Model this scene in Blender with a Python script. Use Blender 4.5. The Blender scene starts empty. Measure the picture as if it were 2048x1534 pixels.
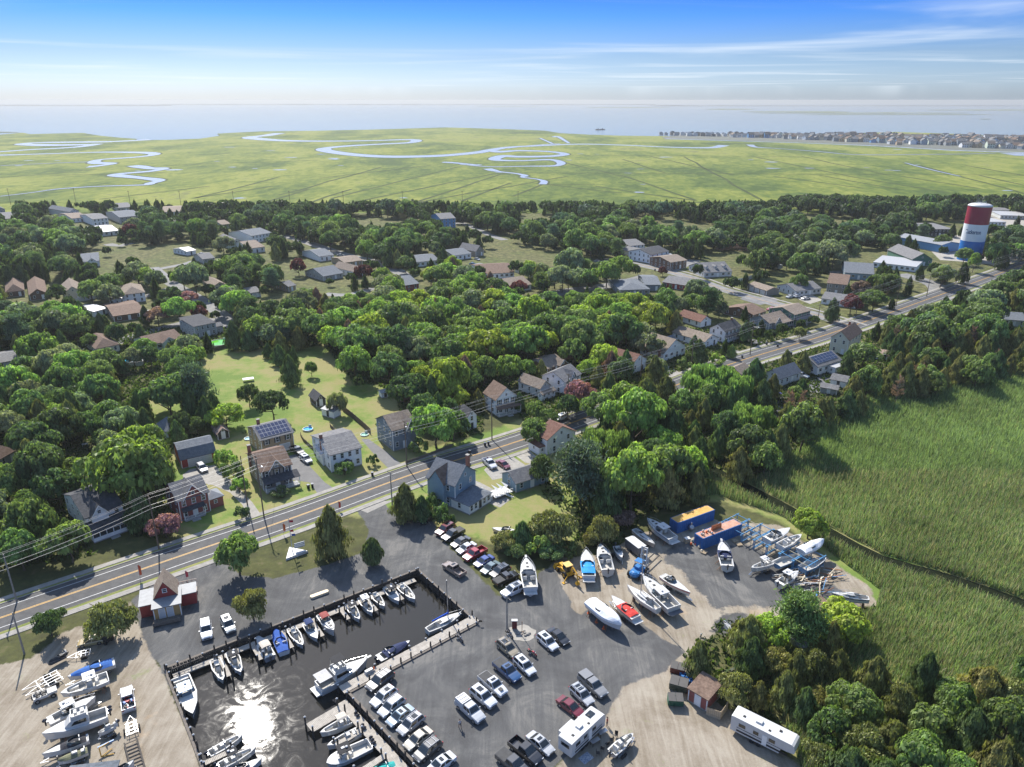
import bpy, math, random
import numpy as np
from mathutils import Vector, Matrix
from mathutils import geometry as mgeo
random.seed(7)
rng = np.random.default_rng(11)
SC = bpy.context.scene
COL = SC.collection
R = math.radians
# ------------------------------------------------------------------ camera
CAM_H = 90.0
FPX = 1480.0
PITCH = math.atan((767 - 200) / FPX)
cam_d = bpy.data.cameras.new('camera')
cam_d.sensor_width = 36.0
cam_d.lens = 36.0 * FPX / 2048.0
cam_d.clip_start = 1.0
cam_d.clip_end = 90000.0
cam = bpy.data.objects.new('camera', cam_d)
COL.objects.link(cam)
cam.location = (0, 0, CAM_H)
cam.rotation_euler = (math.pi / 2 - PITCH, 0, 0)
SC.camera = cam
# ------------------------------------------------------------------ sky and sun
SUN_EL = R(43.0)
SUN_AZ = R(-24.5)
world = bpy.data.worlds.new("World")
SC.world = world
world.use_nodes = True
wn = world.node_tree.nodes; wl = world.node_tree.links
wn.clear()
w_out = wn.new('ShaderNodeOutputWorld')
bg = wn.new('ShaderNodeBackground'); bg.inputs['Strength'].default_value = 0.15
sky = wn.new('ShaderNodeTexSky'); sky.sky_type = 'NISHITA'; sky.sun_disc = False
sky.sun_elevation = SUN_EL; sky.sun_rotation = SUN_AZ
sky.altitude = 90; sky.air_density = 1.0; sky.dust_density = 0.6; sky.ozone_density = 2.0
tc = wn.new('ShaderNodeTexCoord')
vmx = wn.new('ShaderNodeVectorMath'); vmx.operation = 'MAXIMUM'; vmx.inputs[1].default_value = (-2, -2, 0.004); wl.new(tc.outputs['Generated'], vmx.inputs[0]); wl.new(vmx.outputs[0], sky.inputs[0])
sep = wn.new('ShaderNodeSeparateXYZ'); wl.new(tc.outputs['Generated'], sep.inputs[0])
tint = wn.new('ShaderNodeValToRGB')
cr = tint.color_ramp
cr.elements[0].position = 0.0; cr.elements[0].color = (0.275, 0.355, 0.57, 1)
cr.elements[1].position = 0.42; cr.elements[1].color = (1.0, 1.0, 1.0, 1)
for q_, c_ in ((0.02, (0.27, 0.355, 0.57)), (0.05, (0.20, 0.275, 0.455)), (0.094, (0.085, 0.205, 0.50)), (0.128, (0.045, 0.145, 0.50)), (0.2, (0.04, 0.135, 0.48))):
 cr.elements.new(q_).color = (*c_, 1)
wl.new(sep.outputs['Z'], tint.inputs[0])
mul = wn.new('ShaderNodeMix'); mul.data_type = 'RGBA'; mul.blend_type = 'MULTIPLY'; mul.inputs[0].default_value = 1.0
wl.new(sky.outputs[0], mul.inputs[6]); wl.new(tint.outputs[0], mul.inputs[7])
dv = wn.new('ShaderNodeVectorMath'); dv.operation = 'DIVIDE'
mx = wn.new('ShaderNodeMath'); mx.operation = 'MAXIMUM'; mx.inputs[1].default_value = 0.015
wl.new(sep.outputs['Z'], mx.inputs[0])
cmb = wn.new('ShaderNodeCombineXYZ')
for i in range(3): wl.new(mx.outputs[0], cmb.inputs[i])
wl.new(tc.outputs['Generated'], dv.inputs[0]); wl.new(cmb.outputs[0], dv.inputs[1])
mp = wn.new('ShaderNodeMapping'); mp.inputs['Rotation'].default_value = (0, 0, R(8)); mp.inputs['Scale'].default_value = (0.13, 0.17, 0.0)
mp.inputs['Location'].default_value = (3.1, 1.7, 0)
wl.new(dv.outputs[0], mp.inputs[0])
nz = wn.new('ShaderNodeTexNoise'); nz.inputs['Scale'].default_value = 1.0; nz.inputs['Detail'].default_value = 7; nz.inputs['Roughness'].default_value = 0.5
nz.inputs['Distortion'].default_value = 0.7
wl.new(mp.outputs[0], nz.inputs['Vector'])
cl = wn.new('ShaderNodeMapRange'); cl.inputs[1].default_value = 0.47; cl.inputs[2].default_value = 0.86; cl.interpolation_type = 'SMOOTHSTEP'
wl.new(nz.outputs[0], cl.inputs[0])
fade = wn.new('ShaderNodeMapRange'); fade.inputs[1].default_value = 0.0; fade.inputs[2].default_value = 0.02
wl.new(sep.outputs['Z'], fade.inputs[0])
fm = wn.new('ShaderNodeMath'); fm.operation = 'MULTIPLY'; wl.new(cl.outputs[0], fm.inputs[0]); wl.new(fade.outputs[0], fm.inputs[1])
fm2 = wn.new('ShaderNodeMath'); fm2.operation = 'MULTIPLY'; fm2.inputs[1].default_value = 0.85; wl.new(fm.outputs[0], fm2.inputs[0])
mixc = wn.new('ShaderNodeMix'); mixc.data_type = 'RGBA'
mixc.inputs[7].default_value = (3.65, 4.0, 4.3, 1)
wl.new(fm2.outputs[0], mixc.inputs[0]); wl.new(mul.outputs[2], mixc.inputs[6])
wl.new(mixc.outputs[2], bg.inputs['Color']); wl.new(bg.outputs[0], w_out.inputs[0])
sun_d = bpy.data.lights.new('sun', 'SUN'); sun_d.energy = 4.8; sun_d.angle = R(0.55); sun_d.color = (1.0, 0.95, 0.87)
sun = bpy.data.objects.new('sun', sun_d); COL.objects.link(sun)
S = Vector((math.sin(SUN_AZ) * math.cos(SUN_EL), math.cos(SUN_AZ) * math.cos(SUN_EL), math.sin(SUN_EL)))
sun.rotation_euler = S.to_track_quat('Z', 'Y').to_euler()
sun.location = (0, 0, 300)
SC.view_settings.view_transform = 'Standard'; SC.view_settings.look = 'None'
SC.view_settings.exposure = 0.80; SC.view_settings.gamma = 1.0; SC.view_settings.use_curve_mapping = False
SC.cycles.use_denoising = True
SC.cycles.max_bounces = 5; SC.cycles.diffuse_bounces = 2; SC.cycles.glossy_bounces = 2
SC.cycles.transmission_bounces = 3; SC.cycles.transparent_max_bounces = 6; SC.cycles.volume_bounces = 0
SC.cycles.sample_clamp_indirect = 4.0
SC.cycles.caustics_reflective = False; SC.cycles.caustics_refractive = False
# ------------------------------------------------------------------ helpers
def G(px, py, z=0.0):
 x = (px - 1024) / FPX; v = (py - 767) / FPX
 dy = math.cos(PITCH) - v * math.sin(PITCH); dz = math.sin(PITCH) + v * math.cos(PITCH)
 t = (CAM_H - z) / dz
 return Vector((x * t, dy * t, z))
def PROJ(x, y, z):
 Y = y * math.cos(PITCH) + (CAM_H - z) * math.sin(PITCH); V = -y * math.sin(PITCH) + (CAM_H - z) * math.cos(PITCH)
 return 1024 + FPX * x / Y, 767 + FPX * V / Y
def GG(pts, z=0.0): return [tuple(G(a, b, z)) for a, b in pts]
MATS = {}
def mat(name, col, rough=0.7, var=0.12, scale=1.5, metal=0.0, bump=0.0, bscale=6.0, spec=0.4, obj_col=False, coat=0.0, col2=None):
 if name in MATS: return MATS[name]
 m = bpy.data.materials.new(name); m.use_nodes = True
 nt = m.node_tree; n = nt.nodes; l = nt.links
 b = n['Principled BSDF']
 b.inputs['Roughness'].default_value = rough; b.inputs['Metallic'].default_value = metal
 b.inputs['Specular IOR Level'].default_value = spec
 if coat: b.inputs['Coat Weight'].default_value = coat; b.inputs['Coat Roughness'].default_value = 0.05
 c = (*col, 1)
 b.inputs['Base Color'].default_value = c
 if var > 0 or col2:
  t = n.new('ShaderNodeTexCoord'); nz = n.new('ShaderNodeTexNoise'); nz.inputs['Scale'].default_value = scale; nz.inputs['Detail'].default_value = 6
  nz.inputs['Roughness'].default_value = 0.65
  l.new(t.outputs['Object'], nz.inputs['Vector'])
  mx = n.new('ShaderNodeMix'); mx.data_type = 'RGBA'
  lo = tuple(x * (1 - var) for x in col) if not col2 else col; hi = tuple(min(1, x * (1 + var)) for x in col) if not col2 else col2
  mx.inputs[6].default_value = (*lo, 1); mx.inputs[7].default_value = (*hi, 1)
  rr = n.new('ShaderNodeMapRange'); rr.inputs[1].default_value = 0.33; rr.inputs[2].default_value = 0.67
  l.new(nz.outputs[0], rr.inputs[0]); l.new(rr.outputs[0], mx.inputs[0])
  out = mx.outputs[2]
  if obj_col:
   oi = n.new('ShaderNodeObjectInfo'); m2 = n.new('ShaderNodeMix'); m2.data_type = 'RGBA'; m2.blend_type = 'MULTIPLY'; m2.inputs[0].default_value = 1
   l.new(out, m2.inputs[6]); l.new(oi.outputs['Color'], m2.inputs[7]); out = m2.outputs[2]
  l.new(out, b.inputs['Base Color'])
  if bump:
   nb = n.new('ShaderNodeTexNoise'); nb.inputs['Scale'].default_value = bscale; nb.inputs['Detail'].default_value = 4
   l.new(t.outputs['Object'], nb.inputs['Vector'])
   bp = n.new('ShaderNodeBump'); bp.inputs['Strength'].default_value = bump; bp.inputs['Distance'].default_value = 0.1
   l.new(nb.outputs[0], bp.inputs['Height']); l.new(bp.outputs[0], b.inputs['Normal'])
 MATS[name] = m
 return m
def mesh_np(name, verts, faces, mats, k=4, smooth=False, midx=None):
 me = bpy.data.meshes.new(name)
 verts = np.asarray(verts, dtype=np.float32); faces = np.asarray(faces, dtype=np.int32)
 me.vertices.add(len(verts)); me.vertices.foreach_set('co', verts.ravel())
 nf = len(faces)
 me.loops.add(nf * k); me.loops.foreach_set('vertex_index', faces.ravel())
 me.polygons.add(nf)
 me.polygons.foreach_set('loop_start', np.arange(0, nf * k, k, dtype=np.int32))
 me.polygons.foreach_set('loop_total', np.full(nf, k, dtype=np.int32))
 if midx is not None: me.polygons.foreach_set('material_index', np.asarray(midx, dtype=np.int32))
 if smooth: me.polygons.foreach_set('use_smooth', np.ones(nf, dtype=bool))
 me.update(calc_edges=True)
 for m in (mats if isinstance(mats, (list, tuple)) else [mats]): me.materials.append(m)
 return me
class MB:
 def __init__(s): s.v = []; s.f = []; s.mi = []; s.cur = 0
 def add(s, vs, fs):
  o = len(s.v); s.v += [tuple(v) for v in vs]
  for f in fs: s.f.append(tuple(i + o for i in f)); s.mi.append(s.cur)
  return s
 def m(s, i): s.cur = i; return s
 def box(s, c, d, rz=0.0, taper=1.0):
  cx, cy, cz = c; hx, hy, hz = d[0] / 2, d[1] / 2, d[2] / 2
  ca, sa = math.cos(rz), math.sin(rz); vs = []
  for z, t in ((-hz, 1), (hz, taper)):
   for x, y in ((-hx, -hy), (hx, -hy), (hx, hy), (-hx, hy)):
    vs.append((cx + (x * ca - y * sa) * t, cy + (x * sa + y * ca) * t, cz + z))
  return s.add(vs, [(3, 2, 1, 0), (4, 5, 6, 7), (0, 1, 5, 4), (1, 2, 6, 5), (2, 3, 7, 6), (3, 0, 4, 7)])
 def prism(s, pts, z0, z1, top=None):
  n = len(pts); t = top or pts
  vs = [(p[0], p[1], z0) for p in pts] + [(p[0], p[1], z1) for p in t]
  fs = [tuple(range(n - 1, -1, -1)), tuple(range(n, 2 * n))] + [(i, (i + 1) % n, n + (i + 1) % n, n + i) for i in range(n)]
  return s.add(vs, fs)
 def loft(s, rings, cap=True, closed=True):
  n = len(rings[0]); vs = [p for r in rings for p in r]; fs = []
  for k in range(len(rings) - 1):
   for i in range(n if closed else n - 1):
    j = (i + 1) % n
    fs.append((k * n + i, k * n + j, (k + 1) * n + j, (k + 1) * n + i))
  if cap: fs += [tuple(range(n - 1, -1, -1)), tuple(range((len(rings) - 1) * n, len(rings) * n))]
  return s.add(vs, fs)
 def tube(s, a, b, r, n=6, r2=None):
  a = Vector(a); b = Vector(b); d = (b - a).normalized(); r2 = r if r2 is None else r2
  u = d.orthogonal().normalized(); w = d.cross(u); A = []; B = []
  for i in range(n):
   t = 2 * math.pi * i / n; o = u * math.cos(t) + w * math.sin(t)
   A.append(a + o * r); B.append(b + o * r2)
  return s.loft([A, B])
 def path(s, pts, r, n=4):
  for p, q in zip(pts[:-1], pts[1:]): s.tube(p, q, r, n)
  return s
 def quad(s, a, b, c, d): return s.add([a, b, c, d], [(0, 1, 2, 3)])
 def poly(s, pts): return s.add(pts, [tuple(range(len(pts)))])
 def ell(s, c, r, seg=8, rings=6, z0=-1.0):
  R_ = []
  for k in range(rings + 1):
   t = math.acos(max(-1, z0)) * (1 - k / rings); z = math.cos(t); q = max(math.sin(t), 0.01)
   R_.append([(c[0] + r[0] * q * math.cos(2 * math.pi * i / seg), c[1] + r[1] * q * math.sin(2 * math.pi * i / seg), c[2] + r[2] * z) for i in range(seg)])
  return s.loft(R_)
 def mesh(s, name, mats, smooth=False):
  me = bpy.data.meshes.new(name); me.from_pydata(s.v, [], s.f); me.update()
  for m in (mats if isinstance(mats, (list, tuple)) else [mats]): me.materials.append(m)
  me.polygons.foreach_set('material_index', s.mi)
  if smooth: me.polygons.foreach_set('use_smooth', [True] * len(s.f))
  return me
 def build(s, name, mats, parent=None, loc=(0, 0, 0), rz=0.0, smooth=False):
  return put(name, s.mesh(name, mats, smooth), parent, loc, rz)
def put(name, me, parent=None, loc=(0, 0, 0), rz=0.0):
 o = bpy.data.objects.new(name, me); COL.objects.link(o); o.location = loc; o.rotation_euler = (0, 0, rz)
 if parent is not None: o.parent = parent
 return o
USED = set()
def tag(o, label=None, cat=None, group=None, kind=None):
 if label:
  o['label'] = label
 if cat: o['category'] = cat
 if group: o['group'] = group
 if kind: o['kind'] = kind
 return o
def thing(name, label, cat, loc=(0, 0, 0), rz=0.0, group=None):
 o = bpy.data.objects.new(name, None); COL.objects.link(o); o.empty_display_size = 0.5
 o.location = loc; o.rotation_euler = (0, 0, rz)
 return tag(o, label, cat, group)
def clone(root, loc, rz, label, group=None, kids=None, scale=None):
 r = root.copy(); COL.objects.link(r); r.location = loc; r.rotation_euler = (0, 0, rz); tag(r, label, None, group)
 if scale: r.scale = (scale,) * 3 if not isinstance(scale, tuple) else scale
 for ch in (kids if kids is not None else list(root.children)):
  c = ch.copy(); COL.objects.link(c); c.parent = r
  for g in ch.children:
   d = g.copy(); COL.objects.link(d); d.parent = c
 return r
def struct(o): return tag(o, kind='structure')
def inside(P, poly):
 x, y = P[:, 0], P[:, 1]; r = np.zeros(len(P), bool); n = len(poly)
 for i in range(n):
  x1, y1 = poly[i][:2]; x2, y2 = poly[(i + 1) % n][:2]
  c = ((y1 > y) != (y2 > y))
  if y2 != y1: r ^= c & (x < (x2 - x1) * (y - y1) / (y2 - y1) + x1)
 return r
def sdist(P, poly):
 d = np.full(len(P), 1e9); n = len(poly)
 for i in range(n):
  a = np.array(poly[i][:2]); b = np.array(poly[(i + 1) % n][:2]); ab = b - a
  t = np.clip(((P - a) @ ab) / max(ab @ ab, 1e-9), 0, 1); q = a + t[:, None] * ab
  d = np.minimum(d, np.hypot(P[:, 0] - q[:, 0], P[:, 1] - q[:, 1]))
 return np.where(inside(P, poly), d, -d)
def sname(l, n=11): return ' '.join(l.split()[:n])
def flat(name, pts, z, m):
 P = [Vector((p[0], p[1])) for p in pts]; n = len(P)
 v, e, f, *_ = mgeo.delaunay_2d_cdt(P, [(i, (i + 1) % n) for i in range(n)], [], 1, 1e-4)
 me = bpy.data.meshes.new(name); me.from_pydata([(a.x, a.y, z) for a in v], [], [tuple(x) for x in f]); me.update()
 me.materials.append(m)
 if len(me.polygons) and me.polygons[0].normal.z < 0: me.flip_normals()
 return put(name, me)
def ribbon(pts, w0, w1, z):
 P = [Vector((p[0], p[1])) for p in pts]; vs = []; fs = []
 for i, p in enumerate(P):
  a = P[max(i - 1, 0)]; b = P[min(i + 1, len(P) - 1)]; d = (b - a).normalized(); nrm = Vector((-d.y, d.x))
  vs += [(*(p + nrm * w0), z), (*(p + nrm * w1), z)]
 for i in range(len(P) - 1): fs.append((2 * i, 2 * i + 2, 2 * i + 3, 2 * i + 1) if w1 > w0 else (2 * i, 2 * i + 1, 2 * i + 3, 2 * i + 2))
 return vs, fs
def smooth_line(pts, step=4.0):
 P = [Vector((p[0], p[1])) for p in pts]; out = []
 for i in range(len(P) - 1):
  a, b, c, d = P[max(i - 1, 0)], P[i], P[i + 1], P[min(i + 2, len(P) - 1)]
  n = max(1, int((c - b).length / step))
  for k in range(n):
   t = k / n
   out.append(0.5 * ((2 * b) + (c - a) * t + (2 * a - 5 * b + 4 * c - d) * t * t + (3 * b - a - 3 * c + d) * t ** 3))
 out.append(P[-1]); return out
# ------------------------------------------------------------------ ground of the town, one sheet with the basin cut out
ROAD = smooth_line([(-330, -75), (-200, 30)] + [G(a, b)[:2] for a, b in [(0, 1236), (396, 1100), (593.5, 1033), (845, 941.5), (1050, 878), (1340, 775), (1470, 725), (1660, 667), (1860, 597)]] + [(300, 430), (420, 530)], 6)
WATER_Z = -1.6
BA = G(330, 1338); BB = G(835, 1140); BC = G(955, 1247); BD = G(697, 1387); BE = G(835, 1534); BF = G(405, 1534)
dE = (BE - BD).normalized(); dF = (BF - BA).normalized()
BE2 = BE + dE * 14; BF2 = BF + dF * 16
BASIN = [tuple(p[:2]) for p in (BA, BB, BC, BD, BE2, BF2)]
NEAR_Y = 640.0
def zone(P, poly, soft):
 return np.clip(sdist(P, [tuple(G(a, b)[:2]) for a, b in poly]) / soft * 0.5 + 0.5, 0, 1)
gx = []; y = 60.0
pts2 = []
while y < NEAR_Y:
 st = 1.1 if y < 215 else (1.1 + (y - 215) * 0.012)
 w = 0.82 * y + 40; n = int(2 * w / st)
 xs = np.linspace(-w, w, n) + rng.uniform(-0.2, 0.2, n) * st
 pts2.append(np.stack([xs, y + rng.uniform(-0.2, 0.2, n) * st], 1)); y += st
P = np.concatenate(pts2)
keep = sdist(P, BASIN) < -0.3
P = P[keep]
bpoly = [Vector(p) for p in BASIN]
allp = bpoly + [Vector((-600, NEAR_Y)), Vector((600, NEAR_Y)), Vector((90, 50)), Vector((-90, 50))] + [Vector(p) for p in P.tolist()]
v, e, f, *_ = mgeo.delaunay_2d_cdt(allp, [(i, (i + 1) % 6) for i in range(6)], [], 0, 1e-5)
V = np.array([(a.x, a.y) for a in v]); F = np.array([t for t in f if len(t) == 3])
cen = V[F].mean(1)
F = F[~inside(cen, BASIN)]
A_, B_, C_ = V[F[:, 0]], V[F[:, 1]], V[F[:, 2]]
ar = (B_[:, 0] - A_[:, 0]) * (C_[:, 1] - A_[:, 1]) - (B_[:, 1] - A_[:, 1]) * (C_[:, 0] - A_[:, 0])
F[ar < 0] = F[ar < 0][:, ::-1]
Z = np.zeros(len(V))
GRAVEL_A = [(262, 1200), (330, 1152), (440, 1112), (480, 1150), (545, 1157), (640, 1134), (728, 1105), (738, 1060), (715, 1020), (760, 1000), (800, 1040), (860, 1030), (880, 1075), (1000, 1195), (1060, 1185), (1085, 1135), (1112, 1140), (1145, 1215), (1165, 1235), (1185, 1198), (1245, 1245), (1275, 1240), (1330, 1280), (1372, 1300), (1330, 1345), (1250, 1370), (1205, 1440), (1110, 1534), (1000, 1640), (420, 1640), (405, 1534), (330, 1350), (300, 1310), (275, 1240)]
GRAVEL_B = [(1325, 1120), (1350, 1080), (1440, 1090), (1500, 1090), (1600, 1140), (1690, 1185), (1720, 1215), (1640, 1225), (1540, 1212), (1430, 1215), (1385, 1170), (1360, 1140)]
GRAVEL_C = [(1450, 1225), (1500, 1225), (1480, 1275), (1415, 1262)]
GRAVEL_D = [(1530, 790), (1560, 780), (1575, 810), (1555, 850), (1525, 830)]
SAND_L = [(-80, 1345), (60, 1318), (130, 1262), (200, 1242), (262, 1200), (275, 1240), (330, 1350), (405, 1534), (420, 1640), (-200, 1640)]
SAND_R = [(1060, 1170), (1120, 1115), (1200, 1110), (1290, 1065), (1420, 1040), (1560, 1050), (1745, 1180), (1755, 1212), (1650, 1215), (1560, 1260), (1450, 1250), (1380, 1310), (1430, 1400), (1600, 1534), (1640, 1640), (1000, 1640), (1110, 1534), (1205, 1440), (1150, 1300)]
FIELD = [(405, 700), (480, 690), (560, 700), (650, 690), (700, 760), (790, 780), (800, 830), (750, 850), (600, 850), (450, 870), (270, 870), (260, 810), (400, 760)]
FARM = [(250, 880), (262, 820), (330, 780), (420, 760), (440, 830), (300, 860)]
REED = [(1385, 915), (1505, 965), (1640, 870), (1690, 800), (1790, 770), (1930, 750), (2090, 690), (2500, 640), (2900, 1640), (1640, 1640), (1560, 1420), (1500, 1240), (1560, 1250), (1760, 1225), (1700, 1150), (1560, 1040), (1440, 1000), (1370, 1010)]
FRONTY = [(330, 1060), (345, 900), (440, 860), (600, 840), (620, 700), (720, 780), (845, 860), (840, 900), (930, 880), (1040, 840), (1160, 860), (1150, 1090), (1000, 1090), (900, 1060), (700, 1030), (420, 1100)]
gr = np.maximum(np.maximum(zone(V, GRAVEL_A, 1.6), zone(V, GRAVEL_B, 3.5)), np.maximum(zone(V, GRAVEL_C, 2.5), zone(V, GRAVEL_D, 2.0)))
sd_ = np.maximum(zone(V, SAND_L, 2.2), zone(V, SAND_R, 2.2))
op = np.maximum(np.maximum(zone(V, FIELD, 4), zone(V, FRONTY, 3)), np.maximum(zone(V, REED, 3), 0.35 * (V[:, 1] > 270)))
rd = zone(V, REED, 2)
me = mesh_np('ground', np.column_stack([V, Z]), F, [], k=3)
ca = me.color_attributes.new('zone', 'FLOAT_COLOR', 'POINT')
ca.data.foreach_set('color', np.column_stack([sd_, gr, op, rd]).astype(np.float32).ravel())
def ground_material():
 m = bpy.data.materials.new('town_ground'); m.use_nodes = True; nt = m.node_tree; n = nt.nodes; l = nt.links; b = n['Principled BSDF']
 b.inputs['Roughness'].default_value = 0.95; b.inputs['Specular IOR Level'].default_value = 0.15
 t = n.new('ShaderNodeTexCoord')
 def noise(scale, detail=6, rough=0.6, dist=0.0, vec=None, dim='3D'):
  z = n.new('ShaderNodeTexNoise'); z.inputs['Scale'].default_value = scale; z.inputs['Detail'].default_value = detail; z.inputs['Roughness'].default_value = rough; z.inputs['Distortion'].default_value = dist
  l.new(vec or t.outputs['Object'], z.inputs['Vector']); return z.outputs[0]
 def ramp(x, stops):
  r = n.new('ShaderNodeValToRGB'); cr = r.color_ramp
  cr.elements[0].position = stops[0][0]; cr.elements[0].color = (*stops[0][1], 1); cr.elements[1].position = stops[-1][0]; cr.elements[1].color = (*stops[-1][1], 1)
  for p, c in stops[1:-1]: cr.elements.new(p).color = (*c, 1)
  l.new(x, r.inputs[0]); return r.outputs[0]
 def mix(a, b_, f):
  x = n.new('ShaderNodeMix'); x.data_type = 'RGBA'; l.new(a, x.inputs[6]); l.new(b_, x.inputs[7])
  if hasattr(f, 'links') or not isinstance(f, float): l.new(f, x.inputs[0])
  else: x.inputs[0].default_value = f
  return x.outputs[2]
 def math_(op_, a, b_):
  x = n.new('ShaderNodeMath'); x.operation = op_
  for i, q in enumerate((a, b_)):
   if isinstance(q, (int, float)): x.inputs[i].default_value = q
   else: l.new(q, x.inputs[i])
  return x.outputs[0]
 def edge(w, ns, amp, lo=0.45, hi=0.55):
  s_ = math_('ADD', w, math_('MULTIPLY', math_('SUBTRACT', ns, 0.5), amp))
  r = n.new('ShaderNodeMapRange'); r.inputs[1].default_value = lo; r.inputs[2].default_value = hi; l.new(s_, r.inputs[0]); return r.outputs[0]
 at = n.new('ShaderNodeAttribute'); at.attribute_name = 'zone'
 sp = n.new('ShaderNodeSeparateColor'); l.new(at.outputs['Color'], sp.inputs[0])
 Rw, Gw, Bw = sp.outputs[0], sp.outputs[1], sp.outputs[2]
 big = noise(0.045, 5, 0.6); mid = noise(0.35, 8, 0.7); fine = noise(3.0, 6, 0.8)
 grass = ramp(math_('ADD', math_('MULTIPLY', big, 0.7), math_('MULTIPLY', mid, 0.3)), [(0.41, (0.10, 0.17, 0.030)), (0.455, (0.15, 0.21, 0.045)), (0.495, (0.22, 0.23, 0.075)), (0.55, (0.28, 0.23, 0.11))])
 grass = mix(grass, ramp(fine, [(0.3, (0.07, 0.11, 0.02)), (0.7, (0.24, 0.27, 0.09))]), 0.35)
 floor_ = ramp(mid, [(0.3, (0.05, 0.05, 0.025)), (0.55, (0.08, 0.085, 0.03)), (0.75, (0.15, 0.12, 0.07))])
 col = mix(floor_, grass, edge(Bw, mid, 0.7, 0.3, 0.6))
 mpn = n.new('ShaderNodeMapping'); mpn.inputs['Rotation'].default_value = (0, 0, R(28)); mpn.inputs['Scale'].default_value = (0.9, 0.09, 1); l.new(t.outputs['Object'], mpn.inputs[0])
 streak = noise(1.0, 8, 0.65, 1.2, mpn.outputs[0])
 sand = ramp(math_('ADD', math_('MULTIPLY', streak, 0.45), math_('MULTIPLY', noise(0.13, 7, 0.65, 0.5), 0.55)), [(0.40, (0.172, 0.138, 0.098)), (0.47, (0.223, 0.186, 0.139)), (0.53, (0.273, 0.234, 0.182)), (0.60, (0.324, 0.287, 0.227))])
 sand = mix(sand, ramp(fine, [(0.3, (0.167, 0.138, 0.098)), (0.72, (0.436, 0.398, 0.335))]), 0.22)
 rust = edge(noise(0.11, 4, 0.5), mid, 0.2, 0.64, 0.72)
 sand = mix(sand, ramp(mid, [(0, (0.42, 0.27, 0.15)), (1, (0.5, 0.36, 0.22))]), math_('MULTIPLY', rust, 0.5))
 weeds = edge(noise(0.2, 7, 0.75), fine, 0.4, 0.60, 0.68)
 sand = mix(sand, grass, math_('MULTIPLY', weeds, 0.45))
 col = mix(col, sand, edge(Rw, mid, 0.75))
 mp2 = n.new('ShaderNodeMapping'); mp2.inputs['Rotation'].default_value = (0, 0, R(-52)); mp2.inputs['Scale'].default_value = (0.7, 0.07, 1); l.new(t.outputs['Object'], mp2.inputs[0])
 st2 = noise(1.0, 8, 0.65, 1.5, mp2.outputs[0])
 grav = ramp(math_('ADD', math_('MULTIPLY', st2, 0.3), math_('MULTIPLY', noise(0.09, 9, 0.68, 1.2), 0.7)), [(0.41, (0.061, 0.060, 0.060)), (0.48, (0.086, 0.086, 0.085)), (0.54, (0.119, 0.117, 0.112)), (0.61, (0.194, 0.184, 0.166))])
 speck = noise(9.0, 3, 0.9)
 grav = mix(grav, ramp(speck, [(0.3, (0.036, 0.036, 0.036)), (0.5, (0.094, 0.094, 0.094)), (0.72, (0.245, 0.238, 0.223))]), 0.38)
 col = mix(col, grav, edge(Gw, mid, 0.8))
 l.new(col, b.inputs['Base Color'])
 bp = n.new('ShaderNodeBump'); bp.inputs['Strength'].default_value = 0.6; bp.inputs['Distance'].default_value = 0.12; l.new(fine, bp.inputs['Height']); l.new(bp.outputs[0], b.inputs['Normal'])
 return m
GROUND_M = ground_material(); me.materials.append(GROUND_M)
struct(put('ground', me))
# ------------------------------------------------------------------ marsh, bay, creeks
def far_mat(name, stops, scales, rough=0.95, rot=0.0, stretch=(1, 1, 1)):
 m = bpy.data.materials.new(name); m.use_nodes = True; nt = m.node_tree; n = nt.nodes; l = nt.links; b = n['Principled BSDF']
 b.inputs['Roughness'].default_value = rough; b.inputs['Specular IOR Level'].default_value = 0.1
 t = n.new('ShaderNodeTexCoord'); mp_ = n.new('ShaderNodeMapping'); mp_.inputs['Rotation'].default_value = (0, 0, R(rot)); mp_.inputs['Scale'].default_value = stretch; l.new(t.outputs['Object'], mp_.inputs[0])
 acc = None
 for s_, w in scales:
  z = n.new('ShaderNodeTexNoise'); z.inputs['Scale'].default_value = s_; z.inputs['Detail'].default_value = 6; z.inputs['Roughness'].default_value = 0.62; z.inputs['Distortion'].default_value = 0.6; l.new(mp_.outputs[0], z.inputs['Vector'])
  k = n.new('ShaderNodeMath'); k.operation = 'MULTIPLY'; k.inputs[1].default_value = w; l.new(z.outputs[0], k.inputs[0])
  if acc is None: acc = k.outputs[0]
  else:
   a = n.new('ShaderNodeMath'); a.operation = 'ADD'; l.new(acc, a.inputs[0]); l.new(k.outputs[0], a.inputs[1]); acc = a.outputs[0]
 r = n.new('ShaderNodeValToRGB'); cr = r.color_ramp; cr.elements[0].position = stops[0][0]; cr.elements[0].color = (*stops[0][1], 1); cr.elements[1].position = stops[-1][0]; cr.elements[1].color = (*stops[-1][1], 1)
 for p, c in stops[1:-1]: cr.elements.new(p).color = (*c, 1)
 l.new(acc, r.inputs[0]); l.new(r.outputs[0], b.inputs['Base Color'])
 return m
M_MARSH = far_mat('marsh_grass', [(0.42, (0.050, 0.081, 0.016)), (0.47, (0.095, 0.131, 0.023)), (0.51, (0.140, 0.167, 0.029)), (0.55, (0.207, 0.221, 0.045)), (0.6, (0.135, 0.149, 0.045))], [(0.0035, 0.4), (0.012, 0.35), (0.11, 0.25)], rot=-30, stretch=(1, 0.5, 1))
M_MARSHD = far_mat('marsh_bank', [(0.3, (0.03, 0.042, 0.015)), (0.7, (0.07, 0.09, 0.025))], [(0.02, 1)])
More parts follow.
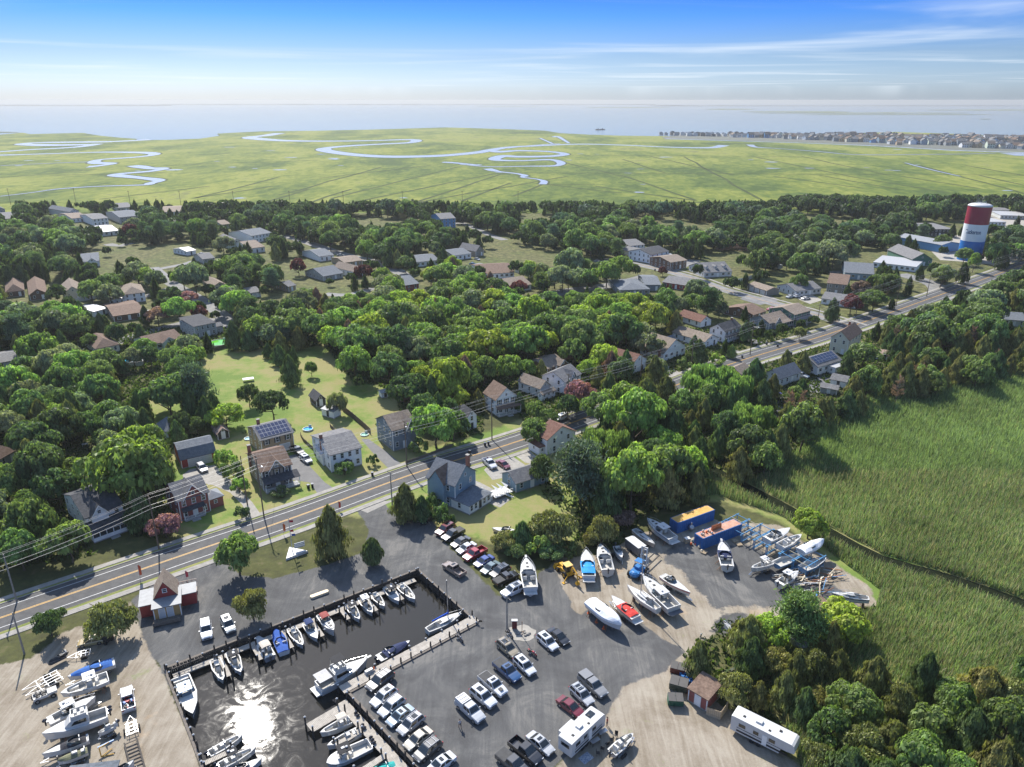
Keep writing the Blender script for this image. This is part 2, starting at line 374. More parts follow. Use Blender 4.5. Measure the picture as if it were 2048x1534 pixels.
def water_mat(name, col, rough, scale, strength, dist=0.6, stretch=(1, 1, 1), swirl=False):
 m = bpy.data.materials.new(name); m.use_nodes = True; nt = m.node_tree; n = nt.nodes; l = nt.links; b = n['Principled BSDF']
 b.inputs['Base Color'].default_value = (*col, 1); b.inputs['Roughness'].default_value = rough; b.inputs['IOR'].default_value = 1.333; b.inputs['Specular IOR Level'].default_value = 0.5
 t = n.new('ShaderNodeTexCoord'); mp_ = n.new('ShaderNodeMapping'); mp_.inputs['Scale'].default_value = stretch; l.new(t.outputs['Object'], mp_.inputs[0])
 z = n.new('ShaderNodeTexNoise'); z.inputs['Scale'].default_value = scale; z.inputs['Detail'].default_value = 8; z.inputs['Roughness'].default_value = 0.6; z.inputs['Distortion'].default_value = 1.6 if swirl else 0.3; l.new(mp_.outputs[0], z.inputs['Vector'])
 bp = n.new('ShaderNodeBump'); bp.inputs['Strength'].default_value = strength; bp.inputs['Distance'].default_value = dist; l.new(z.outputs[0], bp.inputs['Height']); l.new(bp.outputs[0], b.inputs['Normal'])
 if swirl:
  z2 = n.new('ShaderNodeTexNoise'); z2.inputs['Scale'].default_value = 0.3; z2.inputs['Detail'].default_value = 10; z2.inputs['Roughness'].default_value = 0.7; z2.inputs['Distortion'].default_value = 2.2; l.new(t.outputs['Object'], z2.inputs['Vector'])
  rr = n.new('ShaderNodeMapRange'); rr.inputs[1].default_value = 0.42; rr.inputs[2].default_value = 0.66; rr.inputs[3].default_value = 0.015; rr.inputs[4].default_value = 0.065; l.new(z2.outputs[0], rr.inputs[0]); l.new(rr.outputs[0], b.inputs['Roughness'])
 return m
M_BAY = water_mat('bay_water', (0.13, 0.16, 0.17), 0.12, 0.05, 0.015, 0.5, (1, 0.4, 1))
M_CREEK = water_mat('creek_water', (0.34, 0.36, 0.36), 0.2, 0.2, 0.02, 0.1)  # pale base colour stands in for bright sky reflected in the water
SEA_Y = G(1024, 207).y
bw = MB(); bw.quad((-45000, 500, -1.2), (45000, 500, -1.2), (45000, SEA_Y, -1.2), (-45000, SEA_Y, -1.2))
M_BAY.node_tree.nodes['Principled BSDF'].inputs['Specular IOR Level'].default_value = 0.24
struct(bw.build('bay_water', M_BAY))
shore = [(-330, 290), (-60, 282), (0, 269), (45, 265), (60, 268), (95, 267), (165, 265.5), (200, 271), (240, 275), (275, 277.5), (268, 279.5), (330, 279.5), (400, 277), (440, 271), (434, 267), (470, 265), (520, 262.5), (640, 261), (760, 258.5), (890, 254.5), (960, 256.5), (1024, 258.5), (1090, 261), (1120, 266), (1180, 269), (1240, 271), (1330, 272), (1400, 274), (1500, 272), (1640, 268), (1790, 263.5), (1900, 267), (2048, 273), (2400, 290)]
near = [(2600, 400), (2048, 398), (1800, 396), (1560, 400), (1500, 414), (1300, 412), (1000, 418), (700, 412), (400, 408), (200, 404), (0, 404), (-500, 404)]
marsh_pts = [tuple(G(a, b)[:2]) for a, b in shore + near]
struct(flat('marsh', marsh_pts, -0.35, M_MARSH))
mb = MB(); mb.quad((-3000, 300, -0.5), (3000, 300, -0.5), (3000, 800, -0.5), (-3000, 800, -0.5)); struct(mb.build('marsh_margin', M_MARSH))
def spline_px(pts, k=6):
 P_ = [Vector(p) for p in pts]; out = []
 for i in range(len(P_) - 1):
  a, b, c, d = P_[max(i - 1, 0)], P_[i], P_[i + 1], P_[min(i + 2, len(P_) - 1)]
  for j in range(k):
   t = j / k; out.append(0.5 * ((2 * b) + (c - a) * t + (2 * a - 5 * b + 4 * c - d) * t * t + (3 * b - a - 3 * c + d) * t ** 3))
 out.append(P_[-1]); return out
creeks = [
 [(560, 266, 60), (530, 271, 66), (500, 274, 58), (512, 277, 60), (570, 281, 44), (650, 282, 34), (740, 281, 30), (815, 279, 40), (833, 281, 46), (818, 285, 40), (760, 288, 34), (690, 292, 44), (648, 297, 48), (662, 303, 44), (720, 310, 40), (790, 313, 38), (880, 311, 40), (950, 305, 44), (985, 299, 40), (1020, 294, 34), (1080, 291, 28), (1160, 288, 24), (1250, 290, 22), (1340, 294, 22), (1420, 295, 28), (1448, 290, 36)],
 [(1012, 296, 22), (1060, 291, 16), (1120, 287, 12)],
 [(1080, 276, 12), (1105, 287, 13)], [(1108, 274, 26), (1116, 273, 22), (1138, 286, 12)],
 [(985, 301, 34), (1000, 303, 40), (1040, 301, 26), (1100, 303, 26), (1130, 308, 30), (1100, 312, 30), (1040, 313, 30), (1005, 312, 40), (990, 319, 32), (1040, 321, 14), (1100, 319, 22), (1122, 325, 24), (1110, 331, 16), (1050, 332, 9), (980, 333, 7), (920, 328, 7)],
 [(885, 324, 12), (905, 325, 16), (950, 329, 9)],
 [(975, 337, 22), (985, 340, 22), (1000, 343, 10), (1035, 347, 10), (1050, 351, 16), (1045, 354, 8), (1075, 358, 7), (1088, 362, 14), (1085, 368, 16)],
 [(300, 279, 60), (220, 283, 46), (140, 284, 42), (70, 285, 36), (48, 288, 44), (100, 290, 50), (170, 289, 44), (192, 288, 40), (150, 294, 40), (60, 299, 34), (0, 303, 34), (-80, 306, 34)],
 [(-80, 310, 22), (0, 310, 22), (100, 307, 18), (200, 304, 18), (290, 305, 30), (308, 309, 28), (270, 314, 26), (200, 319, 22), (190, 325, 26), (222, 327, 24), (190, 332, 26), (176, 333, 30)],
 [(265, 331, 20), (280, 333, 26), (300, 336, 20), (325, 337, 26), (300, 342, 24), (240, 347, 20), (232, 350, 24), (280, 355, 16), (318, 360, 20), (300, 366, 18), (292, 369, 8), (200, 372, 5), (120, 377, 7), (60, 385, 5), (0, 392, 5)],
 [(1500, 289, 26), (1512, 294, 20), (1560, 297, 8), (1640, 303, 12), (1720, 309, 8), (1900, 308, 5), (1990, 306, 5)],
 [(1810, 325, 5), (1835, 332, 7), (1880, 343, 6), (1920, 352, 5)],
 [(1425, 277, 20), (1450, 275, 30), (1470, 272, 24)],
 [(0, 331, 4), (60, 328, 4), (130, 325, 5), (190, 323, 6)],
]
ck = MB(); cb = MB()
for c in creeks:
 sp_ = spline_px([(a, b, w) for a, b, w in c], 7)
 W_ = [G(p.x, p.y) for p in sp_]; ws = [max(2.5, p.z * 0.5) for p in sp_]
 for mbx, grow, z in ((cb, 2.6, -0.28), (ck, 0.0, -0.2)):
  vs = []; n = len(W_)
  for i in range(n):
   d = (W_[min(i + 1, n - 1)] - W_[max(i - 1, 0)]); d.z = 0
   d = d.normalized() if d.length > 0 else Vector((1, 0, 0)); nr = Vector((-d.y, d.x, 0)); h = ws[i] * 0.5 * 1.15 + grow
   nr.y *= 2.3; a = W_[i] + nr * h; b_ = W_[i] - nr * h; vs += [(a.x, a.y, z - 0.0005 * i), (b_.x, b_.y, z - 0.0005 * i)]
  mbx.add(vs, [(2 * i, 2 * i + 1, 2 * i + 3, 2 * i + 2) for i in range(n - 1)])
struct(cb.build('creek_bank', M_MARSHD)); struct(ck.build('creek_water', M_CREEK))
dt = MB()
ditches = [((780, 413), (1135, 352)), ((700, 405), (1020, 340)), ((390, 396), (560, 353)), ((395, 395), (545, 372)), ((560, 390), (760, 334)), ((610, 408), (700, 378)), ((665, 396), (915, 333)), ((835, 403), (1010, 345)), ((925, 402), (1020, 365)), ((540, 401), (620, 378)),
 ((1024, 345), (2100, 350)), ((1024, 309), (1600, 313)), ((1080, 313), (1240, 352)), ((1300, 312), (1470, 350)), ((1370, 313), (1520, 398)), ((1510, 314), (1700, 352)), ((1600, 312), (1780, 350)), ((1245, 318), (1330, 345)), ((1100, 369), (1240, 386)), ((1090, 369), (1190, 368)), ((1190, 372), (1390, 401)), ((1240, 350), (1390, 399)), ((1500, 401), (1380, 405)), ((1550, 352), (1730, 376)), ((1640, 350), (1800, 378)), ((1700, 352), (1900, 385)), ((1800, 352), (1960, 376)), ((1840, 330), (2060, 390)), ((1930, 330), (2060, 352)), ((1960, 350), (2070, 375)), ((100, 350), (330, 345)), ((-10, 356), (200, 338)), ((330, 330), (640, 320)), ((640, 356), (860, 330)), ((200, 398), (420, 372)), ((1024, 392), (1100, 362))]
for a, b_ in ditches:
 A = G(*a); B = G(*b_); n = max(2, int((B - A).length / 60)); pr = None
 d = (B - A).normalized(); nr = Vector((-d.y, d.x, 0)); line = []
 for i in range(n + 1):
  line.append(A.lerp(B, i / n) + nr * random.uniform(-1, 1) * 2.2)
 vs, fs = ribbon(line, -1.9, 1.9, -0.24); dt.add(vs, fs)
struct(dt.build('marsh_ditches', M_MARSHD))
pl = MB()
for i in range(46):
 px = random.uniform(0, 2048); py = random.choice([random.uniform(285, 345), random.uniform(300, 400)])
 c = G(px, py); r = random.uniform(3, 9) * (1.0 if py < 340 else 0.6); k = 9
 pl.add([(c.x + r * random.uniform(.8, 1.7) * math.cos(2 * math.pi * j / k), c.y + r * random.uniform(.5, 1.1) * math.sin(2 * math.pi * j / k), -0.22) for j in range(k)], [tuple(range(k))])
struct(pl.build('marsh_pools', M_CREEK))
isl = MB()
M_ISLE = far_mat('island_grass', [(0.3, (0.09, 0.12, 0.05)), (0.7, (0.17, 0.2, 0.09))], [(0.003, 1)])
for (x0, x1, yy, th) in [(1170, 1340, 215, 1.8), (1410, 1510, 218.5, 2.6), (1480, 1700, 223.5, 2.4), (1500, 1940, 226, 2.6), (1850, 2140, 220, 2.6), (950, 1080, 213, 1), (1600, 1990, 229, 1.4), (2040, 2080, 224, 1), (1960, 1982, 238, 1.0), (-60, 40, 264, 2.2)]:
 n = 14; top = []; bot = []
 for i in range(n + 1):
  u = i / n; x = x0 + (x1 - x0) * u; h = th * math.sin(math.pi * u) ** 0.5 * random.uniform(.6, 1.0) * .5 + .05
  top.append(G(x, yy - h)); bot.append(G(x, yy + h * random.uniform(.5, 1)))
 ring = bot + top[::-1]; isl.add([(p.x, p.y, -0.2) for p in ring], [tuple(range(len(ring)))])
struct(isl.build('bay_islands', M_ISLE))
bar = MB(); x = -400
while x < 2600:
 w = random.uniform(10, 40); base = 211.5 if x < 300 else (209.5 if x < 1300 else 212.0)
 a = G(x, base); b_ = G(x + w, base); hgt = random.choice([7, 9, 12, 14, 9, 8]) * (1 if x < 1450 else 0.6)
 d = 500
 bar.add([(a.x, a.y, -1), (b_.x, b_.y, -1), (b_.x, b_.y + d, -1), (a.x, a.y + d, -1), (a.x, a.y, hgt), (b_.x, b_.y, hgt), (b_.x, b_.y + d, hgt), (a.x, a.y + d, hgt)], [(4, 5, 6, 7), (0, 1, 5, 4), (1, 2, 6, 5), (3, 0, 4, 7)])
 x += w * 0.98
struct(bar.build('barrier_island', mat('far_island', (0.10, 0.12, 0.11), 0.9)))
# ------------------------------------------------------------------ roads
def asphalt():
 m = mat('asphalt', (0.052, 0.052, 0.054), 0.85, 0.22, 0.6, bump=0.15, bscale=20, col2=(0.085, 0.084, 0.082)); return m
M_ASPH = asphalt()
M_ASPH2 = mat('old_asphalt', (0.13, 0.13, 0.128), 0.9, 0.2, 0.3, col2=(0.22, 0.215, 0.205))
M_CONC = mat('concrete', (0.224, 0.212, 0.188), 0.9, 0.15, 0.8, col2=(0.320, 0.300, 0.268))
M_WHITE = mat('road_white', (0.440, 0.440, 0.432), 0.6, 0.2, 2.0)
M_YEL = mat('road_yellow', (0.440, 0.240, 0.032), 0.6, 0.12, 2.0)
M_VERGE = far_mat('verge_grass', [(0.35, (0.12, 0.17, 0.04)), (0.65, (0.27, 0.25, 0.10))], [(0.4, 0.6), (3.0, 0.4)])
def strip(name, line, a, b, z, m):
 mbx = MB(); vs, fs = ribbon(line, a, b, z); mbx.add(vs, fs); return struct(mbx.build(name, m))
def raised(name, line, a, b, z, m):
 mbx = MB(); vs, fs = ribbon(line, a, b, z); mbx.add(vs, fs)
 for off in (a, b):
  vs, fs = [], []
  P_ = [Vector((p[0], p[1])) for p in line]
  for i, p in enumerate(P_):
   d = (P_[min(i + 1, len(P_) - 1)] - P_[max(i - 1, 0)]).normalized(); q = p + Vector((-d.y, d.x)) * off; vs += [(q.x, q.y, 0.0), (q.x, q.y, z)]
  for i in range(len(P_) - 1): fs.append((2 * i, 2 * i + 2, 2 * i + 3, 2 * i + 1))
  mbx.add(vs, fs)
 return struct(mbx.build(name, m))
strip('main_road', ROAD, -4.7, 4.6, 0.03, M_ASPH)
strip('centre_line', ROAD, 0.07, 0.24, 0.036, M_YEL); strip('centre_line', ROAD, -0.24, -0.07, 0.036, M_YEL)
strip('edge_line', ROAD, 3.17, 3.33, 0.036, M_WHITE); strip('edge_line', ROAD, -3.38, -3.22, 0.036, M_WHITE)
strip('verge', ROAD, 4.6, 5.5, 0.022, M_VERGE); strip('verge', ROAD, -5.6, -4.7, 0.022, M_VERGE)
raised('kerb', ROAD, 4.6, 4.8, 0.13, M_CONC); raised('pavement', ROAD, 5.5, 6.9, 0.12, M_CONC)
raised('pavement', ROAD, -7.1, -5.6, 0.10, M_CONC)
R2 = smooth_line([G(a, b)[:2] for a, b in [(1712, 655), (1640, 632), (1560, 610), (1500, 594), (1440, 577), (1390, 558), (1330, 541), (1265, 527), (1190, 520)]], 8)
strip('side_road', R2, -4.2, 4.2, 0.026, M_ASPH2); strip('centre_line', R2, 0.06, 0.2, 0.033, M_YEL); strip('centre_line', R2, -0.2, -0.06, 0.033, M_YEL)
raised('pavement', R2, -7.6, -6.2, 0.1, M_CONC)
SIDE = [
 ([(305, 535), (325, 552), (352, 572), (385, 590), (420, 612), (455, 640), (472, 668)], 3.4),
 ([(150, 690), (190, 700), (262, 674), (330, 655), (400, 640), (450, 640)], 3.0),
 ([(305, 540), (370, 528), (395, 520), (410, 505)], 2.6),
 ([(345, 575), (300, 590), (262, 600)], 2.8),
 ([(560, 470), (600, 480), (645, 495), (700, 512), (760, 525), (800, 545), (815, 560)], 4.0),
 ([(650, 588), (700, 590), (745, 576)], 3.0),
 ([(1105, 588), (1150, 580), (1200, 574), (1245, 566), (1300, 552)], 5.0),
 ([(215, 488), (240, 492), (262, 486)], 3.4), ([(900, 450), (925, 446), (980, 470), (1010, 480)], 3.0),
 ([(940, 530), (985, 540), (1000, 560)], 8.0),
 ([(1700, 700), (1720, 690)], 3.0), ([(1660, 545), (1720, 540), (1740, 530)], 3.0), ([(1880, 600), (1870, 570), (1800, 548)], 5.0),
 ([(1330, 545), (1390, 520)], 4.0),
]
SIDES_W = []
for pts_, hw in SIDE:
 ln = smooth_line([G(a, b)[:2] for a, b in pts_], 6); SIDES_W.append((ln, hw)); strip('side_street', ln, -hw, hw, 0.02 + 0.002 * len(SIDES_W) % 0.01, M_ASPH2)
M_DRIVE = mat('drive_asphalt', (0.120, 0.120, 0.120), 0.9, 0.2, 0.5, col2=(0.168, 0.164, 0.160))
M_SHELL = mat('shell_drive', (0.256, 0.240, 0.208), 0.95, 0.2, 0.7, col2=(0.360, 0.336, 0.296))
DRIVES = [
 ('driveway', [(563, 916), (603, 905), (622, 935), (650, 965), (673, 980), (637, 990), (620, 965), (585, 960), (570, 945)], M_DRIVE),
 ('driveway', [(400, 950), (440, 945), (470, 968), (505, 1005), (525, 1034), (497, 1040), (485, 1010), (460, 985), (425, 970), (400, 965)], M_CONC),
 ('driveway', [(365, 950), (380, 938), (430, 930), (445, 945), (410, 960), (370, 965)], M_CONC),
 ('driveway', [(722, 878), (737, 878), (775, 905), (806, 931), (780, 940), (745, 905)], M_DRIVE),
 ('driveway', [(968, 940), (1000, 910), (1018, 908), (1050, 930), (1010, 955), (985, 960)], M_CONC),
 ('driveway', [(1022, 905), (1052, 895), (1080, 920), (1090, 935), (1070, 930), (1050, 925)], M_SHELL),
 ('driveway', [(1305, 725), (1318, 722), (1368, 750), (1370, 757), (1350, 768), (1320, 770), (1295, 745), (1340, 752)], M_CONC),
 ('driveway', [(1435, 693), (1445, 690), (1500, 710), (1488, 716)], M_CONC),
 ('driveway', [(1482, 680), (1500, 676), (1545, 690), (1528, 697)], M_DRIVE),
 ('driveway', [(1578, 655), (1592, 652), (1640, 668), (1625, 673)], M_DRIVE),
 ('driveway', [(1598, 780), (1640, 748), (1690, 760), (1660, 790)], M_DRIVE),
 ('driveway', [(715, 1018), (760, 1003), (790, 1000), (765, 1012), (735, 1026)], M_CONC),
 ('car_park', [(1495, 590), (1515, 600), (1530, 588), (1560, 600), (1520, 610), (1480, 598)], M_DRIVE),
 ('driveway', [(1600, 600), (1585, 590), (1625, 590), (1645, 600), (1620, 608)], M_CONC),
 ('industrial_yard', [(1860, 500), (1880, 470), (1920, 470), (1990, 500), (2100, 520), (2100, 545), (1950, 525), (1880, 520)], M_SHELL),
 ('trailer_park_ground', [(1955, 450), (1975, 425), (2100, 415), (2300, 450), (2100, 465)], M_SHELL),
 ('patio', [(905, 975), (935, 955), (960, 965), (1000, 985), (1020, 1000), (1000, 1015), (960, 1000)], M_CONC),
 ('patio', [(270, 690), (300, 680), (330, 715), (300, 730)], M_SHELL),
]
OPEN_PX = []
for i, (nm, pp, m_) in enumerate(DRIVES):
 struct(flat(nm, [tuple(G(a, b)[:2]) for a, b in pp], 0.012 + 0.0021 * (i % 4), m_))
DITCH = smooth_line([G(a, b)[:2] for a, b in [(1395, 925), (1470, 965), (1560, 1012), (1660, 1068), (1760, 1120), (1900, 1160), (2100, 1230)]], 5)
strip('reed_ditch', DITCH, -2.2, 2.2, 0.01, mat('ditch_mud', (.014, .018, .010), 1.0, .3, spec=0))
# ------------------------------------------------------------------ marina basin
M_MARINA = water_mat('marina_water', (0.022, 0.021, 0.018), 0.1, 3.0, 0.10, 0.012, swirl=True)
struct(flat('marina_water', BASIN, WATER_Z, M_MARINA))
M_PILE = mat('weathered_wood', (0.14, 0.12, 0.10), 0.9, 0.3, 3.0, bump=0.3)
M_PILED = mat('tarred_wood', (0.035, 0.03, 0.026), 0.85, 0.3, 2.0, col2=(0.07, 0.06, 0.05))
M_DECK = mat('grey_deck_boards', (0.30, 0.27, 0.23), 0.9, 0.2, 1.3, col2=(0.46, 0.42, 0.36))
M_CAP = mat('white_cap', (0.50, 0.50, 0.49), 0.5, 0.05)
M_RUST = mat('rust', (0.22, 0.10, 0.05), 0.9, 0.3, 3)
corners = [BF2, BA, BB, BC, BD, BE2]
cen_b = Vector((-35, 100, 0))
walls = [('tarred timber bulkhead along the highway side of the basin', BA, BB), ('tarred timber bulkhead at the far right end of the basin by the drive', BB, BC), ('timber bulkhead under the plank quay beside the big car park', BC, BD), ('timber bulkhead beside the row of parked cars at the bottom', BD, BE2), ('timber bulkhead on the sandy left side of the basin', BF2, BA)]
PILE_ME = None
def pile_mesh(h, cap):
 m_ = MB(); m_.tube((0, 0, WATER_Z - 1.0), (0, 0, h), 0.16, 8, 0.14)
 if cap: m_.m(1).tube((0, 0, h), (0, 0, h + 0.13), 0.19, 8, 0.05)
 return m_.mesh('pile', [M_PILED, M_CAP], smooth=False)
PM = [pile_mesh(0.75, True), pile_mesh(1.25, False), pile_mesh(0.5, True)]
for lab, A, B in walls:
 root = thing('bulkhead', lab, 'bulkhead', tuple(A)); d = (B - A); L = d.length; d.normalize(); nr = Vector((-d.y, d.x, 0))
 if (cen_b - A).dot(nr) < 0: nr = -nr
 n = int(L / 2.0)
 m_ = MB(); k = int(L / 0.3)
 def pt(s, o, z): q = d * s + nr * o; return (q.x, q.y, z)
 for i in range(k):
  s0 = L * i / k; s1 = L * (i + 1) / k - 0.02; o = 0.02 + random.uniform(0, 0.03)
  m_.add([pt(s0, 0, -2.2), pt(s1, 0, -2.2), pt(s1, o + .06, -2.2), pt(s0, o + .06, -2.2), pt(s0, 0, 0.06), pt(s1, 0, 0.06), pt(s1, o + .06, 0.06), pt(s0, o + .06, 0.06)], [(4, 5, 6, 7), (2, 3, 7, 6), (0, 1, 5, 4), (1, 2, 6, 5), (0, 4, 7, 3)])
 w_ = tag(m_.build('sheet_boards', M_PILED, root), kind='stuff')
 m_ = MB(); a_ = pt(0, 0.0, 0.16);
 def bar_(o0, o1, z0, z1): m_.add([pt(0, o0, z0), pt(L, o0, z0), pt(L, o1, z0), pt(0, o1, z0), pt(0, o0, z1), pt(L, o0, z1), pt(L, o1, z1), pt(0, o1, z1)], [(4, 5, 6, 7), (3, 2, 1, 0), (0, 1, 5, 4), (1, 2, 6, 5), (2, 3, 7, 6), (3, 0, 4, 7)])
 bar_(-0.25, 0.14, 0.07, 0.2); m_.build('cap_rail', M_PILE, root)
 m_ = MB(); bar_(0.12, 0.26, -0.55, -0.3); bar_(0.12, 0.26, -1.3, -1.1); m_.build('wale', M_PILED, root)
 for i in range(n + 1):
  s_ = L * i / n; q = pt(s_, 0.3, 0); put('pile', random.choice(PM), root, q, random.random() * 3)
def dock(label, A, B, w, z, side=0, posts=True, cat='dock', name='dock', mirror=1):
 A = Vector((A[0], A[1], 0)); B = Vector((B[0], B[1], 0)); d = B - A; L = d.length; ang = math.atan2(d.y, d.x)
 root = thing(name, label, cat, (A.x, A.y, z), ang)
 m_ = MB(); n = max(1, int(L / 0.22)); y0 = -w / 2 + side * w / 2
 for i in range(n):
  m_.box((L * (i + .5) / n, y0 + w / 2 + random.uniform(-.02, .02), -0.03 + random.uniform(-.006, .006)), (L / n - 0.03, w, 0.05))
 tag(m_.build('deck_boards', M_DECK, root), kind='stuff')
 m_ = MB()
 for yy in (y0 + .06, y0 + w - .06): m_.box((L / 2, yy, -0.19), (L, 0.09, 0.24))
 m_.build('stringer', M_PILED, root)
 if posts:
  k = max(1, int(L / 3.2))
  for i in range(k + 1):
   for yy in ((y0 - .12, y0 + w + .12) if mirror else (y0 + w + .12,)):
    put('pile', random.choice(PM), root, (L * i / k, yy, -z))
 return root
ab = (BB - BA).normalized(); nab = Vector((ab.y, -ab.x, 0))
def off(P_, s, o, d=ab, n_=nab): return P_ + d * s + n_ * o
Lab = (BB - BA).length
dock('long low plank walkway under the highway-side bulkhead', off(BA, 0.8, 1.6), off(BA, Lab - 1.5, 1.6), 1.3, -0.75, posts=False)
FLAB = ['finger pier right of the second boat from the left basin corner', 'finger pier beside the beige-top boat with dark seats', 'finger pier between the blue covered boat and the plain white centre console', 'finger pier between the navy-top boat and the maroon-top cruiser', 'finger pier left of the black T-top boat', 'finger pier left of the beige open boat, beside the white hardtop', 'finger pier between the two last boats before the basin end']
for (px, py), lb in zip([(458, 1352), (522, 1319), (584, 1295), (645, 1272), (697, 1238), (753, 1221), (805, 1199)], FLAB):
 q = G(px, py, -0.75); s_ = (q - BA).dot(ab); o_ = (q - BA).dot(nab)
 dock(lb, off(BA, s_, 2.2), off(BA, s_, min(o_, 7.5)), 0.8, -0.75, name='finger_pier', cat='pier')
dc = (BC - BD).normalized(); ndc = Vector((-dc.y, dc.x, 0))
dock('broad pale plank quay between the sailboat and the car park', BD + dc * -0.6 + ndc * 1.25, BC + dc * 0.6 + ndc * 1.25, 2.0, 0.22, mirror=0, name='quay')
de_ = (BE2 - BD).normalized(); nde = Vector((de_.y, -de_.x, 0))
if (cen_b - BD).dot(nde) < 0: nde = -nde
dock('low walkway under the bulkhead beside the nose-in cars', BD + nde * 1.5 + de_ * 0.2, BE2 + nde * 1.5, 1.7, -0.6, posts=False)
for t_, lb, ln in ((7.3, 'short finger pier above the beige-top boat near the lower walkway', 4.2), (13.8, 'short finger pier below the black-top catamaran', 4.6), (1.6, 'wide float under the stern of the flybridge cruiser', 5.6)):
 a_ = BD + de_ * t_ + nde * 2.3; dock(lb, a_, a_ + nde * ln, 1.0 if ln < 5 else 2.2, -0.6, name='finger_pier', cat='pier')
dock('rust-brown walkway between the rafted boats in the sun glare', G(403, 1529, -.7), G(465, 1500, -.7), 0.9, -0.7, name='finger_pier', cat='pier')
m_ = MB(); q = G(345, 1338)
for i in range(9): m_.box((i * 0.6, 0, 0.35), (0.08, 0.7, 0.06))
m_.box((2.4, 0.35, 0.3), (5.2, 0.08, 0.1)); m_.box((2.4, -0.35, 0.3), (5.2, 0.08, 0.1))
tag(m_.build('gangway', M_PILE, None, (q.x, q.y, 0), math.atan2(ab.y, ab.x)), 'slatted wooden gangway lying on the corner of the basin', 'gangway')
# ------------------------------------------------------------------ houses
def siding(name, col, pitch=0.2, rough=0.7):
 if name in MATS: return MATS[name]
 m = mat(name, col, rough, 0.08, 1.2); n = m.node_tree.nodes; l = m.node_tree.links
 t = n.new('ShaderNodeTexCoord'); w = n.new('ShaderNodeTexWave'); w.bands_direction = 'Z'; w.wave_profile = 'SAW'; w.inputs['Scale'].default_value = 0.314 / pitch
 l.new(t.outputs['Object'], w.inputs[0]); b = n.new('ShaderNodeBump'); b.inputs['Strength'].default_value = 0.6; b.inputs['Distance'].default_value = 0.04
 l.new(w.outputs['Fac'], b.inputs['Height']); l.new(b.outputs[0], n['Principled BSDF'].inputs['Normal']); return m
def shingle(name, col, col2):
 if name in MATS: return MATS[name]
 m = mat(name, col, 0.92, 0.2, 1.2, col2=col2, bump=0.4, bscale=14, spec=0.2)
 n = m.node_tree.nodes; l = m.node_tree.links; b = n['Principled BSDF']
 src = b.inputs['Base Color'].links[0].from_socket
 t = n.new('ShaderNodeTexCoord'); br = n.new('ShaderNodeTexNoise'); br.inputs['Scale'].default_value = 7.0; br.inputs['Detail'].default_value = 3
 mp_ = n.new('ShaderNodeMapping'); mp_.inputs['Scale'].default_value = (0.35, 0.35, 2.2); l.new(t.outputs['Object'], mp_.inputs[0]); l.new(mp_.outputs[0], br.inputs['Vector'])
 mx = n.new('ShaderNodeMix'); mx.data_type = 'RGBA'; mx.blend_type = 'OVERLAY'; mx.inputs[0].default_value = 0.55
 l.new(src, mx.inputs[6]); l.new(br.outputs[0], mx.inputs[7]); l.new(mx.outputs[2], b.inputs['Base Color']); return m
WALL = dict(white=siding('white_siding', (0.80, 0.80, 0.79)), cream=siding('cream_siding', (0.62, 0.58, 0.45)), blue=siding('grey_blue_siding', (0.21, 0.30, 0.37)), slate=siding('slate_blue_siding', (0.19, 0.225, 0.26)),
 red=siding('brick_red', (0.30, 0.10, 0.085), 0.12), barn=siding('barn_red', (0.32, 0.05, 0.045)), tan=siding('tan_wall', (0.36, 0.27, 0.17)), grey=siding('grey_siding', (0.33, 0.34, 0.34)), brown=siding('brown_wall', (0.16, 0.10, 0.07)),
 green=siding('green_siding', (0.07, 0.17, 0.12)), stone=siding('stone_wall', (0.27, 0.24, 0.20)), mint=siding('pale_green_siding', (0.55, 0.62, 0.50)), bluewall=siding('bright_blue_metal', (0.10, 0.27, 0.50), 0.4, 0.45),
 ply=siding('ochre_boards', (0.42, 0.26, 0.10), 0.5), dark=siding('dark_wall', (0.05, 0.05, 0.05)), pale=siding('pale_grey_siding', (0.52, 0.54, 0.54)))
ROOF = dict(dark=shingle('charcoal_shingles', (0.045, 0.047, 0.052), (0.085, 0.085, 0.09)), grey=shingle('grey_shingles', (0.12, 0.12, 0.125), (0.2, 0.195, 0.19)), brown=shingle('brown_shingles', (0.12, 0.08, 0.06), (0.2, 0.14, 0.105)),
 tan=shingle('tan_shingles', (0.17, 0.135, 0.105), (0.27, 0.22, 0.175)), red=shingle('red_brown_shingles', (0.13, 0.065, 0.048), (0.19, 0.105, 0.078)), metal=mat('galvanised_roof', (0.22, 0.23, 0.24), 0.6, 0.15, 1.0), white=mat('white_roof', (0.36, 0.36, 0.36), 0.5, 0.08),
 rust=shingle('rusty_shingles', (0.15, 0.075, 0.05), (0.35, 0.30, 0.26)), slate=shingle('blue_grey_shingles', (0.11, 0.125, 0.14), (0.17, 0.18, 0.195)))
M_TRIM = mat('white_trim', (0.74, 0.74, 0.72), 0.5, 0.04); M_GLASS = mat('window_glass', (0.03, 0.04, 0.05), 0.08, 0.3, 0.8, spec=0.8)
M_BRICK = mat('chimney_brick', (0.28, 0.12, 0.08), 0.9, 0.3, 4); M_SOLAR = mat('solar_cell', (0.012, 0.02, 0.06), 0.15, 0.15, 3, spec=0.7)
M_SOLF = mat('solar_frame', (0.3, 0.32, 0.36), 0.4, 0.0); M_SHUT = mat('dark_shutter', (0.03, 0.035, 0.045), 0.6, 0.05)
M_STEP = mat('grey_step', (0.3, 0.3, 0.29), 0.9, 0.15)
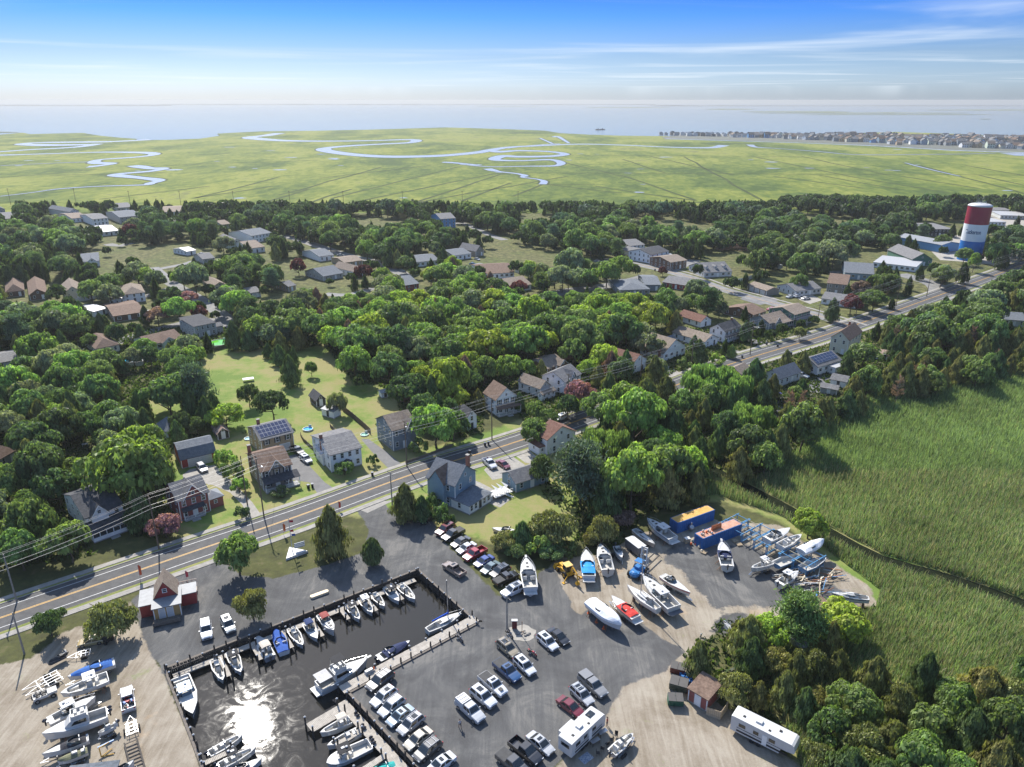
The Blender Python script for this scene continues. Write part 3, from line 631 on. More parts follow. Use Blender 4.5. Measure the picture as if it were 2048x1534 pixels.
def _win(w, h, two):
 fr = MB(); t = 0.09
 for c, d in (((0, 0, h / 2 - t / 2), (w, .08, t)), ((0, 0, -h / 2 + t / 2), (w + .1, .12, t)), ((-w / 2 + t / 2, 0, 0), (t, .08, h - 2 * t)), ((w / 2 - t / 2, 0, 0), (t, .08, h - 2 * t)), ((0, 0, 0), (w - 2 * t, .06, .06))): fr.box(c, d)
 pn = MB(); pn.box((0, 0.01, 0), (w - 2 * t, .03, h - 2 * t))
 return fr.mesh('window_frame', M_TRIM), pn.mesh('pane', M_GLASS)
WINS = {k: _win(*k, True) for k in [(0.95, 1.5), (1.6, 1.3), (0.8, 0.9), (2.4, 1.5)]}
HOUSES = []
def window(root, x, y, z, ang, size=(0.95, 1.5), shut=False, detail=True):
 f, p = WINS[size]
 o = put('window', f, root, (x, y, z), ang); put('pane', p, o)
 if shut:
  for s_ in (-1, 1):
   m_ = MB(); m_.box((s_ * (size[0] / 2 + .22), 0, 0), (.32, .05, size[1])); put('shutter', m_.mesh('shutter', M_SHUT), o)
def slab(m_, pts, t):
 P_ = [Vector(p) for p in pts]; nrm = (P_[1] - P_[0]).cross(P_[2] - P_[0]).normalized()
 if nrm.z < 0: P_ = P_[::-1]; nrm = -nrm
 n = len(P_); lo = [p for p in P_]; hi = [p + Vector((0, 0, t)) for p in P_]
 m_.add([tuple(p) for p in lo + hi], [tuple(range(n - 1, -1, -1)), tuple(range(n, 2 * n))] + [(i, (i + 1) % n, n + (i + 1) % n, n + i) for i in range(n)])
def gable_body(m_, x0, x1, y0, y1, z0, z1, rise, axis):
 a = [(x0, y0), (x1, y0), (x1, y1), (x0, y1)]
 m_.add([(x, y, z0) for x, y in a] + [(x, y, z1) for x, y in a], [(0, 1, 5, 4), (1, 2, 6, 5), (2, 3, 7, 6), (3, 0, 4, 7), (4, 5, 6, 7)])
 if rise:
  if axis == 'x':
   ym = (y0 + y1) / 2
   for x in (x0, x1): m_.add([(x, y0, z1), (x, y1, z1), (x, ym, z1 + rise - .03)], [(0, 1, 2) if x == x1 else (2, 1, 0)])
  else:
   xm = (x0 + x1) / 2
   for y in (y0, y1): m_.add([(x0, y, z1), (x1, y, z1), (xm, y, z1 + rise - .03)], [(0, 1, 2) if y == y0 else (2, 1, 0)])
def gable_roof(m_, x0, x1, y0, y1, z, rise, axis, ov=0.4, t=0.14):
 if axis == 'x':
  ym = (y0 + y1) / 2; k = rise / (ym - y0)
  slab(m_, [(x0 - ov, y0 - ov, z - ov * k), (x1 + ov, y0 - ov, z - ov * k), (x1 + ov, ym, z + rise), (x0 - ov, ym, z + rise)], t)
  slab(m_, [(x0 - ov, y1 + ov, z - ov * k), (x1 + ov, y1 + ov, z - ov * k), (x1 + ov, ym, z + rise), (x0 - ov, ym, z + rise)], t)
 else:
  xm = (x0 + x1) / 2; k = rise / (xm - x0)
  slab(m_, [(x0 - ov, y0 - ov, z - ov * k), (xm, y0 - ov, z + rise), (xm, y1 + ov, z + rise), (x0 - ov, y1 + ov, z - ov * k)], t)
  slab(m_, [(x1 + ov, y0 - ov, z - ov * k), (xm, y0 - ov, z + rise), (xm, y1 + ov, z + rise), (x1 + ov, y1 + ov, z - ov * k)], t)
def hip_roof(m_, x0, x1, y0, y1, z, rise, ov=0.4, t=0.14):
 w = x1 - x0; d = y1 - y0; x0 -= ov; x1 += ov; y0 -= ov; y1 += ov; k = min(w, d) / 2 + ov; zb = z - ov * rise / max(k, .1)
 ym = (y0 + y1) / 2; xm = (x0 + x1) / 2
 if w >= d: r0 = (x0 + k, ym, z + rise); r1 = (x1 - k, ym, z + rise)
 else: r0 = (xm, y0 + k, z + rise); r1 = (xm, y1 - k, z + rise)
 c = [(x0, y0, zb), (x1, y0, zb), (x1, y1, zb), (x0, y1, zb)]
 if w >= d: fs = [[c[0], c[1], r1, r0], [c[1], c[2], r1], [c[2], c[3], r0, r1], [c[3], c[0], r0]]
 else: fs = [[c[0], c[1], r0], [c[1], c[2], r1, r0], [c[2], c[3], r1], [c[3], c[0], r0, r1]]
 for q in fs: slab(m_, q, t)
def house(name, label, A, B, D, h=2.8, rise=1.8, ridge='x', wall='white', roof='grey', cat='house', front='', depth=None, group=None, wins=None, storeys=None,
          cross=None, dormers=0, chimney=None, solar=None, porch=None, wing=None, garage=0, shut=False, side=True, gambrel=False, door=True, px=True):
 if px: A = G(*A); B = G(*B); D = G(*D) if D is not None else None
 ang = math.atan2(B.y - A.y, B.x - A.x); W = (B - A).length
 if depth is None: depth = abs((D - A).x * -math.sin(ang) + (D - A).y * math.cos(ang))
 depth = max(depth, 2.0)
 root = thing(name, label, cat, (A.x, A.y, 0), ang, group)
 HOUSES.append((A.x, A.y, ang, W, depth, h + rise))
 st = storeys or max(1, int(round(h / 2.7))); far_ = (A - Vector((0, 0, 0))).length > 330
 m_ = MB(); m_.m(0); gable_body(m_, 0, W, 0, depth, 0, h, 0 if ridge in ('hip', 'flat', 'shed') or gambrel else rise, 'x' if ridge == 'x' else 'y')
 if gambrel:
  for x in (0, W): m_.add([(x, 0, h), (x, depth, h), (x, depth * .8, h + rise * .65), (x, depth / 2, h + rise - .03), (x, depth * .2, h + rise * .65)], [(0, 1, 2, 3, 4) if x else (4, 3, 2, 1, 0)])
 m_.m(1).box((W / 2, depth / 2, 0.15), (W + .06, depth + .06, 0.3)); m_.m(2)
 for x, y in ((0, 0), (W, 0), (W, depth), (0, depth)): m_.box((x, y, h / 2 + .1), (0.16, 0.16, h - .3))
 m_.build('wall', [WALL[wall], M_CONC, M_TRIM], root)
 m_ = MB()
 if gambrel:
  for s_ in (0, 1):
   f = lambda y: depth - y if s_ else y
   slab(m_, [(-.3, f(-.25), h - .1), (W + .3, f(-.25), h - .1), (W + .3, f(depth * .2), h + rise * .68), (-.3, f(depth * .2), h + rise * .68)], .12)
   slab(m_, [(-.3, f(depth * .2), h + rise * .68), (W + .3, f(depth * .2), h + rise * .68), (W + .3, depth / 2, h + rise), (-.3, depth / 2, h + rise)], .12)
 elif ridge in ('x', 'y'): gable_roof(m_, 0, W, 0, depth, h, rise, ridge)
 elif ridge == 'hip': hip_roof(m_, 0, W, 0, depth, h, rise)
 elif ridge == 'shed': slab(m_, [(-.3, -.3, h + .05), (W + .3, -.3, h + .05), (W + .3, depth + .3, h + rise), (-.3, depth + .3, h + rise)], .15)
 else: m_.box((W / 2, depth / 2, h + .1), (W + .5, depth + .5, .2))
 ro = m_.build('roof', ROOF[roof], root)
 if cross:
  cx, cw, crs = cross[0] * W, cross[1], cross[2]; pj = cross[3] if len(cross) > 3 else 0.25
  yb = min(depth / 2, 0 + (crs / max(rise, .1)) * depth / 2) if ridge in ('x',) else depth / 2
  m_ = MB(); gable_body(m_, cx - cw / 2, cx + cw / 2, -pj, .3, .1 if pj > .5 else h - .3, h + .02, crs, 'y'); m_.build('gable', WALL[wall], root)
  m_ = MB(); gable_roof(m_, cx - cw / 2, cx + cw / 2, -pj, yb - .3, h + .04, crs, 'y', ov=.35); m_.build('gable_roof', ROOF[roof], root)
  window(root, cx, -pj - .04, h + crs * .32, 0, (0.8, 0.9))
  for s_ in (-1, 1):
   m_ = MB(); m_.tube((cx + s_ * (cw / 2 + .35), -pj - .38, h - .35 * crs / (cw / 2) + .02), (cx, -pj - .38, h + crs + .05), 0.09, 4); m_.build('bargeboard', M_TRIM, root)
 if ridge == 'y' and not gambrel:
  window(root, W / 2, -.04, h + rise * .3, 0, (0.8, 0.9))
 if ridge == 'x' and rise > 1.6 and side and not gambrel:
  for x, a in ((0, -math.pi / 2), (W, math.pi / 2)): window(root, x + (-.04 if x == 0 else .04), depth / 2, h + rise * .3, a, (0.8, 0.9))
 sz = (0.95, 1.5) if W / max(st, 1) < 12 else (1.6, 1.3)
 nf = wins if wins is not None else max(1, int(W / 2.6))
 for s_ in range(st):
  zc = (s_ + .5) * h / st + .25
  for i in range(nf):
   x = W * (i + .5) / nf
   if garage and s_ == 0: continue
   if door and s_ == 0 and i == nf // 2:
    d_ = MB(); d_.m(0).box((0, 0, 1.05), (1.15, .08, 2.2)); d_.m(1).box((0, -.03, 1.02), (.92, .06, 2.0)); d_.build('door', [M_TRIM, M_SHUT if wall == 'white' else M_TRIM], root, (x, -.04, .3)); continue
   window(root, x, -.04, zc, 0, sz, shut)
  nb = max(1, int(depth / 3.2)) if side else 0
  for i in range(nb):
   y = depth * (i + .5) / nb
   window(root, -.04, y, zc, -math.pi / 2, (0.95, 1.5)); window(root, W + .04, y, zc, math.pi / 2, (0.95, 1.5))
  if not far_:
   for i in range(nf): window(root, W * (i + .5) / nf, depth + .04, zc, math.pi, (0.95, 1.5))
 for i in range(garage):
  gw = min(2.8, W / (garage + .4)); x = W * (i + .7) / (garage + .4) if not door else W * (i + 1) / (garage + .8)
  g_ = MB(); g_.m(0).box((0, 0, 1.15), (gw + .2, .08, 2.35)); g_.m(1)
  for k in range(4): g_.box((0, -.04, .32 + k * .55), (gw, .05, .5))
  g_.build('garage_door', [M_TRIM, M_CAP], root, (x, -.04, .02))
 for i in range(dormers):
  x = W * (i + .5) / dormers; w_ = 1.5; yd = depth * .16; zb = h + rise * .3; zr = zb + 1.25
  m_ = MB(); gable_body(m_, x - w_ / 2, x + w_ / 2, yd, depth * .42, h + .1, zr, .55, 'y'); dd = m_.build('dormer', WALL[wall], root)
  m_ = MB(); gable_roof(m_, x - w_ / 2, x + w_ / 2, yd, depth * .45, zr + .02, .55, 'y', ov=.2, t=.1); m_.build('roof', ROOF[roof], dd)
  f, p = WINS[(0.8, 0.9)]; put('window', f, dd, (x, yd - .04, zb + .7)); put('pane', p, dd, (x, yd - .03, zb + .7))
 if chimney:
  c = MB(); x, y, hh = chimney[0] * W, chimney[1] * depth, chimney[2]; c.m(0).box((x, y, hh / 2 + h * .5), (.75, .75, hh)); c.m(1).box((x, y, h * .5 + hh + .05), (.9, .9, .12)); c.build('chimney', [M_BRICK, M_CONC], root)
 if solar:
  rows, cols, u0, u1, v0, v1 = solar[:6]
  for r_ in range(rows):
   for c_ in range(cols):
    def sp_(u, v):
     if ridge == 'x': return Vector((W * u, depth / 2 * v, h + rise * v + .24))
     return Vector((W / 2 * v if len(solar) < 7 else W - W / 2 * v, depth * u, h + rise * v + .24))
    a0 = u0 + (u1 - u0) * c_ / cols; a1 = u0 + (u1 - u0) * (c_ + .97) / cols; b0 = v0 + (v1 - v0) * r_ / rows; b1 = v0 + (v1 - v0) * (r_ + .97) / rows
    q = [sp_(a0, b0), sp_(a1, b0), sp_(a1, b1), sp_(a0, b1)]; cc = sum(q, Vector()) / 4
    m_ = MB(); m_.m(0); slab(m_, [p - cc for p in q], .05); q2 = [(p - cc) * .94 + Vector((0, 0, .055)) for p in q]
    m_.m(1).add([tuple(p) for p in q2], [(0, 1, 2, 3) if (q2[1] - q2[0]).cross(q2[2] - q2[0]).z > 0 else (3, 2, 1, 0)]); m_.build('solar_panel', [M_SOLF, M_SOLAR], root, tuple(cc))
 if porch:
  a, b, pd, ph, prf, enc = porch; a *= W; b *= W
  m_ = MB(); slab(m_, [(a - .25, -pd - .3, ph), (b + .25, -pd - .3, ph), (b + .25, -.02, ph + pd * .38), (a - .25, -.02, ph + pd * .38)], .12); m_.build('porch_roof', ROOF[prf], root)
  m_ = MB(); m_.box(((a + b) / 2, -pd / 2, .3), (b - a, pd, .35)); m_.box(((a + b) / 2, -pd - .5, .1), (1.8, .9, .2)); m_.build('porch_floor', M_STEP, root)
  n = max(2, int((b - a) / 2.2));
  if enc:
   m_ = MB()
   for (c, d) in ((((a + b) / 2, -pd, .85), (b - a, .1, .85)), (((a + b) / 2, -pd, ph - .12), (b - a, .12, .3)), ((a, -pd / 2, .85), (.1, pd - .1, .85)), ((b, -pd / 2, .85), (.1, pd - .1, .85)), ((a, -pd / 2, ph - .05), (.1, pd - .1, .3)), ((b, -pd / 2, ph - .05), (.1, pd - .1, .3))): m_.box(c, d)
   m_.build('porch_wall', WALL[wall], root); n = max(3, int((b - a) / 1.3))
  for i in range(n + 1):
   x = a + (b - a) * i / n; m_ = MB(); m_.box((0, 0, (ph + .45) / 2), (.14, .14, ph - .5)); m_.build('porch_post', M_TRIM, root, (x, -pd, .1))
   if enc and i < n:
    m_ = MB(); m_.box((0, 0, 0), ((b - a) / n - .14, .04, ph - 1.55)); m_.build('pane', M_GLASS, root, (x + (b - a) / n / 2, -pd + .01, 1.28 + (ph - 1.55) / 2))
  if not enc:
   m_ = MB(); m_.box(((a + b) / 2, -pd, 1.25), (b - a, .06, .08)); m_.box(((a + b) / 2, -pd, .6), (b - a, .06, .06))
   for i in range(int((b - a) / .3)): m_.box((a + .15 + i * .3, -pd, .92), (.05, .05, .6))
   m_.build('railing', M_TRIM, root)
 if wing:
  for w_ in (wing if isinstance(wing, list) else [wing]):
   x0, x1, y0, y1, wh, wr, ax, wa, rf = w_
   m_ = MB(); gable_body(m_, x0, x1, y0, y1, 0, wh, wr if ax in 'xy' and ax != '' else 0, ax if ax in ('x', 'y') else 'x'); m_.build('wing_wall', WALL[wa], root)
   m_ = MB()
   if ax in ('x', 'y'): gable_roof(m_, x0, x1, y0, y1, wh, wr, ax, ov=.3)
   elif ax == 'h': hip_roof(m_, x0, x1, y0, y1, wh, wr, ov=.3)
   else: m_.box(((x0 + x1) / 2, (y0 + y1) / 2, wh + .1), (x1 - x0 + .4, y1 - y0 + .4, .18))
   m_.build('wing_roof', ROOF[rf], root)
   for i in range(max(1, int((x1 - x0) / 1.8))): window(root, x0 + (x1 - x0) * (i + .5) / max(1, int((x1 - x0) / 1.8)), y0 - .04, 1.6, 0, (0.8, 0.9))
   for s_ in ((x0, -1), (x1, 1)): window(root, s_[0] + s_[1] * .04, (y0 + y1) / 2, 1.6, s_[1] * math.pi / 2, (0.8, 0.9))
 return root
HW = 'houses along the highway'
house('colonial_house', 'white two-storey colonial house with grey roof, arched door hood and brick chimney beside the highway', (664, 946), (724, 930), (631, 905), 5.2, 1.9, 'x', 'white', 'grey', chimney=(.02, .5, 5.6), group=HW, wins=4, wing=[(-.5, 4.0, 5.2, 10.5, 3.4, 1.2, 'y', 'white', 'white'), (3.3, 5.0, -1.0, 0.0, 2.4, .5, 'y', 'white', 'dark')])
house('garage_house', 'tan two-storey house with two white garage doors and blue solar panels filling its front roof', (526, 914), (589, 897), (503, 886), 5.0, 2.0, 'x', 'tan', 'grey', chimney=(.25, .75, 5.2), wins=3, garage=2, shut=True, solar=(3, 8, .03, .97, .08, .92), group=HW, door=False)
house('farmhouse', 'dark brown shingled farmhouse with cross gable and open porch behind the utility pole', (528, 982), (586, 966), (506, 943), 5.4, 2.4, 'x', 'stone', 'brown', cross=(.5, 3.4, 2.3), porch=(.0, 1.15, 2.3, 2.7, 'dark', False), wins=3, shut=True, group=HW, chimney=(.0, .8, 6))
house('gabled_house', 'red brick house with steep white-trimmed centre gable and side sunroom', (363.5, 1043), (421.5, 1023), (343, 1012), 5.4, 2.6, 'x', 'red', 'grey', cross=(.5, 4.4, 3.0), wins=3, group=HW, wing=(6.6, 10.2, 1.0, 5.2, 2.6, 1.1, 'h', 'red', 'metal'), porch=(.08, .78, 1.1, 2.7, 'dark', False))
house('victorian_house', 'white house with several dark gables and long glazed front porch half hidden by trees', (181, 1076), (252, 1050), (160, 1020), 5.2, 2.6, 'x', 'white', 'dark', cross=(.35, 3.4, 2.2, .8), porch=(-.02, 1.1, 3.2, 2.6, 'dark', True), group=HW, wins=3)
house('gambrel_garage', 'red garage with slate gambrel roof, small white door and two arched cream garage doors', (365, 938), (433, 921.6), (352, 912), 2.6, 3.0, 'x', 'barn', 'slate', 'garage', gambrel=True, garage=2, door=True, wins=1, side=False)
house('hip_roof_barn', 'low red outbuilding with weathered grey hipped roof under the big oaks', (300, 876), (346, 879), (266, 850), 2.6, 2.4, 'hip', 'barn', 'slate', 'barn', wins=2)
house('old_shed', 'small shed with rusty patched roof among shrubs', (437, 881), (459, 876), (425, 866), 2.2, 1.3, 'y', 'dark', 'rust', 'shed', wins=1, side=False)
house('marina_house', 'slate-blue house with steep crossing gables beside the marina drive', (911, 1018), (951, 988), (873, 989), 6.4, 3.2, 'y', 'blue', 'slate', wins=2, group=HW, chimney=(.98, .25, 7), wing=(-.9, 5.4, 2.6, 6.8, 6.4, 2.9, 'x', 'blue', 'brown'))
house('sunroom', 'low grey-roofed sunroom with white framed screens and sail-shaded deck behind the slate-blue house', (939, 1031), (981, 1005), (915, 1005), 2.7, 1.0, 'hip', 'white', 'slate', 'sunroom', wins=5, side=True, wing=(6.2, 9.0, .5, 7, 1.0, 0, '', 'white', 'metal'))
house('long_garage', 'long low blue-grey garage with pale grey gable roof beside two parked cars', (1032, 986), (1096, 965), (998, 968), 2.8, 1.7, 'x', 'blue', 'grey', 'garage', wins=3)
house('brown_roof_house', 'white house with reddish-brown roof and teal gable beside the highway', (1094, 911), (1149, 893), (1073, 898), 4.8, 2.7, 'y', 'white', 'red', wins=2, group=HW, wing=(-1.8, 0, 1, 6, 2.6, .6, 'h', 'white', 'red'))
house('grey_victorian', 'grey-blue three-storey Victorian house with steep brown cross gable roof next to the gravel drive', (787.5, 903), (833, 890), (757, 878), 6.4, 2.6, 'x', 'slate', 'tan', cross=(.75, 2.6, 2.4, .9), wins=3, group=HW)
house('white_gable_house', 'white gable-fronted house with shuttered windows and porch below the pole crossarm', (992, 832), (1033, 822), (963, 818), 5.4, 3.2, 'y', 'white', 'brown', porch=(0, 1.05, 1.8, 2.6, 'brown', False), wins=3, shut=True, group=HW)
house('hidden_porch_house', 'narrow white house glimpsed between trees left of the shuttered gable house', (935, 862), (953, 857), (925, 850), 4.6, 1.8, 'y', 'white', 'dark', wins=1)
house('small_tan_house', 'small pale blue gabled house with tan roof between trees', (1080, 797), (1099, 790), (1063, 772), 3.6, 2.0, 'y', 'pale', 'tan', wins=1, group=HW, wing=(-1, 5, -2, 0, 2.2, .6, 'x', 'white', 'tan'))
house('white_cross_house', 'white house with dark crossing roofs beside the pink flowering tree', (1128, 790), (1160, 774), (1105, 768), 4.8, 2.4, 'x', 'white', 'grey', cross=(.5, 3, 2.2), wins=3, group=HW)
house('flat_bungalow', 'brown bungalow with pale sunlit roof in the woods', (1095, 752), (1130, 738), (1068, 733), 2.8, 1.6, 'x', 'brown', 'tan', cross=(.75, 4, 1.6, 1.2), wins=3)
house('ivy_house', 'white house with red-brown roof half covered in ivy', (1262, 750), (1291, 738), (1236, 722), 4.0, 2.6, 'y', 'white', 'red', wins=2, group=HW)
house('cape_house', 'large white house with brown chimney, shed dormer and sidewalk to the highway', (1326, 724), (1369, 709), (1289, 707), 3.6, 3.8, 'y', 'white', 'tan', chimney=(-.02, .15, 6.2), wins=4, group=HW, wing=(9, 13, 3, 9, 3.2, 3.2, 'x', 'white', 'slate'))
house('small_white_ranch', 'low white house with tan roof behind the evergreen by the highway', (1408, 697), (1434, 689), (1380, 668), 2.9, 1.9, 'y', 'white', 'tan', wins=2, group=HW)
house('black_roof_colonial', 'white gambrel-ended house with black roof and black shutters facing the highway', (1448, 687), (1479, 676), (1430, 675), 5.0, 2.2, 'x', 'white', 'dark', chimney=(.85, .5, 5.6), wins=4, shut=True, porch=(.0, 1.0, .9, 2.7, 'dark', False), group=HW)
house('red_roof_cottage', 'white cottage with red-brown roof tucked behind trees', (1400, 656), (1421, 651), (1368, 640), 2.8, 1.9, 'y', 'white', 'red', wins=1)
house('grey_bungalow', 'grey craftsman bungalow with deep porch and tan roof', (1537, 661), (1575, 651), (1520, 645), 3.2, 2.2, 'x', 'slate', 'tan', cross=(.35, 3.5, 1.9, 1.0), porch=(.5, 1.1, 1.8, 2.5, 'tan', True), group=HW, wins=3)
house('brown_roof_ranch', 'dark brown roofed ranch beside the red car', (1505, 642), (1530, 634), (1475, 620), 2.8, 2.0, 'x', 'brown', 'brown', wins=3)
house('green_house', 'dark green two-storey house with white-trimmed porch near the junction', (1586, 652), (1617, 643), (1562, 632), 5.0, 1.9, 'x', 'green', 'tan', porch=(0, 1, 2, 2.6, 'grey', False), wins=3, group=HW)
house('cream_victorian', 'cream two-and-a-half-storey house with tan roof across from the green house', (1658, 705), (1692, 712), (1700, 690), 6.4, 2.8, 'y', 'cream', 'brown', wins=2, group=HW, chimney=(.3, .9, 6.5))
house('solar_ranch', 'white ranch house with dark solar panels and white-roofed sun porch', (1633, 752), (1679, 737), (1592, 739), 3.4, 2.2, 'x', 'white', 'grey', solar=(3, 7, .05, .95, .2, .95), wins=4, wing=(6, 11, -3, 0, 2.6, 0, '', 'white', 'white'))
house('grey_roof_cottage', 'pale cottage with dark grey roof and rear deck stairs beside the solar ranch', (1557, 775), (1598, 760), (1535, 762), 3.2, 2.4, 'x', 'pale', 'slate', wins=4)
house('white_garage', 'white garage with low brown-grey roof behind the solar ranch', (1660, 772), (1690, 778), (1680, 752), 2.6, 1.2, 'x', 'white', 'grey', 'garage', wins=1, depth=5)
house('grey_shed', 'low grey-roofed shed in front of the white garage', (1640, 786), (1672, 792), (1660, 775), 2.2, .8, 'x', 'grey', 'grey', 'shed', wins=1, depth=4, side=False)
house('hidden_brown_house', 'brown-roofed cottage showing above the feathery trees by the highway', (1480, 762), (1500, 752), (1455, 752), 2.6, 1.6, 'x', 'cream', 'tan', wins=2)
mo = house('marina_office', 'red marina shop with steep grey gable roof, ochre annex and two white doors', (311, 1243), (364, 1231), (301, 1216), 2.7, .25, 'shed', 'ply', 'metal', 'shop', wins=0, side=False, door=False)
for x_ in (1.35, 2.75):
 d_ = MB(); d_.m(0).box((0, 0, 1.05), (1.15, .08, 2.2)); d_.m(1).box((0, -.03, 1.02), (1.0, .06, 2.05)); d_.build('door', [M_TRIM, M_CAP], mo, (x_, -.05, .35))
m_ = MB(); m_.box((2.0, -1.0, .35), (4.6, 1.9, .12)); m_.build('deck', M_PILE, mo)
m_ = MB(); m_.box((2.0, -1.95, .95), (4.6, .08, .1)); m_.box((2.0, -1.95, .62), (4.6, .05, .5)); m_.build('deck_rail', M_PILE, mo)
MO_A, MO_ANG = Vector(mo.location), mo.rotation_euler.z
def mo_box(name, x0, x1, y0, y1, h, rise, ax, wa, rf):
 m_ = MB(); gable_body(m_, x0, x1, y0, y1, 0, h, rise if ax else 0, ax or 'x'); m_.build(name + '_wall', WALL[wa], mo)
 m_ = MB(); (gable_roof(m_, x0, x1, y0, y1, h, rise, ax, ov=.25) if ax else m_.box(((x0 + x1) / 2, (y0 + y1) / 2, h + .1), (x1 - x0 + .4, y1 - y0 + .4, .16))); m_.build(name + '_roof', ROOF[rf], mo)
mo_box('tower', 0.2, 4.0, 2.75, 7.2, 3.3, 3.0, 'y', 'barn', 'tan')
mo_box('left_annex', -2.4, .15, 2.0, 7.0, 2.5, 0, '', 'barn', 'metal')
mo_box('right_annex', 4.05, 7.2, 2.9, 6.0, 2.5, 0, '', 'barn', 'metal')
window(mo, 2.1, 2.7, 4.4, 0, (0.8, 0.9))
m_ = MB(); m_.box((5.6, 7.6, .5), (3.4, 2.8, .12)); [m_.box((4.0 + i * .8, 9.0, 1.0), (.08, .08, 1.0)) for i in range(5)]; m_.box((5.6, 9.0, 1.5), (3.4, .1, .1)); m_.build('patio_deck', M_DECK, mo)
LN = 'houses of the left neighbourhood'
house('cream_ranch', 'cream ranch house with brown roof and white ramp facing the field', (301, 706), (366, 690), (283, 690), 3.2, 2.0, 'x', 'mint', 'brown', cross=(.55, 5, 1.7, 1.6), wins=5, group=LN)
house('flat_roof_house', 'grey two-storey house with dark shed roof beside the green pool', (392, 678), (434, 669), (378, 660), 5.0, .8, 'shed', 'grey', 'dark', wins=4, group=LN, wing=(8.5, 12, 1, 6, 3, .9, 'x', 'grey', 'grey'))
house('brown_hip_house', 'brown-roofed house beside the fenced blue pool', (195, 712), (240, 703), (175, 690), 3.0, 2.2, 'hip', 'cream', 'brown', wins=3, group=LN)
house('tan_roof_two_storey', 'white two-storey house with tan hipped roof and white-roofed porch', (250, 608), (292, 603), (240, 592), 4.6, 2.2, 'hip', 'white', 'tan', wins=3, group=LN, wing=(-6, 0, 0, 6, 2.8, .6, 'h', 'white', 'white'))
house('tan_gable_house', 'beige house with tan gable roof left of the long white fence', (132, 600), (166, 596), (125, 582), 3.4, 2.8, 'y', 'cream', 'tan', wins=2, group=LN)
house('brown_roof_house', 'brown-roofed house at the left by two rounded evergreens', (15, 596), (50, 592), (10, 575), 3.0, 2.6, 'hip', 'brown', 'brown', wins=2, group=LN)
house('brown_long_house', 'long dark brown roofed house behind the rounded tree at left', (62, 602), (96, 598), (60, 575), 3.0, 2.4, 'y', 'brown', 'brown', wins=2, group=LN)
house('carport_house', 'low brown-roofed house with pale carport under spreading trees', (230, 645), (290, 636), (215, 620), 2.8, 1.4, 'x', 'brown', 'brown', wins=3, group=LN, wing=(10, 15, -3, 3, 2.4, 0, '', 'white', 'metal'))
house('white_flat_shed', 'low house with bright white roof left of the carport house', (190, 635), (215, 628), (185, 618), 2.7, .9, 'x', 'white', 'white', wins=2)
house('white_wing_house', 'white house with grey roof and dark shrubs behind the conifer row', (166, 536), (200, 533), (150, 520), 3.4, 2.2, 'x', 'white', 'slate', cross=(.6, 5, 1.9, 1.2), wins=3, group=LN)
house('green_gable_house', 'pale green house with grey gable roof among tall trees at centre left', (462, 500), (488, 497), (450, 487), 4.4, 2.2, 'y', 'mint', 'grey', wins=2, group=LN)
house('white_small_garage', 'small white garage beside two cars at the bend', (375, 512), (392, 509), (370, 503), 2.8, 1.2, 'x', 'white', 'white', 'garage', wins=1)
house('grey_roof_small', 'small house with grey roof below the parked white car', (407, 528), (430, 525), (400, 518), 2.8, 1.8, 'x', 'grey', 'grey', wins=2, group=LN)
house('tan_roof_corner', 'tan-roofed house by the street corner behind the dark tree', (428, 584), (455, 580), (420, 570), 2.8, 1.8, 'y', 'cream', 'tan', wins=2, group=LN)
house('edge_house', 'long grey-roofed house at the left edge in the trees', (0, 742), (42, 734), (-8, 722), 3.0, 1.2, 'x', 'pale', 'grey', wins=3, group=LN)
house('left_brown_roof', 'house with reddish-brown roof at the left edge above the wooded slope', (2, 940), (36, 920), (-10, 905), 3.2, 2.6, 'hip', 'grey', 'brown', wins=2)
MN = 'houses of the middle streets'
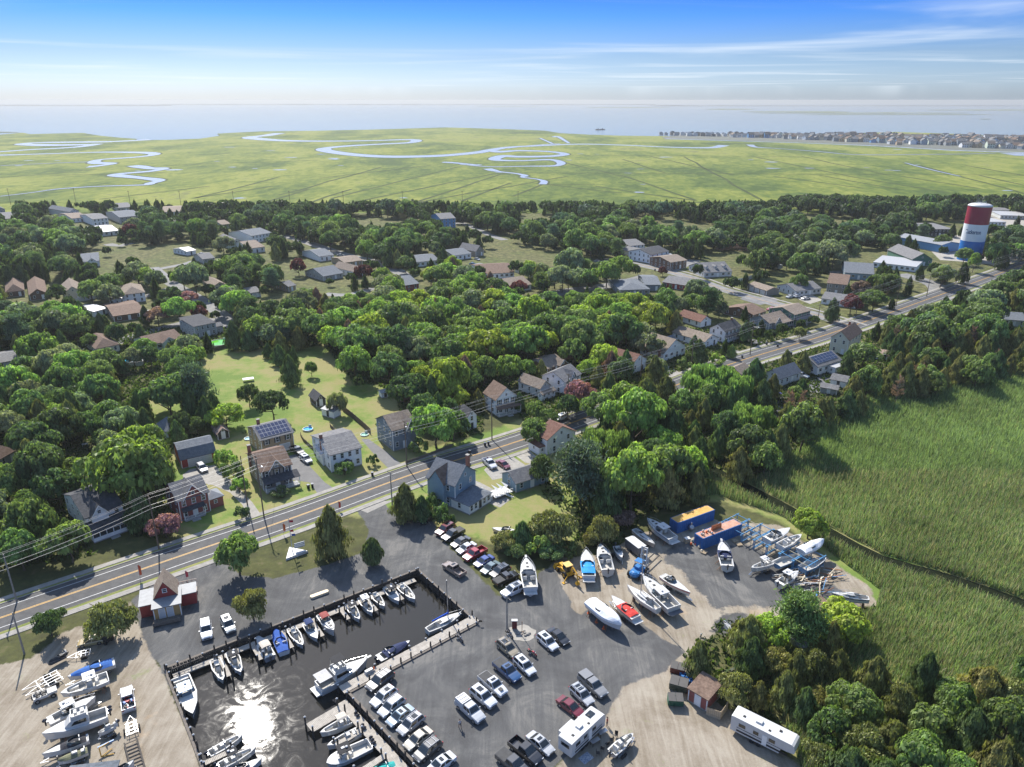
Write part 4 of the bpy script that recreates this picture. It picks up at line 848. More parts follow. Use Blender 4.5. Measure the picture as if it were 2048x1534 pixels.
for a in [
 ('blue_roof_house', 'white two-storey house with blue-grey roof at the street bend', (505, 487), (545, 480), (503, 472), 5.0, 2.2, 'x', 'white', 'slate'),
 ('tan_gable_small', 'white house with tan roof below the blue-roofed one', (500, 508), (530, 504), (495, 492), 3.4, 2.4, 'x', 'white', 'tan'),
 ('solar_bungalow', 'white bungalow with solar panels by the curved street', (640, 524), (668, 520), (636, 508), 3.2, 2.0, 'x', 'white', 'slate'),
 ('dark_cape', 'cape house with dark grey roof and small lawn', (648, 563), (686, 556), (645, 546), 2.8, 2.8, 'x', 'grey', 'slate'),
 ('low_brown_house', 'low brown-roofed house behind the purple-leaf tree', (690, 535), (725, 530), (688, 522), 2.8, 1.4, 'x', 'tan', 'tan'),
 ('white_tan_house', 'white house with tan roof next to the dark red tree', (708, 556), (728, 552), (702, 540), 3.6, 2.4, 'y', 'white', 'tan'),
 ('red_brick_house', 'brick house with dark roof half hidden by the woods', (812, 588), (838, 584), (808, 568), 4.4, 2.2, 'x', 'red', 'slate'),
 ('long_white_house', 'long white house with grey roof by the dark hedge', (832, 535), (878, 530), (832, 520), 3.0, 1.8, 'x', 'white', 'slate'),
 ('tan_low_house', 'low tan house between green crowns at centre left', (578, 584), (592, 581), (575, 573), 2.8, 1.6, 'x', 'tan', 'grey'),
 ('pale_low_house', 'low pale house behind the round bright tree', (497, 598), (522, 594), (495, 586), 2.8, 1.2, 'x', 'pale', 'grey'),
 ('blue_tall_house', 'tall light blue house with grey roof at the marsh edge', (882, 457), (911, 455), (880, 447), 7.0, 2.6, 'x', 'bluewall', 'grey'),
 ('blue_white_ranch', 'white ranch with blue-grey solar roof beside parked cars', (908, 522), (942, 517), (906, 508), 3.2, 1.8, 'x', 'white', 'slate'),
 ('brown_gable_small', 'small grey gabled house right of the white ranch', (952, 514), (967, 511), (948, 502), 3.6, 3.0, 'y', 'stone', 'grey'),
 ('long_brown_roof', 'long building with brown roof beside four parked cars', (960, 560), (1028, 556), (948, 540), 3.2, 2.4, 'x', 'white', 'brown'),
 ('white_cape_cottage', 'white cottage with tan roof and shutters behind the red maple', (1022, 586), (1062, 580), (1018, 568), 3.0, 2.6, 'x', 'white', 'tan'),
 ('pale_two_storey', 'white two-storey house with yellow lower wing at centre right', (1258, 506), (1288, 503), (1255, 492), 4.4, 2.0, 'x', 'white', 'grey'),
 ('yellow_wing_house', 'pale yellow house with grey roof beside its white neighbour', (1268, 514), (1294, 509), (1264, 505), 3.0, 1.4, 'y', 'cream', 'grey'),
 ('brown_timber_house', 'dark brown house with tan roof and porch', (1340, 541), (1372, 536), (1335, 525), 4.6, 1.8, 'x', 'brown', 'tan'),
 ('red_ranch', 'red ranch house with grey roof near the white-roofed awning', (1325, 575), (1378, 583), (1325, 560), 2.9, 1.9, 'x', 'barn', 'grey'),
 ('dark_roof_restaurant', 'sprawling building with dark grey hipped roof beside the street', (1240, 592), (1298, 590), (1240, 570), 3.0, 1.8, 'hip', 'slate', 'slate'),
 ('dark_roof_annex', 'grey-roofed annex behind the white awning', (1290, 582), (1320, 582), (1290, 562), 3.2, 1.6, 'x', 'slate', 'slate'),
 ('grey_ranch', 'grey ranch with parked white cars in front', (1590, 594), (1640, 588), (1590, 578), 3.0, 2.2, 'x', 'pale', 'grey'),
 ('stone_house', 'tall stone-coloured house with dark brown crossing roofs', (1652, 588), (1690, 592), (1652, 568), 5.6, 2.6, 'x', 'stone', 'brown'),
 ('long_grey_ranch', 'long pale ranch with grey roof beside the red-leaf tree', (1642, 608), (1710, 618), (1645, 596), 2.8, 1.9, 'x', 'white', 'grey'),
 ('blue_cape_house', 'blue-grey house with white dormer gable near the highway bend', (1688, 558), (1745, 562), (1690, 540), 3.6, 3.4, 'x', 'blue', 'slate'),
 ('green_white_gable', 'green house with white gables and grey roof below the water tower', (1822, 532), (1862, 532), (1822, 512), 4.0, 3.4, 'y', 'green', 'grey'),
 ('strip_building', 'long low white building with red stripe left of the green gabled house', (1745, 535), (1830, 545), (1752, 520), 3.0, .5, 'flat', 'white', 'white'),
 ('warehouse_dark', 'low dark warehouse behind the blue metal building', (1852, 473), (1905, 473), (1855, 460), 5.0, .6, 'flat', 'dark', 'grey'),
 ('right_edge_house', 'small grey-roofed house near the blue pool at the right', (2005, 652), (2048, 655), (2010, 638), 3.0, 1.8, 'x', 'pale', 'slate'),
 ('unfinished_shed', 'roofless white-walled shed ruin among trees right of the highway', (1738, 718), (1778, 722), (1742, 706), 1.6, .1, 'flat', 'white', 'rust'),
 ('marsh_edge_house', 'white house with grey gable roof at the marsh edge left', (143, 436), (160, 434), (140, 424), 5.0, 2.2, 'y', 'pale', 'slate'),
 ('marsh_ranch', 'brick and white house with tan roof near the marsh', (146, 446), (176, 443), (145, 434), 3.4, 1.8, 'x', 'white', 'tan'),
 ('two_storey_motel', 'white two-storey house with balcony and pale roof far left', (188, 452), (218, 449), (186, 440), 5.0, 1.6, 'x', 'white', 'grey'),
 ('grey_long_house', 'long grey house with dark windows above the green tree far left', (242, 448), (284, 444), (240, 434), 5.0, 2.2, 'x', 'grey', 'slate'),
 ('white_marsh_house', 'long white two-storey house by the marsh with pale roof', (328, 436), (366, 434), (326, 424), 4.6, 1.6, 'x', 'white', 'tan'),
 ('far_roof_house', 'grey roofed house half sunk in trees at the marsh edge', (236, 424), (264, 422), (236, 414), 3.4, 1.8, 'x', 'grey', 'grey'),
 ('corner_grey_house', 'pair of grey-roofed houses at the far left edge', (0, 448), (44, 444), (0, 434), 3.4, 2.4, 'x', 'pale', 'grey'),
 ('corner_blue_house', 'blue-grey house at the far left edge behind its neighbours', (-12, 432), (12, 430), (-12, 418), 5.0, 2.2, 'y', 'slate', 'slate'),
 ('white_shed_row', 'white bungalow with pale roof among boats far left', (200, 474), (238, 470), (198, 460), 3.2, 1.8, 'x', 'white', 'white'),
 ('trailer_home', 'white mobile home nearest the water tower', (1965, 452), (2010, 452), (1965, 443), 3.0, .6, 'flat', 'white', 'white'),
 ('mobile_home_row', 'long white mobile home at the right edge', (2000, 438), (2060, 440), (2000, 430), 3.0, .6, 'flat', 'pale', 'white'),
 ('far_trailer_home', 'far white mobile home behind the others', (1975, 428), (2020, 428), (1975, 422), 3.0, .8, 'x', 'pale', 'grey'),
 ('roof_in_woods', 'grey roof peeking out of the woods near the marsh', (445, 458), (462, 456), (445, 449), 3.2, 1.8, 'x', 'grey', 'tan'),
]:
 nm, lb, A_, B_, D_, h_, r_, rg, wa, rf = a
 house(nm, lb, A_, B_, D_, h_, r_, rg, wa, rf, group=MN, side=(G(*A_).y < 420), dormers=3 if nm == 'none' else 0)
house('porch_farmhouse', 'big white house with dark roof and two-level porch on its own lawn', (1300, 528), (1336, 520), (1303, 510), 5.4, 2.2, 'x', 'white', 'dark', wins=4, group=MN, porch=(-.05, 1.1, 2.4, 2.8, 'white', False))
house('three_dormer_cape', 'grey cape house with three white dormers', (1408, 556), (1462, 553), (1408, 540), 3.0, 3.4, 'x', 'pale', 'grey', dormers=3, wins=5, group=MN)
house('row_garage', 'tan-roofed garage with three white doors beside the side street', (1495, 580), (1532, 592), (1515, 570), 2.7, 1.2, 'x', 'stone', 'tan', 'garage', garage=3, door=False, wins=1, side=False, depth=8)
house('blue_metal_building', 'long bright blue metal warehouse with pale roof left of the water tower', (1790, 488), (1880, 506), (1800, 478), 5.0, 1.4, 'x', 'bluewall', 'metal', 'warehouse', wins=0, side=False, door=False, depth=16)
def shed(name, label, A, B, depth, h, rise, ridge, wall, roof, wins=0, cat='shed', door=True, gambrel=False):
 return house(name, label, A, B, None, h, rise, ridge, wall, roof, cat, depth=depth, wins=wins or 1, side=False, gambrel=gambrel, door=door)
shed('black_shed', 'black barn-shaped shed in the grassy field', (634, 815), (652, 811), 6.0, 2.4, 1.6, 'y', 'dark', 'dark')
shed('small_white_shed', 'small white shed at the far edge of the mown field', (764, 797), (779, 794), 2.6, 2.0, .5, 'x', 'white', 'white')
shed('white_lean_to', 'white lean-to shed with cluttered doorway beside the black shed', (645, 832), (668, 838), 3.0, 2.3, .5, 'shed', 'white', 'metal')
rs = shed('red_storage_shed', 'dark red plywood shed with brown roof and lean-to beside dumpsters', (1376, 1402), (1412, 1424), 4.0, 2.5, .5, 'shed', 'red', 'brown')
shed('brown_roof_container', 'long storage box with dark brown roof behind the yellow-green tree', (1614, 1228), (1650, 1252), 3.0, 2.4, .3, 'shed', 'pale', 'brown')
shed('bottom_shed', 'grey roofed shed cut off at the bottom left edge', (128, 1612), (222, 1600), 4.0, 2.0, .5, 'shed', 'dark', 'slate')
# ------------------------------------------------------------------ vehicles
M_PAINT = mat('car_paint', (1, 1, 1), 0.28, 0.03, 2.0, obj_col=True, coat=1.0, spec=0.5)
M_CGLASS = mat('car_glass', (0.012, 0.016, 0.018), 0.06, 0.0, spec=0.9)
M_TYRE = mat('tyre_rubber', (0.02, 0.02, 0.02), 0.85, 0.1); M_RIM = mat('alloy_rim', (0.4, 0.41, 0.42), 0.3, 0.05, metal=0.8)
M_LAMP = mat('head_lamp', (0.7, 0.72, 0.74), 0.1, 0.0, spec=0.8); M_TAIL = mat('tail_lamp', (0.35, 0.01, 0.01), 0.15, 0.0)
M_BLACK = mat('black_plastic', (0.02, 0.02, 0.022), 0.6, 0.1); M_BED = mat('bed_liner', (0.05, 0.05, 0.05), 0.8, 0.2)
M_CHROME = mat('chrome', (0.6, 0.6, 0.6), 0.15, 0.0, metal=1.0)
def ringx(x, w, z0, z1, r=.12, tw=1.0):
 return [(x, -w * .88, z0), (x, -w, z0 + r), (x, -w, z1 - r), (x, -w * tw * .93, z1), (x, w * tw * .93, z1), (x, w, z1 - r), (x, w, z0 + r), (x, w * .88, z0)]
CK = {}
def car_proto(kind):
 if kind in CK: return CK[kind]
 sp = dict(sedan=(4.8, .92, 1.45), suv=(4.7, .95, 1.74), pickup=(5.7, 1.0, 1.88), minivan=(5.0, .98, 1.75), bigsuv=(5.1, 1.0, 1.88), coupe=(4.6, .92, 1.35))[kind]
 L, w, H_ = sp; parts = []; belt = {'sedan': .92, 'coupe': .88, 'suv': 1.08, 'minivan': 1.08}.get(kind, 1.2); zb = {'sedan': .2, 'coupe': .18}.get(kind, .32)
 pk = kind == 'pickup'; h = L / 2
 b = MB()
 hood = belt - .06
 st = [(-h, w * .86, zb + .12, belt - .12), (-h + .12, w * .95, zb, belt - .02), (-h + .7, w, zb - .02, belt), (-.3, w, zb - .02, belt), (h - 1.3, w, zb - .02, hood), (h - .5, w * .96, zb, hood - .1), (h - .12, w * .88, zb + .02, hood - .2), (h, w * .7, zb + .12, hood - .34)]
 if not pk: b.loft([ringx(x, ww, a, c) for x, ww, a, c in st])
 else:
  b.loft([ringx(x, ww, a, c) for x, ww, a, c in [(-.75, w, zb, belt)] + st[4:]])
  bw = .09; x0, x1 = -h, -.78
  b.box(((x0 + x1) / 2, -w + bw / 2, (belt + zb) / 2 + .05), (x1 - x0, bw, belt - zb - .1)); b.box(((x0 + x1) / 2, w - bw / 2, (belt + zb) / 2 + .05), (x1 - x0, bw, belt - zb - .1))
  b.box((x0 + .05, 0, (belt + zb) / 2 + .05), (.1, 2 * w - 2 * bw, belt - zb - .1)); b.box(((x0 + x1) / 2, 0, .55), (x1 - x0, 2 * w - .2, .1))
 if pk: xs = [-.72, -.62, .55, 1.3];
 elif kind in ('sedan', 'coupe'): xs = [-h + .75, -h + 1.55, .35, 1.25]
 elif kind == 'minivan': xs = [-h + .1, -h + .4, .75, 1.75]
 else: xs = [-h + .15, -h + .5, .35, 1.15]
 zr = H_; wr = w * .78
 base = [(xs[0], -w * .93), (xs[3], -w * .93), (xs[3], w * .93), (xs[0], w * .93)]; top = [(xs[1], -wr), (xs[2], -wr), (xs[2], wr), (xs[1], wr)]
 vs = [(x, y, belt - .03) for x, y in base] + [(x, y, zr - .05) for x, y in top] + [((x - sum(xs[1:3]) / 2) * .93 + sum(xs[1:3]) / 2, y * .9, zr) for x, y in top]
 b.add(vs, [(0, 1, 5, 4), (1, 2, 6, 5), (2, 3, 7, 6), (3, 0, 4, 7), (4, 5, 9, 8), (5, 6, 10, 9), (6, 7, 11, 10), (7, 4, 8, 11), (8, 9, 10, 11)])
 parts.append(('body', b.mesh('body', M_PAINT), []))
 B_ = [Vector(v) for v in vs[:4]]; T_ = [Vector(v) for v in vs[4:8]]
 def pane(a, c, d, e, m0, nm, lo=.1, hi=.92, push=.015):
  p = [a.lerp(e, lo), c.lerp(d, lo), c.lerp(d, hi), a.lerp(e, hi)]; k = (p[0] + p[1]) / 2
  q = [p[0].lerp(p[1], .05), p[1].lerp(p[0], .05), p[2].lerp(p[3], .05), p[3].lerp(p[2], .05)]
  n_ = (q[1] - q[0]).cross(q[2] - q[0]).normalized();
  if n_.dot((q[0] + q[2]) / 2 - Vector((sum(xs) / 4, 0, belt))) < 0: n_ = -n_
  m_ = MB(); q = [x + n_ * push for x in q]; r = [x - n_ * .03 for x in q]
  m_.add([tuple(x) for x in r + q], [(0, 1, 2, 3), (4, 5, 6, 7), (0, 1, 5, 4), (1, 2, 6, 5), (2, 3, 7, 6), (3, 0, 4, 7)]); parts.append((nm, m_.mesh(nm, M_CGLASS), []))
 pane(B_[1], B_[2], T_[2], T_[1], 0, 'windshield'); pane(B_[3], B_[0], T_[0], T_[3], 0, 'rear_window')
 for s_ in (0, 1):
  a, c, d, e = (B_[0], B_[1], T_[1], T_[0]) if s_ == 0 else (B_[3], B_[2], T_[2], T_[3])
  for u0, u1 in ((.03, .48), (.52, .97)): pane(a.lerp(c, u0), a.lerp(c, u1), e.lerp(d, u1), e.lerp(d, u0), 0, 'side_window')
 rw = .36 if kind in ('sedan', 'coupe', 'minivan') else .41
 for x in (h - .95, -h + 1.0):
  for s_ in (-1, 1):
   t_ = MB(); t_.tube((x, s_ * (w - .24), rw), (x, s_ * (w + .02), rw), rw, 12); r_ = MB(); r_.tube((x, s_ * (w - .1), rw), (x, s_ * (w + .035), rw), rw * .6, 8)
   parts.append(('wheel', t_.mesh('wheel', M_TYRE), [('rim', r_.mesh('rim', M_RIM))]))
 for s_ in (-1, 1):
  a = MB(); a.box((h - .2, s_ * w * .68, hood - .3), (.3, .36, .16)); parts.append(('headlight', a.mesh('headlight', M_LAMP), []))
  a = MB(); a.box((-h + .06, s_ * w * .8, belt - .2), (.14, .2, .3 if kind not in ('sedan', 'coupe') else .16)); parts.append(('tail_light', a.mesh('tail_light', M_TAIL), []))
  a = MB(); a.box((xs[3] - .35, s_ * (w + .12), belt + .08), (.12, .22, .16)); parts.append(('mirror', a.mesh('mirror', M_PAINT), []))
 a = MB(); a.box((h - .03, 0, zb + .3), (.1, w * 1.1, .2)); parts.append(('grille', a.mesh('grille', M_BLACK), []))
 CK[kind] = (parts, sp, belt, xs); return CK[kind]
def vehicle(kind, label, rear, front, col, group=None, extra=(), name=None, cat=None, z=0, length=None):
 parts, sp, belt, xs = car_proto(kind)
 A = G(*rear, z); B = G(*front, z); c = (A + B) / 2; ang = math.atan2(B.y - A.y, B.x - A.x)
 name = name or {'sedan': 'parked_car', 'suv': 'parked_suv', 'pickup': 'pickup_truck', 'minivan': 'minivan', 'bigsuv': 'parked_suv', 'coupe': 'parked_car'}[kind]
 cat = cat or {'pickup': 'pickup truck', 'minivan': 'van'}.get(kind, 'car')
 root = thing(name, label, cat, tuple(c), ang, group)
 L, w, H_ = sp; h = L / 2
 far_ = c.length > 330
 for nm, me_, sub in parts:
  if far_ and nm in ('mirror', 'grille', 'headlight', 'tail_light'): continue
  o = put(nm, me_, root); o.color = (*col, 1)
  if not far_:
   for sn, sm in sub: put(sn, sm, o)
 xm = (xs[1] + xs[2]) / 2; xl = xs[2] - xs[1]
 def add(nm, m_, mats): o = m_.build(nm, mats, root); o.color = (*col, 1)
 for e_ in extra:
  m_ = MB()
  if e_ == 'sunroof': m_.box((xm + .1, 0, H_ + .008), (xl * .45, w * .9, .03)); add('sunroof', m_, M_CGLASS)
  elif e_ == 'twin_sunroof': [m_.box((xm + q, 0, H_ + .008), (xl * .27, w * .95, .03)) for q in (-.35, .45)]; add('sunroof', m_, M_CGLASS)
  elif e_ == 'rails':
   for s_ in (-1, 1): m_.box((xm, s_ * w * .68, H_ + .06), (xl * .9, .05, .06))
   for q in (-.5, .5): m_.box((xm + q, 0, H_ + .07), (.06, w * 1.4, .04))
   add('roof_rack', m_, M_CHROME)
  elif e_ == 'cap':
   m_.box((-h + 1.05, 0, (belt + H_) / 2 - .05), (2.0, 2 * w * .95, H_ - belt - .02), taper=.93); add('bed_cap', m_, M_PAINT)
   m_ = MB(); [m_.box((-h + 1.05, s_ * w * .93, (belt + H_) / 2), (1.5, .05, .32)) for s_ in (-1, 1)]; add('cap_window', m_, M_CGLASS)
  elif e_ == 'whitecap':
   m_.m(0).box((-h + 1.05, 0, (belt + H_) / 2 - .02), (2.0, 2 * w * .95, H_ - belt), taper=.93); o = m_.build('bed_cap', [M_CAP], root)
   m_ = MB(); [m_.box((-h + .4 + k * .65, 0, H_ + .02), (.06, w * 1.5, .05)) for k in range(3)]; m_.build('roof_bars', [M_CAP], root)
  elif e_ == 'tonneau': m_.box((-h + 1.05, 0, belt + .02), (1.95, 2 * w - .1, .05)); add('bed_cover', m_, M_BED)
  elif e_ == 'cargo':
   for _ in range(16):
    m_.m(random.randrange(4)).box((-h + random.uniform(.25, 1.9), random.uniform(-.7, .7), .85 + random.uniform(0, .4)), (random.uniform(.2, .6), random.uniform(.2, .5), random.uniform(.2, .45)), random.random())
   m_.build('cargo', [M_CAP, mat('red_plastic', (.4, .02, .03), .5), M_BLACK, mat('blue_plastic', (.05, .15, .4), .5)], root)
  elif e_ == 'hoodscoop': m_.box((1.95, 0, belt + .0), (.7, .6, .06)); add('hood_scoop', m_, M_BLACK)
  elif e_ == 'tool': m_.box((-h - .15, .3, .9), (.25, .5, .8)); add('rear_rack', m_, M_BLACK)
 return root
Wh = (.56, .57, .58); Sv = (.40, .41, .42); Bk = (.012, .012, .014); Gy = (.12, .125, .13); Bg = (.34, .29, .22); Mr = (.14, .012, .02); Nb = (.015, .06, .16); Rd = (.30, .012, .02); Dg = (.05, .052, .056)
CPR = 'cars parked in the middle of the gravel car park'; NOS = 'cars parked nose-in along the basin bulkhead'; DRV = 'cars parked along the right side of the marina drive'; LOT2 = 'cars by the motorhome'
for a in [
 ('suv', 'beige SUV leftmost-parked behind the red motorbike, tan roof and rails', (998, 1288), (1032, 1317), (.26, .22, .15), CPR, ('rails', 'sunroof')),
 ('suv', 'white crossover with dark sunroof beside the blue pickup', (1034, 1323), (1065, 1353), Wh, CPR, ('sunroof',)),
 ('pickup', 'blue pickup with closed grey bed cover', (990, 1327), (1040, 1370), Nb, CPR, ('tonneau', 'sunroof')),
 ('pickup', 'white pickup with hood vents between the blue pickup and the white SUV', (964, 1357), (1009, 1396), Wh, CPR, ('tonneau', 'sunroof', 'hoodscoop')),
 ('bigsuv', 'white SUV with dark sunroof and something on its tailgate', (944, 1382), (990, 1420), Wh, CPR, ('sunroof', 'tool')),
 ('pickup', 'silver pickup with white ladder-racked bed cap beside the walking person', (917, 1405), (966, 1450), Sv, CPR, ('whitecap',)),
 ('sedan', 'black sedan at the upper end of the car park beside a white crossover', (1099, 1264), (1134, 1292), Bk, CPR, ()),
 ('suv', 'white crossover parked beside the black sedan near the shell circle', (1078, 1275), (1112, 1305), Wh, CPR, ('sunroof',)),
 ('pickup', 'grey pickup with matching bed cap at the edge of the pale sand', (1162, 1356), (1210, 1399), (.2, .2, .2), LOT2, ('cap',)),
 ('suv', 'grey SUV with two sunroof panes between maroon sedan and grey pickup', (1143, 1377), (1184, 1416), Sv, LOT2, ('twin_sunroof', 'rails')),
 ('sedan', 'maroon sedan next to the motorhome', (1118, 1402), (1163, 1436), Mr, LOT2, ()),
 ('sedan', 'silver sedan beside the black open-bed pickup', (1058, 1474), (1104, 1512), Sv, LOT2, ('sunroof',)),
 ('pickup', 'black pickup with an open empty bed', (1023, 1486), (1081, 1533), Bk, LOT2, ()),
 ('pickup', 'dark pickup with covered bed cut off by the bottom edge', (1000, 1513), (1054, 1558), Dg, LOT2, ('tonneau',)),
 ('bigsuv', 'dark grey SUV nearest the dock corner in the bulkhead row', (783, 1352), (737, 1386), Dg, NOS, ('rails',)),
 ('suv', 'white SUV with roof rails second from the dock corner', (791, 1383), (744, 1418), Wh, NOS, ('rails', 'sunroof')),
 ('suv', 'silver SUV with roof bars third from the dock corner', (805, 1403), (761, 1437), Sv, NOS, ('rails',)),
 ('sedan', 'pale blue sedan with sunroof in the bulkhead row', (823, 1421), (778, 1454), (.2, .28, .34), NOS, ('sunroof',)),
 ('suv', 'grey SUV with a glinting windshield in the bulkhead row', (846, 1436), (797, 1475), (.28, .29, .3), NOS, ('sunroof', 'rails')),
 ('sedan', 'champagne sedan between two grey SUVs', (861, 1465), (812, 1502), (.42, .38, .30), NOS, ()),
 ('suv', 'dark grey SUV with crossbars second from the bottom of the row', (879, 1488), (831, 1526), Dg, NOS, ('rails',)),
 ('sedan', 'white sedan at the bottom edge of the bulkhead row', (905, 1517), (858, 1552), Wh, NOS, ('sunroof',)),
 ('bigsuv', 'maroon SUV at the head of the drive-side row', (903, 1057), (878, 1072), Mr, DRV, ('sunroof',)),
 ('pickup', 'black pickup with silver rails second in the drive-side row', (922, 1066), (890, 1083), Bk, DRV, ('tonneau',)),
 ('sedan', 'dark grey sedan in the drive-side row left of a white sedan', (936, 1081), (907, 1096), Dg, DRV, ()),
 ('sedan', 'white sedan between the grey sedan and the red pickup', (948, 1093), (918, 1108), Wh, DRV, ()),
 ('pickup', 'dark red pickup truck in the drive-side row', (967, 1104), (932, 1123), Rd, DRV, ()),
 ('sedan', 'royal blue sedan next to the red pickup', (983, 1119), (953, 1135), (.02, .05, .22), DRV, ()),
 ('sedan', 'grey-green sedan beside the royal blue one', (995, 1131), (967, 1149), (.12, .17, .18), DRV, ()),
 ('suv', 'black and silver SUV with roof bars near the bushes', (1016, 1140), (984, 1157), Dg, DRV, ('rails', 'sunroof')),
 ('pickup', 'black pickup with covered bed in front of the SUV with roof bars', (990, 1173), (1034, 1152), Bk, DRV, ('tonneau',)),
 ('bigsuv', 'white SUV at the end of the drive-side row beside the tall cruiser', (1045, 1178), (1006, 1196), Wh, DRV, ('rails', 'sunroof')),
 ('sedan', 'black car in the tree shade at the top of the marina drive', (866, 1034), (844, 1047), Bk, None, ()),
 ('pickup', 'brown-bed pickup driving down the marina drive', (925, 1155), (891, 1133), (.22, .17, .14), None, ('sunroof',)),
 ('bigsuv', 'white van-like SUV parked facing the basin by the lone pine', (411, 1245), (416, 1287), Wh, None, ()),
 ('suv', 'silver-green SUV with sunroof beside the boardwalk', (449, 1239), (465, 1271), (.3, .34, .34), None, ('sunroof',)),
 ('suv', 'white SUV in the driveway between two houses', (604, 916), (621, 929), Wh, None, ('sunroof',)),
 ('pickup', 'black pickup in the driveway beside the garage doors', (588, 901), (603, 911), Bk, None, ()),
 ('suv', 'silver SUV parked before the gambrel garage', (399, 934), (411, 947), Sv, None, ('rails',)),
 ('pickup', 'silver pickup in the concrete forecourt of the long garage', (969, 922), (990, 941), (.5, .5, .52), None, ()),
 ('sedan', 'dark red car between the silver pickup and the long garage', (998, 927), (1015, 938), Mr, None, ()),
 ('minivan', 'silver van travelling on the highway', (1131, 835), (1112, 843), (.6, .6, .6), None, ('sunroof',)),
 ('bigsuv', 'black SUV on the pale driveway beside the ivy-covered house', (1296, 742), (1315, 752), Bk, None, ('sunroof',)),
 ('coupe', 'bright purple-blue car on the gravel behind the cottage', (1539, 782), (1561, 791), (.06, .04, .45), None, ()),
 ('sedan', 'red car in the drive behind the green house', (1551, 619), (1534, 621), Rd, None, ()),
 ('pickup', 'white truck beside the grey cottage', (1590, 751), (1612, 757), Wh, None, ()),
 ('sedan', 'leftmost white car in front of the grey ranch', (1573, 597), (1587, 594), Wh, None, ()),
 ('suv', 'middle white car in front of the grey ranch', (1588, 596), (1603, 593), Wh, None, ()),
 ('sedan', 'rightmost silver car in front of the grey ranch', (1603, 600), (1620, 598), Sv, None, ()),
 ('suv', 'dark car in the drive of the three-dormer house', (1392, 545), (1406, 541), Dg, None, ()),
 ('sedan', 'white car on the bend beside a dark one at far left', (397, 510), (409, 510), Wh, None, ()),
 ('sedan', 'dark car beside the white one at the bend', (391, 514), (402, 516), Bk, None, ()),
 ('suv', 'blue-grey car on the curved street by the solar bungalow', (672, 523), (685, 521), (.2, .28, .34), None, ()),
 ('sedan', 'silver car further along the curved street', (676, 512), (687, 512), Sv, None, ()),
 ('sedan', 'silver car before the white ranch at centre', (948, 518), (961, 522), Sv, None, ()),
 ('sedan', 'blue car beside the white ranch', (940, 529), (951, 531), (.03, .1, .22), None, ()),
 ('suv', 'silver car of the pair above the long brown roof', (979, 537), (990, 539), Sv, None, ()),
 ('suv', 'dark car of the pair above the long brown roof', (986, 538), (997, 541), Dg, None, ()),
 ('suv', 'white car near the trailers at the left street', (104, 531), (116, 537), Wh, None, ()),
 ('pickup', 'red truck in the yard beside the blue warehouse', (1893, 493), (1906, 490), Rd, None, ()),
 ('suv', 'black car beside the red truck near the water tower', (1896, 500), (1909, 498), Bk, None, ()),
 ('minivan', 'white van at the foot of the water tower', (1958, 502), (1975, 505), Wh, None, ()),
 ('pickup', 'red truck right of the water tower', (1960, 511), (1974, 513), Rd, None, ()),
]:
 k, lb, r_, f_, c_, g_, ex = a
 vehicle(k, lb, r_, f_, c_, g_, ex)
vehicle('pickup', 'white pickup loaded with red and blue gear towing a trailer on the sand', (260, 1430), (254, 1380), Wh, None, ('cargo',), cat='pickup truck')
for (r_, f_, lb) in [((1602, 736), (1618, 732), 'white car on the verge beyond the solar ranch'), ((1620, 731), (1638, 727), 'silver car on the verge nearest the cream house')]: vehicle('sedan', lb, r_, f_, Sv if 'silver' in lb else Wh)
jp = thing('jeep', 'open white off-road vehicle with black seats and spare wheel on the sand', 'jeep', tuple((G(70, 1404) + G(110, 1388)) / 2), math.atan2((G(110, 1388) - G(70, 1404)).y, (G(110, 1388) - G(70, 1404)).x))
m_ = MB(); m_.box((1.15, 0, .85), (1.3, 1.3, .5)); m_.box((-.5, -.72, .8), (2.0, .08, .45)); m_.box((-.5, .72, .8), (2.0, .08, .45)); m_.box((-.5, 0, .58), (2.0, 1.4, .08)); m_.box((-1.5, 0, .8), (.08, 1.4, .45)); m_.build('body', M_CAP, jp)
m_ = MB(); [m_.box((x, y, .85), (.5, .45, .45)) for x in (0, -.8) for y in (-.35, .35)]; [m_.box((x - .25, y, 1.2), (.12, .45, .5)) for x in (0, -.8) for y in (-.35, .35)]; m_.build('seats', M_BLACK, jp)
m_ = MB(); [m_.tube((-.9, s, .8), (-.9, s, 1.7), .04) for s in (-.65, .65)]; m_.tube((-.9, -.65, 1.7), (-.9, .65, 1.7), .04); [m_.tube((.5, s, 1.0), (.35, s, 1.6), .03) for s in (-.65, .65)]; m_.tube((.35, -.65, 1.6), (.35, .65, 1.6), .03); m_.build('roll_bar', M_BLACK, jp)
for x in (1.15, -1.05):
 for s in (-1, 1): m_ = MB(); m_.tube((x, s * .62, .37), (x, s * .85, .37), .37, 12); w_ = m_.build('wheel', M_TYRE, jp); m_ = MB(); m_.tube((x, s * .8, .37), (x, s * .87, .37), .2, 8); m_.build('rim', M_RIM, w_)
m_ = MB(); m_.tube((-1.55, 0, .85), (-1.75, 0, .85), .36, 12); m_.build('spare_wheel', M_TYRE, jp)
